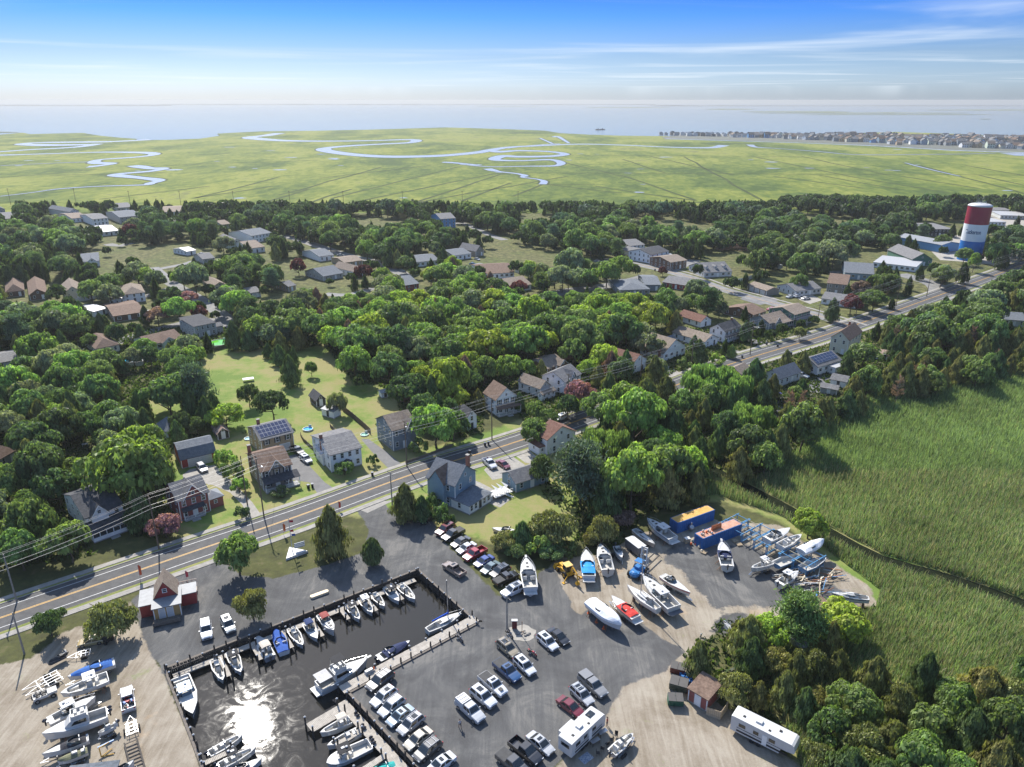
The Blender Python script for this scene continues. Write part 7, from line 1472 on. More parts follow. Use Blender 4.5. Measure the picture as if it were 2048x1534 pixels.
for s in (-1, 1): mb = MB(); mb.tube((1.5, s * .7, 1.0), (2.1, s * 1.9, .15), .12, 5); mb.box((2.1, s * 2.0, .1), (.6, .5, .1)); mb.build('stabiliser', YL, bh)
for x, r_ in ((.7, .72), (-1.9, .45)):
 for s in (-1, 1): mb = MB(); mb.tube((x, s * .75, r_), (x, s * 1.15, r_), r_, 12); w_ = mb.build('wheel', M_TYRE, bh); mb = MB(); mb.tube((x, s * 1.1, r_), (x, s * 1.18, r_), r_ * .5, 8); mb.build('rim', YL, w_)
a = G(1590, 1197); ld = thing('skid_loader', 'small yellow loader with black canopy beside the scrap planks', 'loader', tuple(a), R(-15))
mb = MB(); mb.box((0, 0, .9), (2.2, 1.2, .8), taper=.9); mb.build('chassis', YL, ld); mb = MB(); mb.box((-.1, 0, 2.3), (1.2, 1.2, .1)); [mb.tube((x, y, 1.2), (x, y, 2.3), .04, 4) for x in (-.6, .4) for y in (-.5, .5)]; mb.build('canopy', M_BLACK, ld)
mb = MB(); mb.box((2.0, 0, .5), (.7, 1.6, .6), taper=.7); [mb.tube((.3, s * .6, 1.2), (1.8, s * .6, .6), .08, 5) for s in (-1, 1)]; mb.build('bucket', M_BLACK, ld)
for x in (.75, -.75):
 for s in (-1, 1): mb = MB(); mb.tube((x, s * .6, .48), (x, s * .95, .48), .48, 10); mb.build('wheel', M_TYRE, ld)
a = G(212, 1284); f2 = thing('forklift', 'black forklift in the shade of the big tree on the left sand', 'forklift', tuple(a), R(160)); mb = MB(); mb.box((0, 0, .8), (1.8, 1.1, .9)); mb.build('chassis', M_BLACK, f2); mb = MB(); [mb.box((1.1, s * .35, 1.4), (.1, .1, 2.4)) for s in (-1, 1)]; mb.box((1.1, 0, 2.4), (.08, .8, .1)); mb.build('mast', M_RUST, f2); mb = MB(); mb.box((0, 0, 2.1), (1.1, 1.1, .06)); [mb.tube((x, y, 1.2), (x, y, 2.1), .03, 4) for x in (-.5, .5) for y in (-.5, .5)]; mb.build('cage', M_BLACK, f2)
for x in (.6, -.6):
 for s in (-1, 1): mb = MB(); mb.tube((x, s * .5, .32), (x, s * .75, .32), .32, 10); mb.build('wheel', M_TYRE, f2)
vehicle('coupe', 'tan car with dark windows in the shade of the big tree', (197, 1284), (172, 1289), (.40, .31, .15))
a = G(203, 1515); h_ = thing('engine_hoist', 'yellow engine hoist with blue beam at bottom left', 'hoist', tuple(a), R(40)); mb = MB(); mb.tube((0, 0, .1), (0, 0, 1.8), .08, 5); mb.tube((0, 0, 1.8), (1.4, 0, 2.0), .08, 5); [mb.tube((0, 0, .15), (1.6, s * .6, .15), .07, 5) for s in (-1, 1)]; mb.build('frame', YL, h_); mb = MB(); mb.box((1.0, .9, 1.2), (2.2, .2, .2)); mb.build('beam', FB, h_)
A = G(262, 1485); B = G(282, 1560); L = (B - A).length; rl = thing('launch_cradle', 'dark timber launching cradle like a ladder on the sand', 'cradle', tuple(A), math.atan2((B - A).y, (B - A).x))
for s in (-.85, .85): mb = MB(); mb.box((L / 2, s, .3), (L, .22, .3)); mb.build('rail', M_PILED, rl)
for i in range(11): mb = MB(); mb.box((L * (i + .5) / 11, 0, .45), (.14, 1.5, .1)); mb.build('crossbar', M_PILE, rl)
def dumpster(label, px, ang, col, w=2.4, d=1.5, h=1.4):
 root = thing('dumpster', label, 'dumpster', tuple(G(*px)), ang, 'dumpsters beside the red storage shed'); M_ = mat('dump_%d' % int(col[1] * 999), col, .7, .25)
 mb = MB(); mb.prism([(-w / 2, -d / 2 * .8), (w / 2, -d / 2 * .8), (w / 2, d / 2), (-w / 2, d / 2)], .15, h, [(-w / 2, -d / 2 * 1.15), (w / 2, -d / 2 * 1.15), (w / 2, d / 2), (-w / 2, d / 2)]); [mb.box((k * .5 - 1, -d / 2 * .98, .8), (.08, .1, .9)) for k in range(5)]; mb.build('bin', M_, root)
 for s in (-1, 1): mb = MB(); mb.add([(s * w / 4 - w / 4 + .03, -d / 2 * 1.2, h + .05), (s * w / 4 + w / 4 - .03, -d / 2 * 1.2, h + .05), (s * w / 4 + w / 4 - .03, d / 2, h + .25), (s * w / 4 - w / 4 + .03, d / 2, h + .25), (s * w / 4 - w / 4 + .03, -d / 2 * 1.2, h), (s * w / 4 + w / 4 - .03, -d / 2 * 1.2, h), (s * w / 4 + w / 4 - .03, d / 2, h + .2), (s * w / 4 - w / 4 + .03, d / 2, h + .2)], [(0, 1, 2, 3), (7, 6, 5, 4), (0, 4, 5, 1), (1, 5, 6, 2), (2, 6, 7, 3), (3, 7, 4, 0)]); mb.build('lid', mat('dump_lid', (.07, .065, .06), .6), root)
dumpster('brown dumpster with half-open lids above the blue barrels', (1355, 1345), R(-20), (.14, .04, .03)); dumpster('large green dumpster between the blue barrels and the red shed', (1357, 1378), R(-22), (.06, .07, .055), 2.9, 1.8, 1.6); dumpster('dark green dumpster nearest the open sand', (1350, 1408), R(-5), (.03, .10, .06))
for i in range(9):
 mb = MB(); mb.tube((0, 0, 0), (0, 0, .9), .29, 10); q = G(1362 + (i % 3) * 7 + i, 1352 + i * 2.4); tag(mb.build('barrel', mat('blue_drum', (.02, .14, .38), .5, .1), None, tuple(q)), 'blue plastic barrels clustered between the dumpsters', 'barrel', 'blue barrels by the dumpsters')
def plank_fence(label, pts, h, m, name='plank_fence', bw=.3, gap=.03, group=None):
 P_ = [G(*p) for p in pts]; root = thing(name, label, 'fence', tuple(P_[0]), 0, group); o = P_[0]; cnt = 0; tot = sum((P_[i + 1] - P_[i]).length for i in range(len(P_) - 1)); bw = max(bw, tot / 280)
 far_ = P_[0].length > 230; mbs = MB()
 for i in range(len(P_) - 1):
  A, B = P_[i] - o, P_[i + 1] - o; d = B - A; L = d.length; a = math.atan2(d.y, d.x); n = max(1, int(L / bw))
  for k in range(n):
   c = A + d * ((k + .5) / n); hh = h + random.uniform(-.03, .03)
   if far_: mbs.box((c.x, c.y, hh / 2), (L / n - gap, .05, hh), a)
   else: mb = MB(); mb.box((0, 0, hh / 2), (L / n - gap, .05, hh)); mb.build('plank', m, root, tuple(c), a)
  for k in range(int(L / 2.5) + 1): c = A + d * min(1, k * 2.5 / L); mb = MB(); mb.box((0, .08, h / 2), (.12, .12, h + .12)); mb.build('post', m, root, tuple(c), a)
 if far_: tag(mbs.build('planks', m, root), kind='stuff')
 return root
plank_fence('plywood pen fence beside the red storage shed', [(1412, 1430), (1440, 1440), (1455, 1418)], 1.6, M_WD)
MWF = mat('white_vinyl', (.66, .67, .66), .5, .05); MBF = mat('brown_fence', (.13, .10, .075), .9, .2)
plank_fence('long white vinyl fence behind the left tree row', [(127, 612), (150, 605), (222, 592)], 1.9, MWF, 'vinyl_fence', .6)
plank_fence('white fence around the blue pool deck', [(240, 728), (256, 735), (288, 731), (282, 716)], 1.7, MWF, 'vinyl_fence', .5)
plank_fence('white fence curving behind the long brown roof', [(1030, 545), (1055, 552), (1075, 562), (1090, 561), (1112, 558)], 1.9, MWF, 'vinyl_fence', .6)
plank_fence('white fence beside the three-dormer house', [(1468, 567), (1490, 562), (1511, 555)], 2.0, MWF, 'vinyl_fence', .5)
plank_fence('brown board fence running down the field to the highway', [(684, 820), (705, 836), (725, 853), (742, 869)], 1.8, MBF, 'board_fence', .25)
plank_fence('low grey picket fence left of the white colonial house', [(601, 872), (606, 882), (618, 893), (630, 903)], 1.1, M_PILE, 'picket_fence', .3, .12)
plank_fence('low picket fence across the vegetable garden', [(660, 854), (668, 862), (678, 873), (687, 882)], 1.1, M_PILE, 'picket_fence', .3, .12)
plank_fence('dark fence below the green round pool', [(408, 704), (430, 702), (462, 693)], 1.5, MBF, 'board_fence', .3)
plank_fence('grey wooden retaining fence along the highway sidewalk', [(812, 928), (850, 915), (905, 893)], .9, M_PILE, 'board_fence', .3)
plank_fence('dark fence along the left street garden', [(347, 552), (365, 562), (377, 570)], 1.4, MBF, 'board_fence', .3)
def pool(label, c, rx, col, h=1.2):
 C_ = G(*c); root = thing('above_ground_pool', label, 'pool', tuple(C_)); n = 24; mb = MB(); ring = lambda r, z: [(r * math.cos(2 * math.pi * i / n), r * math.sin(2 * math.pi * i / n), z) for i in range(n)]
 mb.loft([ring(rx, 0), ring(rx, h), ring(rx - .15, h), ring(rx - .15, 0.1)], cap=False); mb.build('pool_wall', mat('pool_wall_grey', (.42, .46, .45), .5), root); mb = MB(); mb.add(ring(rx - .16, h - .2), [tuple(range(n))]); mb.build('pool_water', mat('pool_%d' % int(col[2] * 100), col, .08, .2, 1.5), root)
 mb = MB(); mb.box((.3, rx - .1, h), (.8, .1, 1.2)); mb.tube((0, rx - .4, .2), (0, rx - .4, h + .9), .04, 4); mb.build('pool_ladder', M_CAP, root)
pool('round above-ground pool with bright green water', (440, 690), 4.2, (.12, .42, .03)); pool('blue oval pool inside the white fence', (261, 724), 2.6, (.05, .35, .55), .9); pool('small blue inflatable pool in the garden behind the solar house', (616, 860), 1.5, (.06, .35, .62), .5)
pool('green plastic paddling pool by the field gate', (729, 870), 1.2, (.3, .55, .4), .3); pool('blue kidney-shaped pool in trees at the right', (1995, 632), 3.0, (.03, .38, .6), .3); pool('pale blue paddling pool behind the tan garage house', (497, 878), 1.2, (.35, .6, .7), .3)
a = G(590, 1108); sg = thing('marina_sign', 'white triangular sailboat-shaped sign base with board and flagpole on the roadside lawn', 'sign', tuple(a), R(30))
mb = MB(); mb.prism([(-2.3, -1.6), (2.6, -.9), (-.5, 2.6)], 0, .5, [(-2.2, -1.5), (2.5, -.85), (-.5, 2.5)]); mb.build('base_deck', M_CAP, sg); [MB().box((-1.5 + k * .5, -.6, .53), (.04, 3.0 - abs(k - 2) * .5, .05)).build('plank', M_DECKW, sg) for k in range(7)]
mb = MB(); mb.tube((-.3, .8, .5), (-.3, .8, 8.5), .09, 6, .05); mb.build('mast', M_CAP, sg); mb = MB(); mb.tube((-1.6, .8, 5.6), (1.0, .8, 5.6), .05, 5); mb.build('yard', M_CAP, sg)
mb = MB(); [mb.box((1.2, .3, 1.3 + k * .42), (2.2, .12, .36)) for k in range(3)]; mb.build('board', mat('sign_grey', (.40, .44, .48), .6), sg)
for z, y, c_ in ((7.9, .0, (.45, .03, .05)), (5.2, 1.2, (.5, .05, .03)), (5.0, -1.2, (.04, .10, .35))):
 mb = MB(); mb.add([(-.25, .8 + y * .6, z), (.55, .82 + y * .6, z - .2), (.6, .8 + y * .6, z - .75), (-.2, .84 + y * .6, z - .55)], [(0, 1, 2, 3), (3, 2, 1, 0)]); mb.build('flag', mat('flag_%d' % int(c_[0] * 99), c_, .8), sg)
for lb, px_, c_, h_ in (('tall orange feather banner behind the marina shop', (281, 1160), (.55, .10, .04), 3.6), ('orange feather banner left of the triangular sign', (568, 1072), (.6, .14, .04), 3.2), ('slim red banner flag beside the highway and big cedar', (678, 1022), (.5, .06, .04), 2.6), ('American-style flag hanging at the marina shop patio', (373, 1160), (.4, .08, .10), 2.2)):
 fl = thing('banner_flag', lb.replace('American-style ', 'small red and white '), 'flag', tuple(G(*px_))); mb = MB(); mb.tube((0, 0, 0), (0, 0, h_), .04, 5); mb.build('pole', M_CAP, fl)
 mb = MB(); mb.add([(.04, 0, h_), (.55, .05, h_ - .4), (.5, .02, h_ * .35), (.04, 0, h_ * .3), (.04, .03, h_), (.55, .08, h_ - .4), (.5, .05, h_ * .35), (.04, .03, h_ * .3)], [(0, 1, 2, 3), (7, 6, 5, 4)]); mb.build('cloth', mat('banner_%d' % int(c_[0] * 99 + c_[1] * 9), c_, .8), fl)
a = G(1043, 1266); sc_ = []; pts_ = [(a.x + 2.6 * (1 + .12 * math.sin(k * 2.1)) * math.cos(k * .35), a.y + 2.2 * (1 + .1 * math.cos(k * 1.7)) * math.sin(k * .35)) for k in range(18)]
struct(flat('shell_circle', pts_, .02, M_SHELL))
for i in range(14):
 mb = MB(); r_ = random.uniform(.15, .4); mb.ell((0, 0, r_ * .3), (r_, r_ * .8, r_ * .6), 6, 4); tag(mb.build('stone', M_CONC, None, (a.x + random.uniform(-1.4, 1.4), a.y + random.uniform(-1.2, 1.2), 0)), 'pale stones heaped in the shell circle beside the pole', 'stone', 'stones in the shell circle')
nb = thing('notice_board', 'dark red notice board with white cap beside the shell circle', 'notice board', tuple(G(1029, 1258)), R(0)); mb = MB(); mb.box((0, 0, 1.0), (.9, .3, 1.7)); mb.build('panel', mat('dark_red_panel', (.12, .02, .025), .6), nb); mb = MB(); mb.box((0, 0, 1.95), (1.1, .6, .12)); mb.build('cap', M_CAP, nb)
mb = MB(); mb.tube((0, 0, 0), (0, 0, 3.2), .06, 5); mb.box((.2, 0, .9), (.3, .03, .2)); tag(mb.build('marker_post', M_RUST, None, tuple(G(1044, 1272))), 'thin rusty post rising from the shell circle', 'post')
for i, p_ in enumerate([(1177, 1227), (1193, 1245), (1207, 1258)]):
 cn = thing('traffic_cone', ['orange cone at the stern end of the shrink-wrapped boat', 'orange cone amidships of the shrink-wrapped boat', 'orange cone nearest the bow of the shrink-wrapped boat'][i], 'traffic cone', tuple(G(*p_)), .3, 'orange cones beside the wrapped boat')
 mb = MB(); mb.tube((0, 0, .05), (0, 0, .75), .2, 8, .04); mb.build('cone', M_ORG, cn); mb = MB(); mb.box((0, 0, .03), (.45, .45, .06)); mb.build('base', M_ORG, cn)
fl = thing('banner_flag', 'small red flag by the quay corner behind the sailboat', 'flag', tuple(G(958, 1250))); mb = MB(); mb.tube((0, 0, 0), (0, 0, 1.1), .03, 4); mb.build('pole', M_CAP, fl); mb = MB(); mb.add([(0, 0, 1.1), (.6, 0, 1.0), (.6, 0, .7), (0, 0, .7)], [(0, 1, 2, 3), (3, 2, 1, 0)]); mb.build('cloth', M_ORG, fl)
A = G(621, 1197); B = G(657, 1184); mb = MB(); L = (B - A).length; n = 8
mb.prism([(0, -.2), (.2, -.45), (L - .2, -.45), (L, -.2), (L, .2), (L - .2, .45), (.2, .45), (0, .2)], .02, .45); o = tag(mb.build('float_section', mat('cream_float', (.62, .50, .33), .6, .15), None, tuple(A), math.atan2((B - A).y, (B - A).x)), 'long cream float section lying on the gravel by the basin', 'float')
db = thing('dock_box', 'white dock box with orange life ring on the quay beside the flybridge boat', 'dock box', tuple(G(738, 1345, .22)), math.atan2(dc.y, dc.x)); mb = MB(); mb.box((0, 0, .3), (1.5, .6, .6), taper=.9); mb.build('box', M_CAP, db); mb = MB(); mb.ell((.95, 0, .35), (.18, .12, .3)); mb.build('life_ring', M_ORG, db)
BL_ = ['dark bin left of a pair outside the farmhouse', 'dark bin right of a pair outside the farmhouse', 'dark bin at the kerb by the white colonial house', 'dark bin at the kerb across from the slate-blue house', 'left dark bin near the pole by the gable house', 'right dark bin near the pole by the gable house', 'dark bin by the gable house sidewalk end', 'dark bin on the kerb left of the black-roofed colonial drive', 'left dark bin by the grey bungalow', 'right dark bin by the grey bungalow', 'dark bin across the highway before the solar ranch', 'dark bin by the porch farmhouse lawn', 'dark bin on the corner lawn of the left street']
for i, (x, y) in enumerate([(617, 977), (625, 975), (745, 952), (939, 908), (970, 892), (977, 890), (1043, 868), (1484, 716), (1533, 690), (1555, 694), (1582, 710), (1310, 542), (390, 555)]):
 bn = thing('wheelie_bin', BL_[i], 'bin', tuple(G(x, y)), random.random(), 'rubbish bins along the streets'); mb = MB(); mb.box((0, 0, .55), (.5, .6, 1.0), taper=1.12); mb.build('bin_body', M_BLACK, bn); mb = MB(); mb.box((0, 0, 1.09), (.62, .72, .08)); mb.build('lid', mat('bin_lid', (.03, .05, .09), .5), bn)
for lb, p_, w_, d_, h_, m__ in (('flat pale picnic canopy lying in the field', (497, 762), 3.6, 2.2, .9, M_CAP), ('white garden table before the left brown-roofed barn', (171, 892), 1.6, .9, .7, M_CAP), ('white garden bench at the edge of the left woods', (182, 923), 1.6, .7, .5, M_CAP), ('blue picnic table next to the long garage', (1014, 975), 1.5, 1.0, .8, FB)):
 tb = thing('garden_table', lb, 'table', tuple(G(*p_)), .4); mb = MB(); mb.box((0, 0, h_), (w_, d_, .07)); mb.build('table_top', m__, tb)
 for sx in (-1, 1):
  for sy in (-1, 1): mb = MB(); mb.box((sx * w_ * .42, sy * d_ * .42, h_ / 2), (.08, .08, h_)); mb.build('leg', m__, tb)
dkk = thing('sun_sails', 'white shade sails and railed deck behind the slate-blue house', 'deck', tuple(G(1000, 990)), R(38)); dkk.scale = (.75, .75, .9); mb = MB(); mb.box((0, 0, .9), (7, 4.6, .15)); mb.build('deck_floor', M_DECKW, dkk)
for k in range(9): mb = MB(); mb.box((-3.5 + k * .87, -2.3, 1.4), (.08, .08, 1.0)); mb.build('baluster', M_TRIM, dkk)
mb = MB(); mb.box((0, -2.3, 1.92), (7, .1, .08)); mb.build('rail', M_TRIM, dkk)
for k in range(3): mb = MB(); x = -2.6 + k * 1.9; mb.add([(x, -1.8, 2.6), (x + 1.7, -.6, 2.4), (x + .2, 1.6, 3.3), (x, -1.8, 2.62), (x + 1.7, -.6, 2.42), (x + .2, 1.6, 3.32)], [(2, 1, 0), (3, 4, 5)]); mb.build('shade_sail', M_CAP, dkk)
mb = MB(); [mb.box((1.0 + k * .3, -2.6 - k * .28, .8 - k * .17), (1.0, .28, .05)) for k in range(5)]; mb.build('steps', M_TRIM, dkk)
rg = MB(); rg.box((0, 0, .015), (1.9, 1.4, .02)); o = tag(rg.build('outdoor_rug', mat('rug_blue', (.06, .10, .20), .9, .3, 4, col2=(.5, .5, .48)), None, tuple(G(1172, 1516)), R(40)), 'blue patterned rug beside the motorhome', 'rug')
for lb, p_ in (('folding table under the motorhome awning side', (1190, 1488)), ('second folding table by the motorhome wheels', (1205, 1470))):
 tb = thing('camp_table', lb, 'table', tuple(G(*p_)), .6); mb = MB(); mb.box((0, 0, .75), (1.5, .7, .05)); mb.build('table_top', M_RIM, tb); [MB().box((sx * .65, sy * .28, .36), (.05, .05, .72)).build('leg', M_BLACK, tb) for sx in (-1, 1) for sy in (-1, 1)]
for i in range(5): ch = thing('camp_chair', 'dark folding camp chairs grouped around the rug by the motorhome', 'chair', tuple(G(1196 + i * 9, 1510 - i * 9)), i * 1.1, 'camp chairs by the motorhome'); MB().box((0, 0, .45), (.5, .5, .05)).build('seat', M_BLACK, ch); MB().box((-.25, 0, .75), (.05, .5, .55)).build('backrest', M_BLACK, ch); [MB().box((sx * .22, sy * .22, .22), (.04, .04, .44)).build('leg', M_STEEL, ch) for sx in (-1, 1) for sy in (-1, 1)]
lp = thing('log_pile', 'heap of orange-brown felled logs at the clearing edge', 'log pile', tuple(G(1468, 500)), .2)
for i in range(40): o = MB().tube((0, 0, 0), (random.uniform(4, 8), 0, 0), random.uniform(.2, .4), 6).build('log', mat('cut_logs', (.34, .20, .13), .9, .2), lp, (random.uniform(-12, 12), random.uniform(-5, 5), random.uniform(.2, 2.4)), random.uniform(-.6, 1.6))
tn = thing('orange_tent', 'small orange tent roof among far trees right of centre', 'tent', tuple(G(1632, 497)), 0); MB().add([(-3, -2, 0), (3, -2, 0), (3, 2, 0), (-3, 2, 0), (-3, 0, 3), (3, 0, 3)], [(0, 1, 5, 4), (2, 3, 4, 5), (0, 4, 3), (1, 2, 5)]).build('canopy', mat('tent_orange', (.6, .22, .05), .7), tn)
# ------------------------------------------------------------------ the town on the far shore: each house a thing
tw_cols = [WALL[k] for k in ('white', 'pale', 'grey', 'cream', 'blue', 'slate', 'mint', 'tan', 'bluewall')]; rf_cols = [ROOF[k] for k in ('grey', 'slate', 'tan', 'dark', 'brown')]
FARM_ = []
for wk in range(9):
 for rk_ in range(2):
  w = [1.0, .8][rk_]; mb = MB(); gable_body(mb, -.5, .5, -.5, .5, 0, .62, .34, 'y' if wk % 2 else 'x'); me1 = mb.mesh('wall', tw_cols[wk]); mb = MB(); gable_roof(mb, -.5, .5, -.5, .5, .62, .36, 'y' if wk % 2 else 'x', ov=.04, t=.03); me2 = mb.mesh('roof', rf_cols[(wk + rk_) % 5])
  mb = MB(); [mb.box((-.33 + .33 * i, -.505, .2 + .28 * j), (.16, .03, .14)) for i in range(3) for j in range(2)]; me3 = mb.mesh('window_row', M_GLASS); FARM_.append((me1, me2, me3))
cnt = 0; rows_far = []
for row in range(7):
 x = 1326 + row * 26 if row else 1322
 while x < 2140:
  u = (x - 1326) / 722; top = 268.5 + 3 * u + (5 if x > 1800 else 0); bot = 273.5 + 26 * max(0, u) ** 1.05 - (0 if u < .1 else 0)
  y = top + (bot - top) * (row + random.uniform(.1, .6)) / 7 + 1.0
  if row * 3.3 < (bot - top) + 1: rows_far.append((x, y))
  x += random.uniform(9, 16)
rows_far.sort(key=lambda p: -p[1]); rest = MB()
BIGF = rows_far[:280];
def shl(x, y, v_):
 b0 = 273.5 + 26 * max(0, (x - 1326) / 722) ** 1.05; k = max(0, min(5, int((b0 - y) / 4.5)))
 return '%s gabled house in the %s row of the town across the marsh' % (lab_c[v_ // 2], ('front', 'second', 'third', 'fourth', 'fifth', 'rearmost')[k])
lab_c = ['white', 'pale grey', 'grey', 'cream', 'blue-grey', 'slate', 'pale green', 'tan', 'bright blue']
BR_ = {}
for i, (x, y) in enumerate(sorted(BIGF)):
 v_ = random.randrange(18); g = G(x, y, -.2); s = random.uniform(10, 15); r_ = thing('shore_house', shl(x, y, v_), 'house', (g.x, g.y, -.3), random.choice([0, .3, -.2, 1.4]), 'houses of the lagoon town beyond the marsh'); r_.scale = (s, s, s * random.uniform(.75, 1.1))
 for me_, nm in zip(FARM_[v_], ('wall', 'roof', 'windows')): put(nm if nm != 'windows' else 'window_row', me_, r_)
mb = MB()
for (x, y) in rows_far[280:]:
 g = G(x, y, -.2); s = random.uniform(9, 14); mb.cur = random.randrange(3); gable_body(mb, g.x - s / 2, g.x + s / 2, g.y - s / 2, g.y + s / 2, -.5, s * .5, s * .3, 'y')
if mb.v: tag(mb.build('distant_rooftops', [WALL['pale'], ROOF['grey'], WALL['grey']]), kind='stuff')
struct(flat('lagoon_town_ground', [tuple(G(a, b)[:2]) for a, b in [(1322, 274), (1400, 268), (1800, 267), (2048, 276), (2300, 290), (2300, 312), (2048, 303), (1900, 299), (1750, 290), (1600, 284), (1450, 280), (1330, 277)]], -.15, mat('town_dirt', (.10, .105, .08), .9)))
lag = MB()
for pts_ in ([(1330, 277), (1450, 280.5), (1600, 285), (1750, 290.5), (1900, 299.5), (2048, 304), (2048, 306), (1900, 301), (1750, 292), (1600, 286), (1450, 281.5), (1330, 278)], [(2000, 306), (2060, 306), (2060, 312), (2030, 311)]): lag.add([(G(a, b).x, G(a, b).y, -.12) for a, b in pts_], [tuple(range(len(pts_)))])
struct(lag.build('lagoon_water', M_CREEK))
for lb, x, y in (('small work boat out in the bay, left one of the pair', 1196, 259), ('small work boat out in the bay, right one of the pair', 1205, 258.5)):
 g = G(x, y); wb = thing('work_boat', lb, 'boat', (g.x, g.y, -1.1), .1); MB().prism([(-8, -2), (6, -2), (9, 0), (6, 2), (-8, 2)], 0, 2).build('hull', M_BLACK, wb); MB().box((0, 0, 3.5), (4, 3, 3)).build('cabin', M_RIM, wb)
def person(label, px, ang, shirt, shorts, skin=(.36, .21, .14), stride=.22):
 b = G(*px); root = thing('person', label, 'person', tuple(b), ang); me = bpy.data.meshes.new('body')
 J = [(0, 0, .95), (0, 0, 1.2), (.02, 0, 1.45), (.03, 0, 1.56), (.05, 0, 1.68), (0, .1, .9), (stride, .11, .5), (stride * .8, .11, .06), (stride * .8 + .16, .12, .03), (0, -.1, .9), (-stride * .5, -.11, .5), (-stride * 1.3, -.11, .1), (-stride * 1.3 + .14, -.12, .04),
         (.01, .19, 1.42), (-.05, .25, 1.15), (.08, .24, .92), (.14, .24, .83), (.01, -.19, 1.42), (.08, -.25, 1.15), (.24, -.24, .98), (.31, -.24, .92)]
 E_ = [(0, 1), (1, 2), (2, 3), (3, 4), (0, 5), (5, 6), (6, 7), (7, 8), (0, 9), (9, 10), (10, 11), (11, 12), (2, 13), (13, 14), (14, 15), (15, 16), (2, 17), (17, 18), (18, 19), (19, 20)]
 RR = [.15, .14, .14, .06, .11, .1, .07, .05, .045, .1, .07, .05, .045, .07, .05, .035, .04, .07, .05, .035, .04]
 me.from_pydata(J, E_, []); o = bpy.data.objects.new('body', me); COL.objects.link(o); sk = o.modifiers.new('s', 'SKIN'); o.modifiers.new('b', 'SUBSURF').levels = 1
 for i, v in enumerate(me.skin_vertices[0].data): v.radius = (RR[i],) * 2; v.use_root = i == 0
 bpy.context.view_layer.update(); m2 = bpy.data.meshes.new_from_object(o.evaluated_get(bpy.context.evaluated_depsgraph_get())); bpy.data.objects.remove(o)
 m2.materials.clear()
 for m_ in (mat('skin_tone', skin, .6), mat('cloth_%d' % int(shirt[0] * 999), shirt, .9), mat('cloth_%d' % int(shorts[2] * 999 + 5), shorts, .9), M_BLACK): m2.materials.append(m_)
 for p_ in m2.polygons:
  c = p_.center; p_.material_index = 1 if c.z > .98 and c.z < 1.5 and abs(c.y) < .26 and (c.z > 1.12 or abs(c.y) < .18) else (2 if .5 < c.z <= .98 and abs(c.y) < .2 else (3 if c.z < .09 else 0))
  p_.use_smooth = True
 put('body', m2, root); MB().ell((.035, 0, 1.73), (.115, .1, .1), 8, 5, z0=-.2).build('hair', mat('hair_brown', (.05, .03, .02), .9), root, smooth=True)
person('person in dark shorts walking beside the silver pickup with ladder rack', (920, 1456), R(-60), (.5, .48, .46), (.03, .03, .04))
person('person in a red shirt standing behind the motorhome', (1214, 1452), R(150), (.35, .06, .05), (.1, .1, .12), stride=.05)
# ------------------------------------------------------------------ foliage
def leaf_mat(name, base, trans=0.35, var=0.35):
 m = bpy.data.materials.new(name); m.use_nodes = True; nt = m.node_tree; n = nt.nodes; l = nt.links; n.clear()
 out = n.new('ShaderNodeOutputMaterial'); mix = n.new('ShaderNodeMixShader'); mix.inputs[0].default_value = trans
 d = n.new('ShaderNodeBsdfPrincipled'); d.inputs['Roughness'].default_value = .55; d.inputs['Specular IOR Level'].default_value = .3; t = n.new('ShaderNodeBsdfTranslucent')
 oi = n.new('ShaderNodeObjectInfo'); geo = n.new('ShaderNodeTexCoord')
 nz = n.new('ShaderNodeTexNoise'); nz.inputs['Scale'].default_value = 3.2; nz.inputs['Detail'].default_value = 4; l.new(geo.outputs['Object'], nz.inputs['Vector'])
 wn_ = n.new('ShaderNodeNewGeometry'); rr = n.new('ShaderNodeMapRange'); rr.inputs[1].default_value = .3; rr.inputs[2].default_value = .7; rr.inputs[3].default_value = 1 - var; rr.inputs[4].default_value = 1 + var; l.new(nz.outputs[0], rr.inputs[0])
 r2 = n.new('ShaderNodeMapRange'); r2.inputs[3].default_value = .5; r2.inputs[4].default_value = 1.55; l.new(wn_.outputs['Random Per Island'], r2.inputs[0])
 m1 = n.new('ShaderNodeMath'); m1.operation = 'MULTIPLY'; l.new(rr.outputs[0], m1.inputs[0]); l.new(r2.outputs[0], m1.inputs[1])
 sc = n.new('ShaderNodeVectorMath'); sc.operation = 'SCALE'; l.new(oi.outputs['Color'], sc.inputs[0]); l.new(m1.outputs[0], sc.inputs['Scale'])
 ml = n.new('ShaderNodeVectorMath'); ml.operation = 'MULTIPLY'; ml.inputs[1].default_value = base; l.new(sc.outputs[0], ml.inputs[0])
 l.new(ml.outputs[0], d.inputs['Base Color']); tc2 = n.new('ShaderNodeVectorMath'); tc2.operation = 'MULTIPLY'; tc2.inputs[1].default_value = (1.15, 1.28, .6); l.new(ml.outputs[0], tc2.inputs[0]); l.new(tc2.outputs[0], t.inputs[0])
 l.new(d.outputs[0], mix.inputs[1]); l.new(t.outputs[0], mix.inputs[2]); l.new(mix.outputs[0], out.inputs[0]); return m
M_LEAF = leaf_mat('leaves', (1.12, 1.12, 1.15), .5); M_NEEDLE = leaf_mat('needles', (1.2, 1.2, 1.2), .3, .3)
M_BARK = mat('bark', (.11, .085, .06), .95, .3, 3, bump=.4); M_BARKG = mat('grey_bark', (.17, .15, .13), .95, .3, 3)
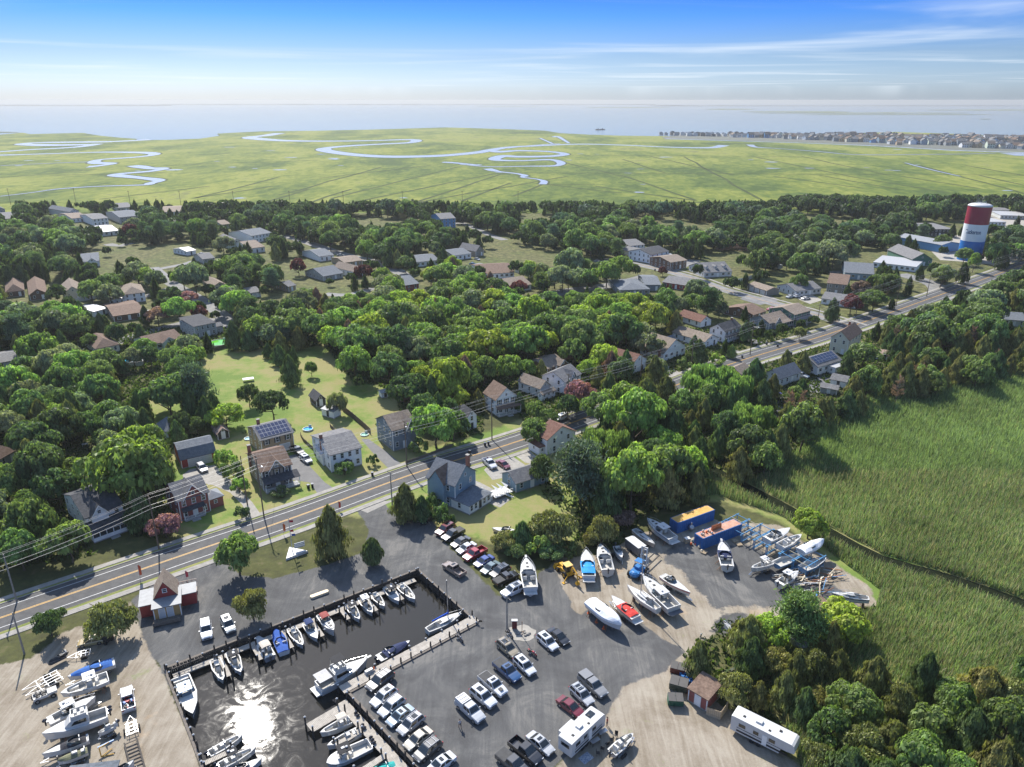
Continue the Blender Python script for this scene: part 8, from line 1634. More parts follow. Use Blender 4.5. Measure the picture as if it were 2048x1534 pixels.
def quads(c, nrm, up, sx, sy):
 a = np.cross(nrm, up); a /= np.linalg.norm(a, axis=1, keepdims=True) + 1e-9; b = np.cross(a, nrm)
 V_ = np.stack([c - a * sx[:, None], c - b * sy[:, None], c + a * sx[:, None], c + b * sy[:, None]], 1).reshape(-1, 3)
 return V_
def rnd_unit(n, r): v = r.normal(size=(n, 3)); return v / np.linalg.norm(v, axis=1, keepdims=True)
def crown(kind, seed, n):
 r = np.random.default_rng(seed)
 if kind in ('round', 'oak', 'willow', 'shrub'):
  K = {'round': 34, 'oak': 46, 'willow': 30, 'shrub': 16}[kind]
  cz, hz = {'round': (.60, .37), 'oak': (.64, .31), 'willow': (.56, .40), 'shrub': (.42, .5)}[kind]
  d = rnd_unit(K, r); d[:, 2] = np.abs(d[:, 2]) * 1.15 - .38; d /= np.linalg.norm(d, axis=1, keepdims=True)
  rad = r.uniform(.62, .84, K); lob = np.stack([d[:, 0] * rad, d[:, 1] * rad, cz + d[:, 2] * rad * hz / .82], 1); ls = r.uniform(.2, .36, K)
  az = np.arctan2(d[:, 1], d[:, 0]); wob = 1 + .14 * np.sin(az * 2 + seed) + .1 * np.sin(az * 3 + seed * 2.3); lob[:, :2] *= wob[:, None]
  k = r.integers(0, K, n); u = rnd_unit(n, r); u[:, 2] = np.where(u[:, 2] < -.35, -u[:, 2], u[:, 2])
  q = r.uniform(.72, 1.06, n); c = lob[k] + u * (ls[k] * q)[:, None] * np.array([1, 1, hz * 1.6])
  nrm = u + rnd_unit(n, r) * .5; s = r.uniform(.038, .07, n) if kind != 'shrub' else r.uniform(.05, .09, n)
  up = rnd_unit(n, r)
  if kind == 'willow': up = np.tile([0, 0, 1.0], (n, 1)) + rnd_unit(n, r) * .25; nrm[:, 2] *= .3; return quads(c, nrm, up, s * .45, s * 1.5)
  nrm[:, 2] = nrm[:, 2] * .8 + .25
  sz = s * (.36 if kind != 'shrub' else 1)
  V_ = quads(c, nrm, up, s, s * .8); return V_
 if kind == 'cedar':
  t = r.uniform(0, 1, n) ** .8; ang = r.uniform(0, 2 * np.pi, n); prof = (1 - t) ** .62 * (.55 + .45 * np.minimum(1, t * 6)); arms = 1 + .26 * np.sin(ang * 5 + t * 9 + seed) + .2 * np.sin(ang * 3 - t * 17 + seed * 3)
  rad = prof * arms * r.uniform(.72, 1.06, n); c = np.stack([rad * np.cos(ang), rad * np.sin(ang), .07 + .93 * t], 1) + r.normal(size=(n, 3)) * [.02, .02, .008]
  out = np.stack([np.cos(ang), np.sin(ang), np.full(n, .3)], 1); nrm = out + rnd_unit(n, r) * .7; up = np.stack([np.cos(ang) * .5, np.sin(ang) * .5, np.full(n, 1.0)], 1) + rnd_unit(n, r) * .4
  s = r.uniform(.045, .085, n); return quads(c, nrm, up, s * .55, s * .8)
 if kind == 'egg':
  t = r.uniform(0, 1, n); ang = r.uniform(0, 2 * np.pi, n); prof = np.sin(np.pi * np.clip(t * .88 + .1, 0, 1)) ** .6 * (1.05 - .35 * t); lump = 1 + .12 * np.sin(ang * 4 + t * 8 + seed) + .08 * np.sin(ang * 7 - t * 15)
  rad = prof * lump * r.uniform(.75, 1.04, n); c = np.stack([rad * np.cos(ang), rad * np.sin(ang), .16 + .84 * t], 1)
  nrm = np.stack([np.cos(ang), np.sin(ang), np.full(n, .4)], 1) + rnd_unit(n, r) * .7; s = r.uniform(.045, .075, n); return quads(c, nrm, np.tile([0, 0, 1.], (n, 1)) + rnd_unit(n, r) * .4, s * .7, s * .9)
 if kind == 'pine':
  K = 46; t = r.uniform(.28, 1, K); ang = r.uniform(0, 2 * np.pi, K); L = (1.05 - t) ** .55 * r.uniform(.55, 1.1, K); k = r.integers(0, K, n); w = r.uniform(.25, 1, n) ** .7
  rad = L[k] * w; spread = .10 + .12 * w; c = np.stack([rad * np.cos(ang[k]), rad * np.sin(ang[k]), t[k] + .05 * w], 1) + r.normal(size=(n, 3)) * np.stack([spread, spread, np.full(n, .018)], 1)
  nrm = rnd_unit(n, r); nrm[:, 2] = np.abs(nrm[:, 2]) + .5; s = r.uniform(.025, .055, n); return quads(c, nrm, rnd_unit(n, r), s * .5, s * 1.1)
 if kind == 'scrub':
  K = 22; d = rnd_unit(K, r); d[:, 2] = np.abs(d[:, 2]); rad = r.uniform(.35, .8, K); lob = np.stack([d[:, 0] * rad, d[:, 1] * rad, .3 + d[:, 2] * rad * .62], 1); ls = r.uniform(.22, .4, K)
  k = r.integers(0, K, n); u = rnd_unit(n, r); u[:, 2] = np.where(u[:, 2] < -.2, -u[:, 2], u[:, 2]); c = lob[k] + u * (ls[k] * r.uniform(.7, 1.1, n))[:, None] * [1, 1, .5]
  return quads(c, u * .6 + rnd_unit(n, r) * .8, np.tile([0, 0, 1.], (n, 1)) + rnd_unit(n, r) * .7, r.uniform(.025, .045, n), r.uniform(.035, .06, n))
 if kind == 'dead':
  K = 30; t = r.uniform(.3, 1, K); ang = r.uniform(0, 2 * np.pi, K); k = r.integers(0, K, n); w = r.uniform(.1, 1, n); L = (1.1 - t) ** .5 * .9
  c = np.stack([L[k] * w * np.cos(ang[k]), L[k] * w * np.sin(ang[k]), t[k] + .1 * w], 1) + r.normal(size=(n, 3)) * [.04, .04, .02]
  return quads(c, rnd_unit(n, r), rnd_unit(n, r), r.uniform(.01, .03, n), r.uniform(.03, .06, n))
KINDCFG = dict(round=('round', 4600, M_LEAF, 5), oak=('oak', 6000, M_LEAF, 4), willow=('willow', 7000, M_LEAF, 2), shrub=('shrub', 1500, M_LEAF, 4), cedar=('cedar', 5200, M_NEEDLE, 5), egg=('egg', 3600, M_NEEDLE, 1), pine=('pine', 9500, M_NEEDLE, 4), scrub=('scrub', 6500, M_NEEDLE, 4), dead=('dead', 900, M_NEEDLE, 2))
TPROTO = {}
def trunk_mesh(kind, seed):
 r = random.Random(seed); mb = MB(); th = {'cedar': .9, 'egg': .8, 'pine': .96, 'shrub': .4, 'scrub': .75, 'dead': .95}.get(kind, .62); w = .045 if kind in ('cedar', 'pine', 'egg', 'dead') else .055
 p = Vector((0, 0, -.01)); n = 5; pts = [p]
 for i in range(n): pts.append(Vector((r.uniform(-.04, .04), r.uniform(-.04, .04), th * (i + 1) / n)))
 for i in range(n): mb.tube(pts[i], pts[i + 1], w * (1 - .8 * i / n), 6, w * (1 - .8 * (i + 1) / n))
 nb = 12 if kind in ('pine', 'dead') else 8
 for i in range(nb):
  t = r.uniform(.3, .9); b = pts[0].lerp(Vector((0, 0, th)), t); a = r.uniform(0, 6.28); L = r.uniform(.35, .7) * (1.1 - t if kind in ('cedar', 'pine', 'egg') else 1); e_ = b + Vector((math.cos(a) * L, math.sin(a) * L, r.uniform(.05, .2)))
  mb.tube(b, e_, w * .4, 4, w * .12)
 return mb.mesh('trunk', M_BARKG if kind == 'dead' else M_BARK)
for k, (kk, n, m_, nv) in KINDCFG.items():
 TPROTO[k] = []
 for s in range(nv):
  V_ = crown(kk, s * 7 + hash(len(k) * 31 + ord(k[0])) % 97, n); F_ = np.arange(len(V_)).reshape(-1, 4); cm = mesh_np('crown', V_, F_, m_); TPROTO[k].append((cm, trunk_mesh(kk, s + 3)))
T_NAME = dict(round='broadleaf_tree', oak='oak_tree', willow='willow_tree', shrub='shrub', cedar='cedar_tree', egg='juniper_tree', pine='pine_tree', scrub='juniper_tree', dead='bare_tree')
T_WORD = dict(round='broadleaf tree', oak='spreading tree', willow='feathery tree', shrub='shrub', cedar='cedar', egg='juniper', pine='pine', scrub='juniper', dead='bare brown tree')
TREES = []
TONE = {'dark': (.100, .150, .058), 'mid': (.145, .205, .066), 'bright': (.195, .285, .070), 'lime': (.27, .34, .06), 'olive': (.190, .190, .070), 'blue': (.095, .145, .09), 'red': (.12, .035, .04), 'pink': (.30, .14, .16), 'brown': (0.207, 0.129, 0.109), 'grey': (.190, .225, .125), 'deep': (.075, .115, .045)}
TONEW = {'dark': 'dark green', 'mid': 'mid-green', 'bright': 'bright green', 'lime': 'yellow-green', 'olive': 'olive', 'blue': 'blue-green', 'red': 'purple-leaved', 'pink': 'pink-flowering', 'brown': 'rust-brown', 'grey': 'grey-green', 'deep': 'deep green'}
def T(px, py, r, h, kind, tone, label=None, at='base'):
 p = G(px, py) if at == 'base' else G(px, py, h * .6); TREES.append([p.x, p.y, r, h, kind, tone, label])
for a in [
 (226, 1279, 5.2, 9.0, 'scrub', 'olive', 'biggest olive juniper shading the forklift on the left sand'), (104, 1272, 3.3, 6.6, 'scrub', 'dark', 'dark juniper with bare trunk on the left roadside lawn'), (507, 1237, 3.4, 7.4, 'scrub', 'olive', 'lone pine-like juniper between the marina shop and the walkway'),
 (480, 1150, 4.3, 8.4, 'round', 'mid', 'rounded green tree at the left end of the sign lawn'), (665, 1112, 3.9, 11.6, 'cedar', 'olive', 'tall olive cedar on the sign lawn, tallest there'), (747, 1132, 2.3, 6.4, 'egg', 'dark', 'small egg-shaped dark juniper near the basin corner'),
 (812, 1040, 3.4, 9.0, 'cedar', 'olive', 'cedar wrapped around the pole at the marina entrance'), (845, 1040, 2.6, 6.0, 'cedar', 'dark', 'smaller cedar right of the marina entrance pole'), (862, 1020, 2.4, 4.0, 'shrub', 'mid', 'green bush nearest the slate-blue house wall'), (888, 1046, 2.6, 4.4, 'shrub', 'mid', 'green bush at the head of the drive-side row'), (872, 1000, 2.0, 3.4, 'shrub', 'mid', 'green bush left of the slate-blue house'),
 (267, 1012, 9.4, 15.5, 'round', 'bright', 'huge light green tree behind the red brick house'), (345, 838, 7.4, 13.0, 'oak', 'mid', 'great spreading oak with visible limbs above the hipped barn'), (397, 828, 6.0, 15.0, 'pine', 'blue', 'tall dark pine right of the spreading oak'), (455, 858, 5.2, 7.0, 'round', 'lime', 'yellow-green tree behind the old rusty-roofed shed'),
 (500, 815, 3.2, 7.2, 'round', 'dark', 'round dark tree left of the solar garage house'), (548, 842, 5.0, 9.0, 'oak', 'deep', 'deep green tree just above the solar panels'), (583, 772, 3.6, 10.5, 'cedar', 'dark', 'tall ragged cedar alone in the mown field'), (560, 730, 3.4, 7.4, 'cedar', 'dark', 'cedar at the top left of the field group'), (537, 716, 2.2, 5.6, 'cedar', 'deep', 'small cedar left of the field group'), (624, 754, 2.2, 5.2, 'round', 'mid', 'small round tree alone on the field beside the tall cedar'), (590, 738, 1.8, 8.2, 'cedar', 'dark', 'slender cedar behind the tall field cedar'),
 (675, 832, 3.4, 7.0, 'willow', 'grey', 'grey-green feathery tree beside the white lean-to'), (873, 896, 6.4, 11.5, 'round', 'bright', 'bright leafy tree right of the grey Victorian'), (838, 905, 2.6, 4.0, 'shrub', 'mid', 'bush against the right wall of the grey Victorian'), (1068, 893, 4.2, 7.4, 'round', 'mid', 'roadside tree left of the brown-roofed house'), (1095, 860, 3.4, 6.0, 'round', 'mid', 'second roadside tree behind the brown-roofed house'),
 (690, 950, 2.6, 4.0, 'shrub', 'mid', 'round bush before the white colonial house'), (745, 930, 1.6, 3.0, 'shrub', 'mid', 'small bush by the curved path of the colonial house'), (484, 1036, 2.0, 3.0, 'shrub', 'dark', 'dark round bush at the concrete drive mouth'), (560, 990, 2.6, 2.2, 'shrub', 'dark', 'low dark shrubs in front of the farmhouse porch'), (450, 930, 3.0, 4.5, 'shrub', 'bright', 'upper bright bush in the hedge beside the farmhouse'), (468, 960, 3.2, 5.0, 'shrub', 'mid', 'middle bush in the hedge beside the farmhouse'), (480, 985, 2.6, 4.0, 'shrub', 'bright', 'lower bush in the hedge beside the farmhouse'),
 (333, 1075, 3.4, 5.0, 'round', 'pink', 'pink crape myrtle beside the pole and red brick house'), (1105, 1088, 5.4, 9.2, 'scrub', 'olive', 'broad olive juniper on the lawn above the car row'), (1203, 1090, 4.2, 8.4, 'scrub', 'olive', 'olive juniper behind the blue-covered boat'), (1212, 1040, 4.4, 10.5, 'cedar', 'dark', 'dark cedar behind the olive juniper by the boats'), (1245, 1055, 3.4, 4.6, 'scrub', 'brown', 'rust-brown dying juniper beside the tan sloop'),
 (1160, 1010, 8.0, 15.0, 'pine', 'blue', 'big blue-green pine right of the long garage'), (1082, 968, 4.2, 9.5, 'scrub', 'dark', 'dark juniper at the end of the long garage'), (1262, 1020, 7.0, 15.0, 'oak', 'bright', 'bright green oak above the tan sloop'), (1268, 895, 7.4, 16.0, 'oak', 'bright', 'bright green crown highest in the eastern wood'), (1330, 990, 6.2, 12.0, 'oak', 'mid', 'mid-green oak right of the bright oak'), (1375, 960, 4.4, 8.5, 'round', 'lime', 'yellow-green tree at the reed bed edge'), (1330, 1010, 4.5, 10, 'cedar', 'olive', 'olive cedar above the ochre-roofed container'),
 (1010, 1100, 3.4, 5.0, 'scrub', 'olive', 'olive bush behind the grey-green sedan'), (1045, 1098, 3.0, 6.5, 'cedar', 'dark', 'upright dark cedar in the hedge above the tall cruiser'), (1075, 1105, 3.6, 4.6, 'shrub', 'bright', 'bright green bush between hedge and juniper'), (1030, 1115, 3.0, 4.0, 'scrub', 'dark', 'dark bush beside the tall cruiser bow'), (1100, 1120, 3.2, 3.6, 'scrub', 'dark', 'low dark bush behind the backhoe'), (1130, 1110, 2.6, 3.4, 'shrub', 'mid', 'low bush between backhoe and blue-covered boat'), (1180, 1090, 2.6, 3.6, 'scrub', 'olive', 'low scrub behind the blue-covered boat'),
 (1200, 858, 5.2, 10.5, 'oak', 'mid', 'green tree leaning over the highway right of the brown-roofed house'), (1243, 846, 5.6, 12, 'oak', 'bright', 'bright tree hiding the highway left of its visible right stretch'), (1290, 826, 5.0, 11, 'cedar', 'olive', 'olive cedar hiding the highway, nearest the willow'),
 (1158, 812, 4.6, 7.5, 'round', 'pink', 'pink-red flowering tree by the highway'), (1615, 1078, 3.6, 6.4, 'round', 'lime', 'yellow-green tree behind the wrapped boats'), (1678, 1285, 4.6, 7.0, 'round', 'lime', 'large yellow-green tree over the brown-roofed box'), (1592, 1290, 5.0, 10.0, 'pine', 'mid', 'tall open pine over the half-hidden boat'), (1530, 1300, 3.6, 6.2, 'round', 'lime', 'yellow-green tree left of the tall open pine'), (1492, 1312, 3.6, 8.0, 'cedar', 'olive', 'olive cedar beside the hidden sailboat bow'),
 (785, 610, 7.5, 12, 'round', 'bright', 'bright round tree below the curved street'), (478, 640, 6.5, 12, 'round', 'bright', 'bright round tree at the corner of the left street'), (500, 700, 4.0, 8.0, 'cedar', 'deep', 'deep green cedar beside the green pool lawn'), (470, 700, 3.6, 11, 'cedar', 'deep', 'tall ivy-like cedar at the field corner'), (395, 705, 3.0, 7, 'cedar', 'dark', 'cedar between cream ranch and green pool'), (350, 612, 4.6, 8.5, 'round', 'deep', 'dark flat-topped tree at the street corner'), (318, 652, 5.4, 7.5, 'oak', 'brown', 'brownish spreading tree on the corner lawn'), (400, 640, 3.8, 6, 'round', 'red', 'purple-leaved tree above the grey two-storey house'), (378, 612, 5, 6.5, 'oak', 'pink', 'pinkish mimosa tree by the street corner'),
 (235, 690, 4.2, 8, 'round', 'dark', 'dark tree beside the left road'), (184, 700, 3.6, 6, 'round', 'mid', 'rounded tree where the left road enters the wood'), (1037, 594, 4.6, 7.5, 'round', 'red', 'dark red maple in front of the white cottage'), (598, 552, 4.6, 9, 'round', 'red', 'purple-leaved tree behind the dark cape'), (728, 566, 4.6, 9, 'round', 'red', 'purple-leaved tree at the white tan-roofed house'), (262, 480, 5.6, 10, 'round', 'red', 'purple-leaved tree among the far left boats'), (1700, 628, 4.8, 8, 'round', 'red', 'red-leaved tree at the junction'), (1718, 598, 4.4, 8, 'round', 'brown', 'rust-leaved tree beside the stone house'), (1325, 553, 2.6, 5, 'round', 'red', 'red-leaved bush beside the red ranch'),
 (1240, 560, 6.5, 12, 'round', 'bright', 'right bright tree of the pair over the cul-de-sac'), (1212, 575, 6.5, 12, 'round', 'bright', 'left bright tree of the pair over the cul-de-sac'), (1510, 552, 6, 13, 'round', 'mid', 'single leafy tree beside the side-street garage'), (1573, 540, 5, 14, 'pine', 'dark', 'tall pine over the camper right of centre'), (1596, 585, 4.2, 8.5, 'round', 'mid', 'round tree before the grey ranch'), (1975, 470, 2, 5, 'round', 'mid', None),
 (735, 520, 6.2, 11, 'round', 'bright', 'bright tree where the curved street bends'), (780, 535, 4.8, 11, 'cedar', 'deep', 'dark hedge-like cedar by the long white house'),
 (25, 575, 4.2, 11, 'cedar', 'deep', 'left of two pointed dark evergreens at the left edge'), (47, 572, 3.8, 11, 'cedar', 'deep', 'right of two pointed dark evergreens at the left edge'),
 (1395, 725, 4, 8.5, 'cedar', 'dark', 'evergreen between the roadside pole and small white ranch'), (1462, 716, 2, 5, 'cedar', 'mid', 'small conical tree before the black-roofed colonial'), (1435, 728, 3.4, 4, 'shrub', 'lime', 'yellow-green bush on the highway lawn'), (1368, 740, 3, 4.5, 'shrub', 'mid', 'bush right of the big white cape'), (1302, 735, 3, 4.5, 'shrub', 'mid', 'bush by the drive of the ivy-covered house'), (1598, 680, 2.6, 5, 'round', 'olive', 'small thin tree before the green house'),
 (1412, 812, 8.0, 12.5, 'willow', 'mid', 'large feathery willow overhanging the highway, left one'), (1456, 822, 6.5, 11.5, 'willow', 'mid', 'large feathery willow, right one of the pair by the highway'), (1505, 790, 4.6, 12, 'cedar', 'dark', 'tall dark cedar left of the purple car'), (1520, 830, 4.2, 11, 'cedar', 'deep', 'dark cedar below the purple car'), (1330, 800, 4, 8, 'cedar', 'olive', 'olive cedar at the road edge beside the willow'),
 (1725, 735, 6.0, 8, 'round', 'mid', 'rounded tree right of the cream Victorian'), (1880, 500, 5, 9, 'round', 'mid', 'tree in front of the blue warehouse corner'), (1925, 530, 4.5, 9, 'round', 'mid', 'tree at the left foot of the water tower'), (1945, 545, 3.6, 10, 'round', 'bright', 'bright slim tree before the water tower base'), (1990, 530, 6, 12, 'round', 'mid', 'large tree at the right foot of the water tower'), (2030, 520, 5, 9, 'round', 'bright', 'bright tree near the right edge below the mobile homes'),
]:
 T(*a)
tr_ = random.Random(3)
for i_, (a_, b_) in enumerate([(1740, 1400), (1790, 1440), (1700, 1450), (1840, 1400), (1900, 1450), (1960, 1420), (2020, 1440), (1860, 1500), (1930, 1520), (2000, 1500), (1780, 1520), (1720, 1540), (1650, 1500), (1690, 1590), (1830, 1590), (1980, 1590), (2060, 1530), (2060, 1400), (1760, 1600), (1900, 1600)]):
 T(a_, b_, tr_.uniform(2.6, 4.4), tr_.uniform(6.5, 9.5), *[('cedar', 'olive'), ('scrub', 'olive'), ('round', 'mid'), ('cedar', 'dark'), ('oak', 'mid')][i_ % 5])
def poly_pts(poly, step):
 P_ = np.array(poly, float); x0, y0 = P_.min(0); x1, y1 = P_.max(0); g = np.stack(np.meshgrid(np.arange(x0, x1, step), np.arange(y0, y1, step * .6)), -1).reshape(-1, 2); return g[inside(g, poly)]
FOREOPEN = [(-100, 1150), (80, 1130), (190, 1110), (175, 1075), (185, 1050), (250, 1035), (262, 1075), (330, 1080), (350, 1010), (345, 900), (440, 860), (500, 870), (600, 840), (760, 850), (840, 840), (905, 880), (965, 870), (968, 820), (1030, 810), (1045, 850), (1100, 840), (1150, 845), (1150, 905), (1070, 955), (1090, 1000), (1150, 1030), (1150, 1090), (1230, 1100), (1290, 1030), (1340, 1015), (1430, 990), (1560, 1030), (1760, 1180), (1750, 1215), (1660, 1225), (1600, 1260), (1480, 1235), (1440, 1240), (1370, 1300), (1360, 1340), (1420, 1390), (1470, 1400), (1590, 1480), (1600, 1700), (-100, 1700)]
REEDOPEN = [(1395, 925), (1500, 970), (1660, 880), (1700, 830), (1800, 800), (1960, 775), (2200, 700), (2200, 1400), (1990, 1370), (1720, 1330), (1740, 1230), (1700, 1150), (1560, 1040)]
FIELDOPEN = [(410, 705), (470, 695), (530, 705), (640, 705), (700, 775), (780, 790), (790, 825), (740, 845), (600, 850), (450, 860), (440, 790), (400, 770)]
prot = [poly_pts(p, 9) for p in (FOREOPEN, REEDOPEN, FIELDOPEN)]
for (cx, cy, rx, ry) in [(318, 860, 20, 10), (176, 895, 16, 14), (215, 545, 16, 8), (455, 690, 24, 10), (310, 748, 22, 18), (330, 648, 24, 10), (685, 582, 28, 7), (918, 454, 12, 5), (1280, 522, 22, 8), (1560, 545, 26, 14), (1545, 572, 25, 9), (1605, 612, 22, 8), (1690, 640, 22, 6), (1800, 590, 34, 10), (1232, 577, 30, 6), (1480, 545, 20, 8), (1390, 735, 34, 8), (1440, 722, 34, 9), (1560, 690, 34, 10), (1650, 658, 22, 7), (215, 480, 18, 6), (350, 580, 12, 8), (920, 505, 14, 4), (1430, 560, 20, 6), (1470, 505, 22, 10), (1500, 470, 1, 1), (1740, 722, 30, 10), (1970, 440, 70, 14), (1910, 485, 30, 12), (1650, 762, 36, 16), (1545, 815, 18, 20), (268, 755, 20, 20), (700, 505, 14, 6), (1010, 470, 14, 6), (1215, 520, 14, 5)]:
 g = np.stack(np.meshgrid(np.linspace(-1, 1, 7), np.linspace(-1, 1, 5)), -1).reshape(-1, 2); g = g[(g ** 2).sum(1) < 1.01]; prot.append(g * [rx, ry] + [cx, cy])
for ln, hw in [([tuple(p) for p in ROAD], 4)] + SIDES_W + [([tuple(p) for p in R2], 4)]:
 q = [PROJ(p[0] + o_, p[1] - o_, 0) for p in ln for o_ in (-2.6, 0, 2.6)]; prot.append(np.array([p for p in q if -50 < p[0] < 2100 and p[1] > 300] or [(0, 0)]))
prot.append(np.array([(x, 398.0 - (10 if x > 1560 else 0)) for x in range(-40, 2100, 8)]))
PR_HARD = np.concatenate(prot)
hp = []
for (x, y, a, w, d, h) in HOUSES:
 c_, s_ = math.cos(a), math.sin(a)
 for u in (.15, .5, .85):
  for v, z in ((0, h * .25), (0, h * .6), (.5, h)): hp.append(PROJ(x + c_ * w * u - s_ * d * v, y + s_ * w * u + c_ * d * v, z))
hp += [PROJ(TB.x, TB.y, z) for z in range(6, 34, 3)] + [PROJ(TB.x + s * 6, TB.y, z) for z in range(6, 34, 3) for s in (-1, 1)]
PR_SOFT = np.array(hp)
HC = np.array([(x + math.cos(a) * w / 2 - math.sin(a) * d / 2, y + math.sin(a) * w / 2 + math.cos(a) * d / 2, max(w, d) / 2) for (x, y, a, w, d, h) in HOUSES])
placed = [(t[0], t[1], t[2]) for t in TREES]; NH = len(TREES)
tr = random.Random(5)
def ok_view(x, y, r, h, kind):
 px, py = PROJ(x, y, h * .55); tx, ty = PROJ(x, y, h); bx, by = PROJ(x, y, h * .08); dist = math.sqrt(x * x + y * y + 80 * 80)
 ax = r * FPX / dist * (.9 if kind not in ('cedar',) else .7); ay = max(3, (by - ty) / 2 * .95); cy = (by + ty) / 2
 if ty < (401 if px < 1540 else 389): return False
 for pts_, q in ((PR_HARD, 1.0), (PR_SOFT, 1.0)):
  dx = (pts_[:, 0] - px) / (ax * q); dy = (pts_[:, 1] - cy) / (ay * q); m = (dx * dx + dy * dy < 1).sum()
  if m: return False
 return True
CELL = {}
def near_ok(x, y, r):
 i, j = int(x // 12), int(y // 12)
 for a in range(i - 1, i + 2):
  for b in range(j - 1, j + 2):
   for (qx, qy, qr) in CELL.get((a, b), ()):
    if math.hypot(qx - x, qy - y) < (qr + r) * .62: return False
 return True
for t in placed: CELL.setdefault((int(t[0] // 12), int(t[1] // 12)), []).append(t)
LR = [(1480, 1250), (1600, 1215), (1760, 1300), (2048, 1370), (2400, 1400), (2400, 1700), (1600, 1700), (1590, 1480), (1440, 1400), (1360, 1330)]
def pick(px, py, y):
 R_ = tr.random()
 if px > 1350 and py > 1200: return ('cedar', tr.choice(['olive', 'olive', 'olive', 'dark'])) if R_ < .45 else (('scrub', 'olive') if R_ < .72 else (('round', tr.choice(['mid', 'bright'])) if R_ < .97 else ('pine', 'olive')))
 if px > 1500 and 700 < py < 1000: return ('cedar', tr.choice(['dark', 'olive', 'olive', 'dark'])) if R_ < .6 else (('round', 'mid') if R_ < .85 else ('dead', 'brown'))
 if 1150 < px <= 1500 and 780 < py < 1040: return ('cedar', tr.choice(['dark', 'olive'])) if R_ < .45 else (('oak', tr.choice(['mid', 'bright', 'dark'])) if R_ < .85 else ('willow', 'mid'))
 if px > 1650 and py > 560: return ('oak', tr.choice(['mid', 'mid', 'grey', 'dark'])) if R_ < .55 else ('cedar', tr.choice(['dark', 'olive', 'dark']))
 if 600 < px < 1300 and py > 540: return (tr.choice(['oak', 'round']), tr.choice(['mid', 'bright', 'bright', 'mid', 'dark', 'grey', 'lime'])) if R_ < .84 else (('cedar', tr.choice(['dark', 'olive', 'brown'])) if R_ < .96 else ('pine', 'mid'))
 if px < 330 and py > 700: return (tr.choice(['oak', 'round']), tr.choice(['mid', 'mid', 'grey', 'dark', 'bright'])) if R_ < .72 else ('cedar', tr.choice(['olive', 'dark', 'deep']))
 if py < 470: return (tr.choice(['oak', 'round']), tr.choice(['dark', 'mid', 'blue', 'dark'])) if R_ < .62 else ('cedar', tr.choice(['dark', 'deep', 'olive']))
 return (tr.choice(['oak', 'round']), tr.choice(['mid', 'dark', 'bright', 'mid', 'grey', 'deep'])) if R_ < .66 else (('cedar', tr.choice(['dark', 'deep', 'olive'])) if R_ < .9 else ('pine', tr.choice(['dark', 'blue'])))
for it in range(19000):
 yy = 78 + (NEAR_Y + 95 - 78) * tr.random() ** .75; xx = tr.uniform(-.86, .86) * yy
 if tr.random() > 1: continue
 px, py = PROJ(xx, yy, 0)
 if not (-140 < px < 2190) or py > 1680: continue
 lim = 417 if px < 1500 else 398 - 6 * min(1, (px - 1500) / 300)
 if py < lim or (px < 1500 and py < 419 - (px < 300) * 8): continue
 kind, tone = pick(px, py, yy)
 s = 1.0 if yy > 120 else .8
 if kind == 'cedar': r = tr.uniform(2.3, 3.6) * s; h = r * tr.uniform(2.5, 3.4)
 elif kind == 'pine': r = tr.uniform(4, 5.5) * s; h = r * tr.uniform(2.1, 2.7)
 elif kind == 'scrub': r = tr.uniform(2.8, 4.2) * s; h = r * 2
 elif kind == 'willow': r = tr.uniform(5, 7); h = r * 1.7
 elif kind == 'dead': r = tr.uniform(2, 3); h = r * 3.4
 else: r = tr.uniform(4.0, 6.6) * s; h = r * tr.uniform(1.7, 2.25)
 if yy > 250 and it < 9000 and kind in ('oak', 'round'): r *= 1.25; h *= 1.1
 if it > 11000 and kind in ('oak', 'round'): r *= .72; h *= .75
 if it > 17000: r *= .72; h *= .72
 if px > 1560 and py < 416: r *= .6; h *= .5; tone = tr.choice(['dark', 'grey', 'olive'])
 if len(HC) and (np.hypot(HC[:, 0] - xx, HC[:, 1] - yy) < HC[:, 2] + r * .35).any(): continue
 if 425 < py < 640 and not (600 < px < 1150 and py > 590) and math.sin(xx * .055 + 1) + math.sin(yy * .047) + math.sin((xx + yy) * .031) > .75: continue
 if not near_ok(xx, yy, r): continue
 if not ok_view(xx, yy, r, h, kind): continue
 TREES.append([xx, yy, r, h, kind, tone, None]); CELL.setdefault((int(xx // 12), int(yy // 12)), []).append((xx, yy, r))
scr = [(t[2] * t[3]) / (t[0] ** 2 + t[1] ** 2 + 6400) * (1000 if i < NH else 1) for i, t in enumerate(TREES)]
order = sorted(range(len(TREES)), key=lambda i: -scr[i]); cnt_kind = {}; indiv = []; far_t = []
for i in order:
 nm = T_NAME[TREES[i][4]]
 if cnt_kind.get(nm, 0) < 298: cnt_kind[nm] = cnt_kind.get(nm, 0) + 1; indiv.append(i)
 else: far_t.append(i)
LAND = {}
for o in list(SC.objects):
 if o.parent is None and o.get('label') and o.get('category') in ('house', 'shop', 'garage', 'warehouse', 'sunroom', 'barn', 'water tower', 'backhoe', 'container', 'travel trailer', 'pool') and o.name not in ('shore_house',) and 'shore_house' not in o.name and '.0' not in o.name: LAND[o.name.replace('_', ' ')] = (o.location.x, o.location.y)
LN_ = list(LAND); LP_ = np.array([LAND[k] for k in LN_]); ORD = ['nearest', 'second nearest', 'third nearest', 'fourth nearest', 'fifth nearest', 'sixth nearest', 'seventh nearest', 'eighth nearest', 'ninth nearest', 'tenth nearest', 'eleventh nearest', 'twelfth nearest']
grp = {}
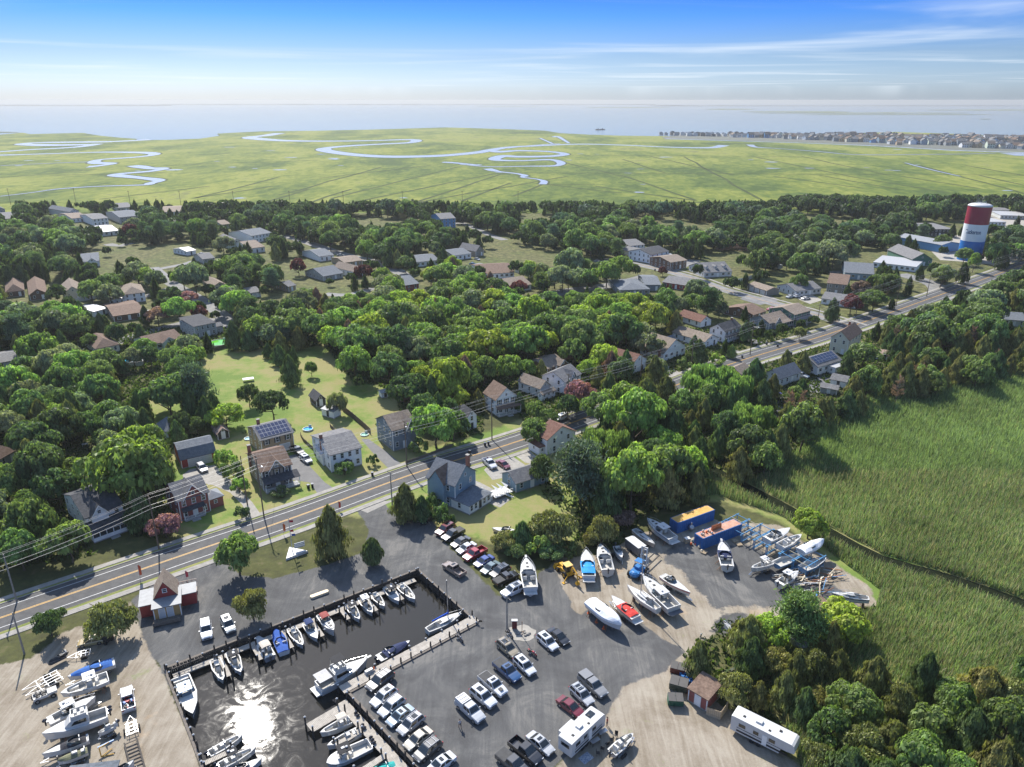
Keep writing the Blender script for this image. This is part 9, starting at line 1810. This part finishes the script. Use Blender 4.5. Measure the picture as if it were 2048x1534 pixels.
for i in indiv:
 t = TREES[i]
 if t[6]: continue
 d = np.hypot(LP_[:, 0] - t[0], LP_[:, 1] - t[1]); k = int(d.argmin()); dx = t[0] - LP_[k, 0]; dy = t[1] - LP_[k, 1]
 side = ('right of' if dx > 0 else 'left of') if abs(dx) > abs(dy) else ('behind' if dy > 0 else 'in front of')
 grp.setdefault((TONEW[t[5]] + ' ' + T_WORD[t[4]], side, LN_[k]), []).append((float(d[k]), i))
TLAB = {}
for (w_, side, lm), v_ in grp.items():
 v_.sort()
 for j, (_, i) in enumerate(v_): TLAB[i] = '%s %s the %s' % (w_, side, lm) if len(v_) == 1 else '%s %s the %s, %s one' % (w_, side, lm, ORD[min(j, 11)])
GRPN = dict(round='broadleaf trees of the town', oak='spreading trees of the town', willow='feathery trees', shrub='garden shrubs', cedar='cedars', egg='junipers', pine='pines', scrub='junipers', dead='bare trees')
for i in indiv:
 x, y, r, h, kind, tone, lb = TREES[i]; cm, tm_ = TPROTO[kind][i % len(TPROTO[kind])]
 root = thing(T_NAME[kind], lb or TLAB[i], 'shrub' if kind == 'shrub' else 'tree', (x, y, 0), tr.uniform(0, 6.28), GRPN[kind]); root.scale = (r, r, h)
 c = put('crown', cm, root); b_ = TONE[tone]; j = tr.uniform(.8, 1.25); j2 = tr.uniform(.9, 1.12); c.color = (b_[0] * j * j2, b_[1] * j, b_[2] * j, 1)
 put('trunk', tm_, root)
if far_t:
 Vs = [];
 for i in far_t:
  x, y, r, h, kind, tone, lb = TREES[i]; V_ = crown('cedar' if kind == 'cedar' else 'oak', i, 420).reshape(-1, 4, 3); cc = V_.mean(1, keepdims=True); V_ = cc + (V_ - cc) * 2.6; V_ = V_.reshape(-1, 3) * [r, r, h] + [x, y, 0]; Vs.append(V_)
 Vs = np.concatenate(Vs); o = tag(put('far_woods', mesh_np('far_woods', Vs, np.arange(len(Vs)).reshape(-1, 4), M_LEAF)), kind='stuff'); o.color = (.045, .07, .026, 1)
open('/tmp/trees.txt', 'w').write(str((len(TREES), cnt_kind, len(far_t)))) if 0 else print('TREES', len(TREES), cnt_kind, len(far_t))
# ------------------------------------------------------------------ undergrowth under the woods and the reed bed
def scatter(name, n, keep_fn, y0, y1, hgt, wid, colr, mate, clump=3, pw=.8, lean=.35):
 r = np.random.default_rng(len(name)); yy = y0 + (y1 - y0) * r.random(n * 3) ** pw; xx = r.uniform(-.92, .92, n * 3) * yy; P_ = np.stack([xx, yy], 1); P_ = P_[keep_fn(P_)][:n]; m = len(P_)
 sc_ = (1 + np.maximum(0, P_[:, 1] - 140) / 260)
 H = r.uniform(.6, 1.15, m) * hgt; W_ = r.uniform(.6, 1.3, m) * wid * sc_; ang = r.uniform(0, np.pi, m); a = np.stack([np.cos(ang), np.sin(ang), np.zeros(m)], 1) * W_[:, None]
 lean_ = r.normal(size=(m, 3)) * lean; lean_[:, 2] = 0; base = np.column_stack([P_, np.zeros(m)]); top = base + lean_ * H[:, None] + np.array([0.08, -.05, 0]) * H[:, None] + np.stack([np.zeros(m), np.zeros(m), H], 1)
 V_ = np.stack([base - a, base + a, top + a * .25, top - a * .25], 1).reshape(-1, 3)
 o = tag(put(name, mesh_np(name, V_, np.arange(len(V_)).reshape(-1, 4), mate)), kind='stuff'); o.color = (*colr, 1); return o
REEDW = [tuple(G(a, b)[:2]) for a, b in REED]
FOREW = [tuple(G(a, b)[:2]) for a, b in FOREOPEN]
CHAN = [G(a, b)[:2] for a, b in [(1395, 925), (1470, 965), (1560, 1012), (1660, 1068), (1760, 1120), (1900, 1160), (2100, 1230)]]
def dline(P_, L_):
 d = np.full(len(P_), 1e9)
 for a, b in zip(L_[:-1], L_[1:]):
  a = np.array(a); b = np.array(b); ab = b - a; t = np.clip(((P_ - a) @ ab) / (ab @ ab), 0, 1); q = a + t[:, None] * ab; d = np.minimum(d, np.hypot(*(P_ - q).T))
 return d
M_REED = leaf_mat('reeds', (1, 1, 1), .35, .25)
n_ = M_REED.node_tree.nodes; wl_ = M_REED.node_tree.links
for q in n_:
 if q.type == 'TEX_NOISE': q.inputs['Scale'].default_value = .05; q.inputs['Detail'].default_value = 8
SANDW = [tuple(G(a, b)[:2]) for a, b in SAND_R]
def reed_keep(P_): return inside(P_, REEDW) & ~inside(P_, FOREW) & (dline(P_, CHAN) > 2.4)
scatter('reed_bed', 330000, reed_keep, 78, 380, 1.8, .085, (.21, .275, .125), M_REED, pw=1.15, lean=.12)
scatter('reed_plumes', 30000, lambda P_: reed_keep(P_) & (P_[:, 1] < 170), 78, 170, 2.3, .07, (.32, .28, .18), M_REED, pw=1.0, lean=.15)
def woods_keep(P_): return ~inside(P_, REEDW) & ~inside(P_, FOREW) & ~inside(P_, [tuple(G(a, b)[:2]) for a, b in FIELD]) & (dline(P_, [tuple(p) for p in ROAD]) > 7.5)
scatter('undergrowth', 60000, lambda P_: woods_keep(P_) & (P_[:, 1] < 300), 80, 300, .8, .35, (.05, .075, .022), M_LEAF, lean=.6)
hz = MB(); hz.box((0, (SEA_Y + 700) / 2, 44.5), (90100, SEA_Y + 1300, 94.6))
hm = bpy.data.materials.new('haze'); hm.use_nodes = True; nn = hm.node_tree.nodes; nn.clear()
ho = nn.new('ShaderNodeOutputMaterial'); hv = nn.new('ShaderNodeVolumePrincipled'); hv.inputs['Color'].default_value = (0.60, 0.615, 0.60, 1); hv.inputs['Density'].default_value = 1.0e-4; hv.inputs['Anisotropy'].default_value = 0.3
hm.node_tree.links.new(hv.outputs[0], ho.inputs['Volume'])
hzo = tag(hz.build('haze', hm), kind='stuff')
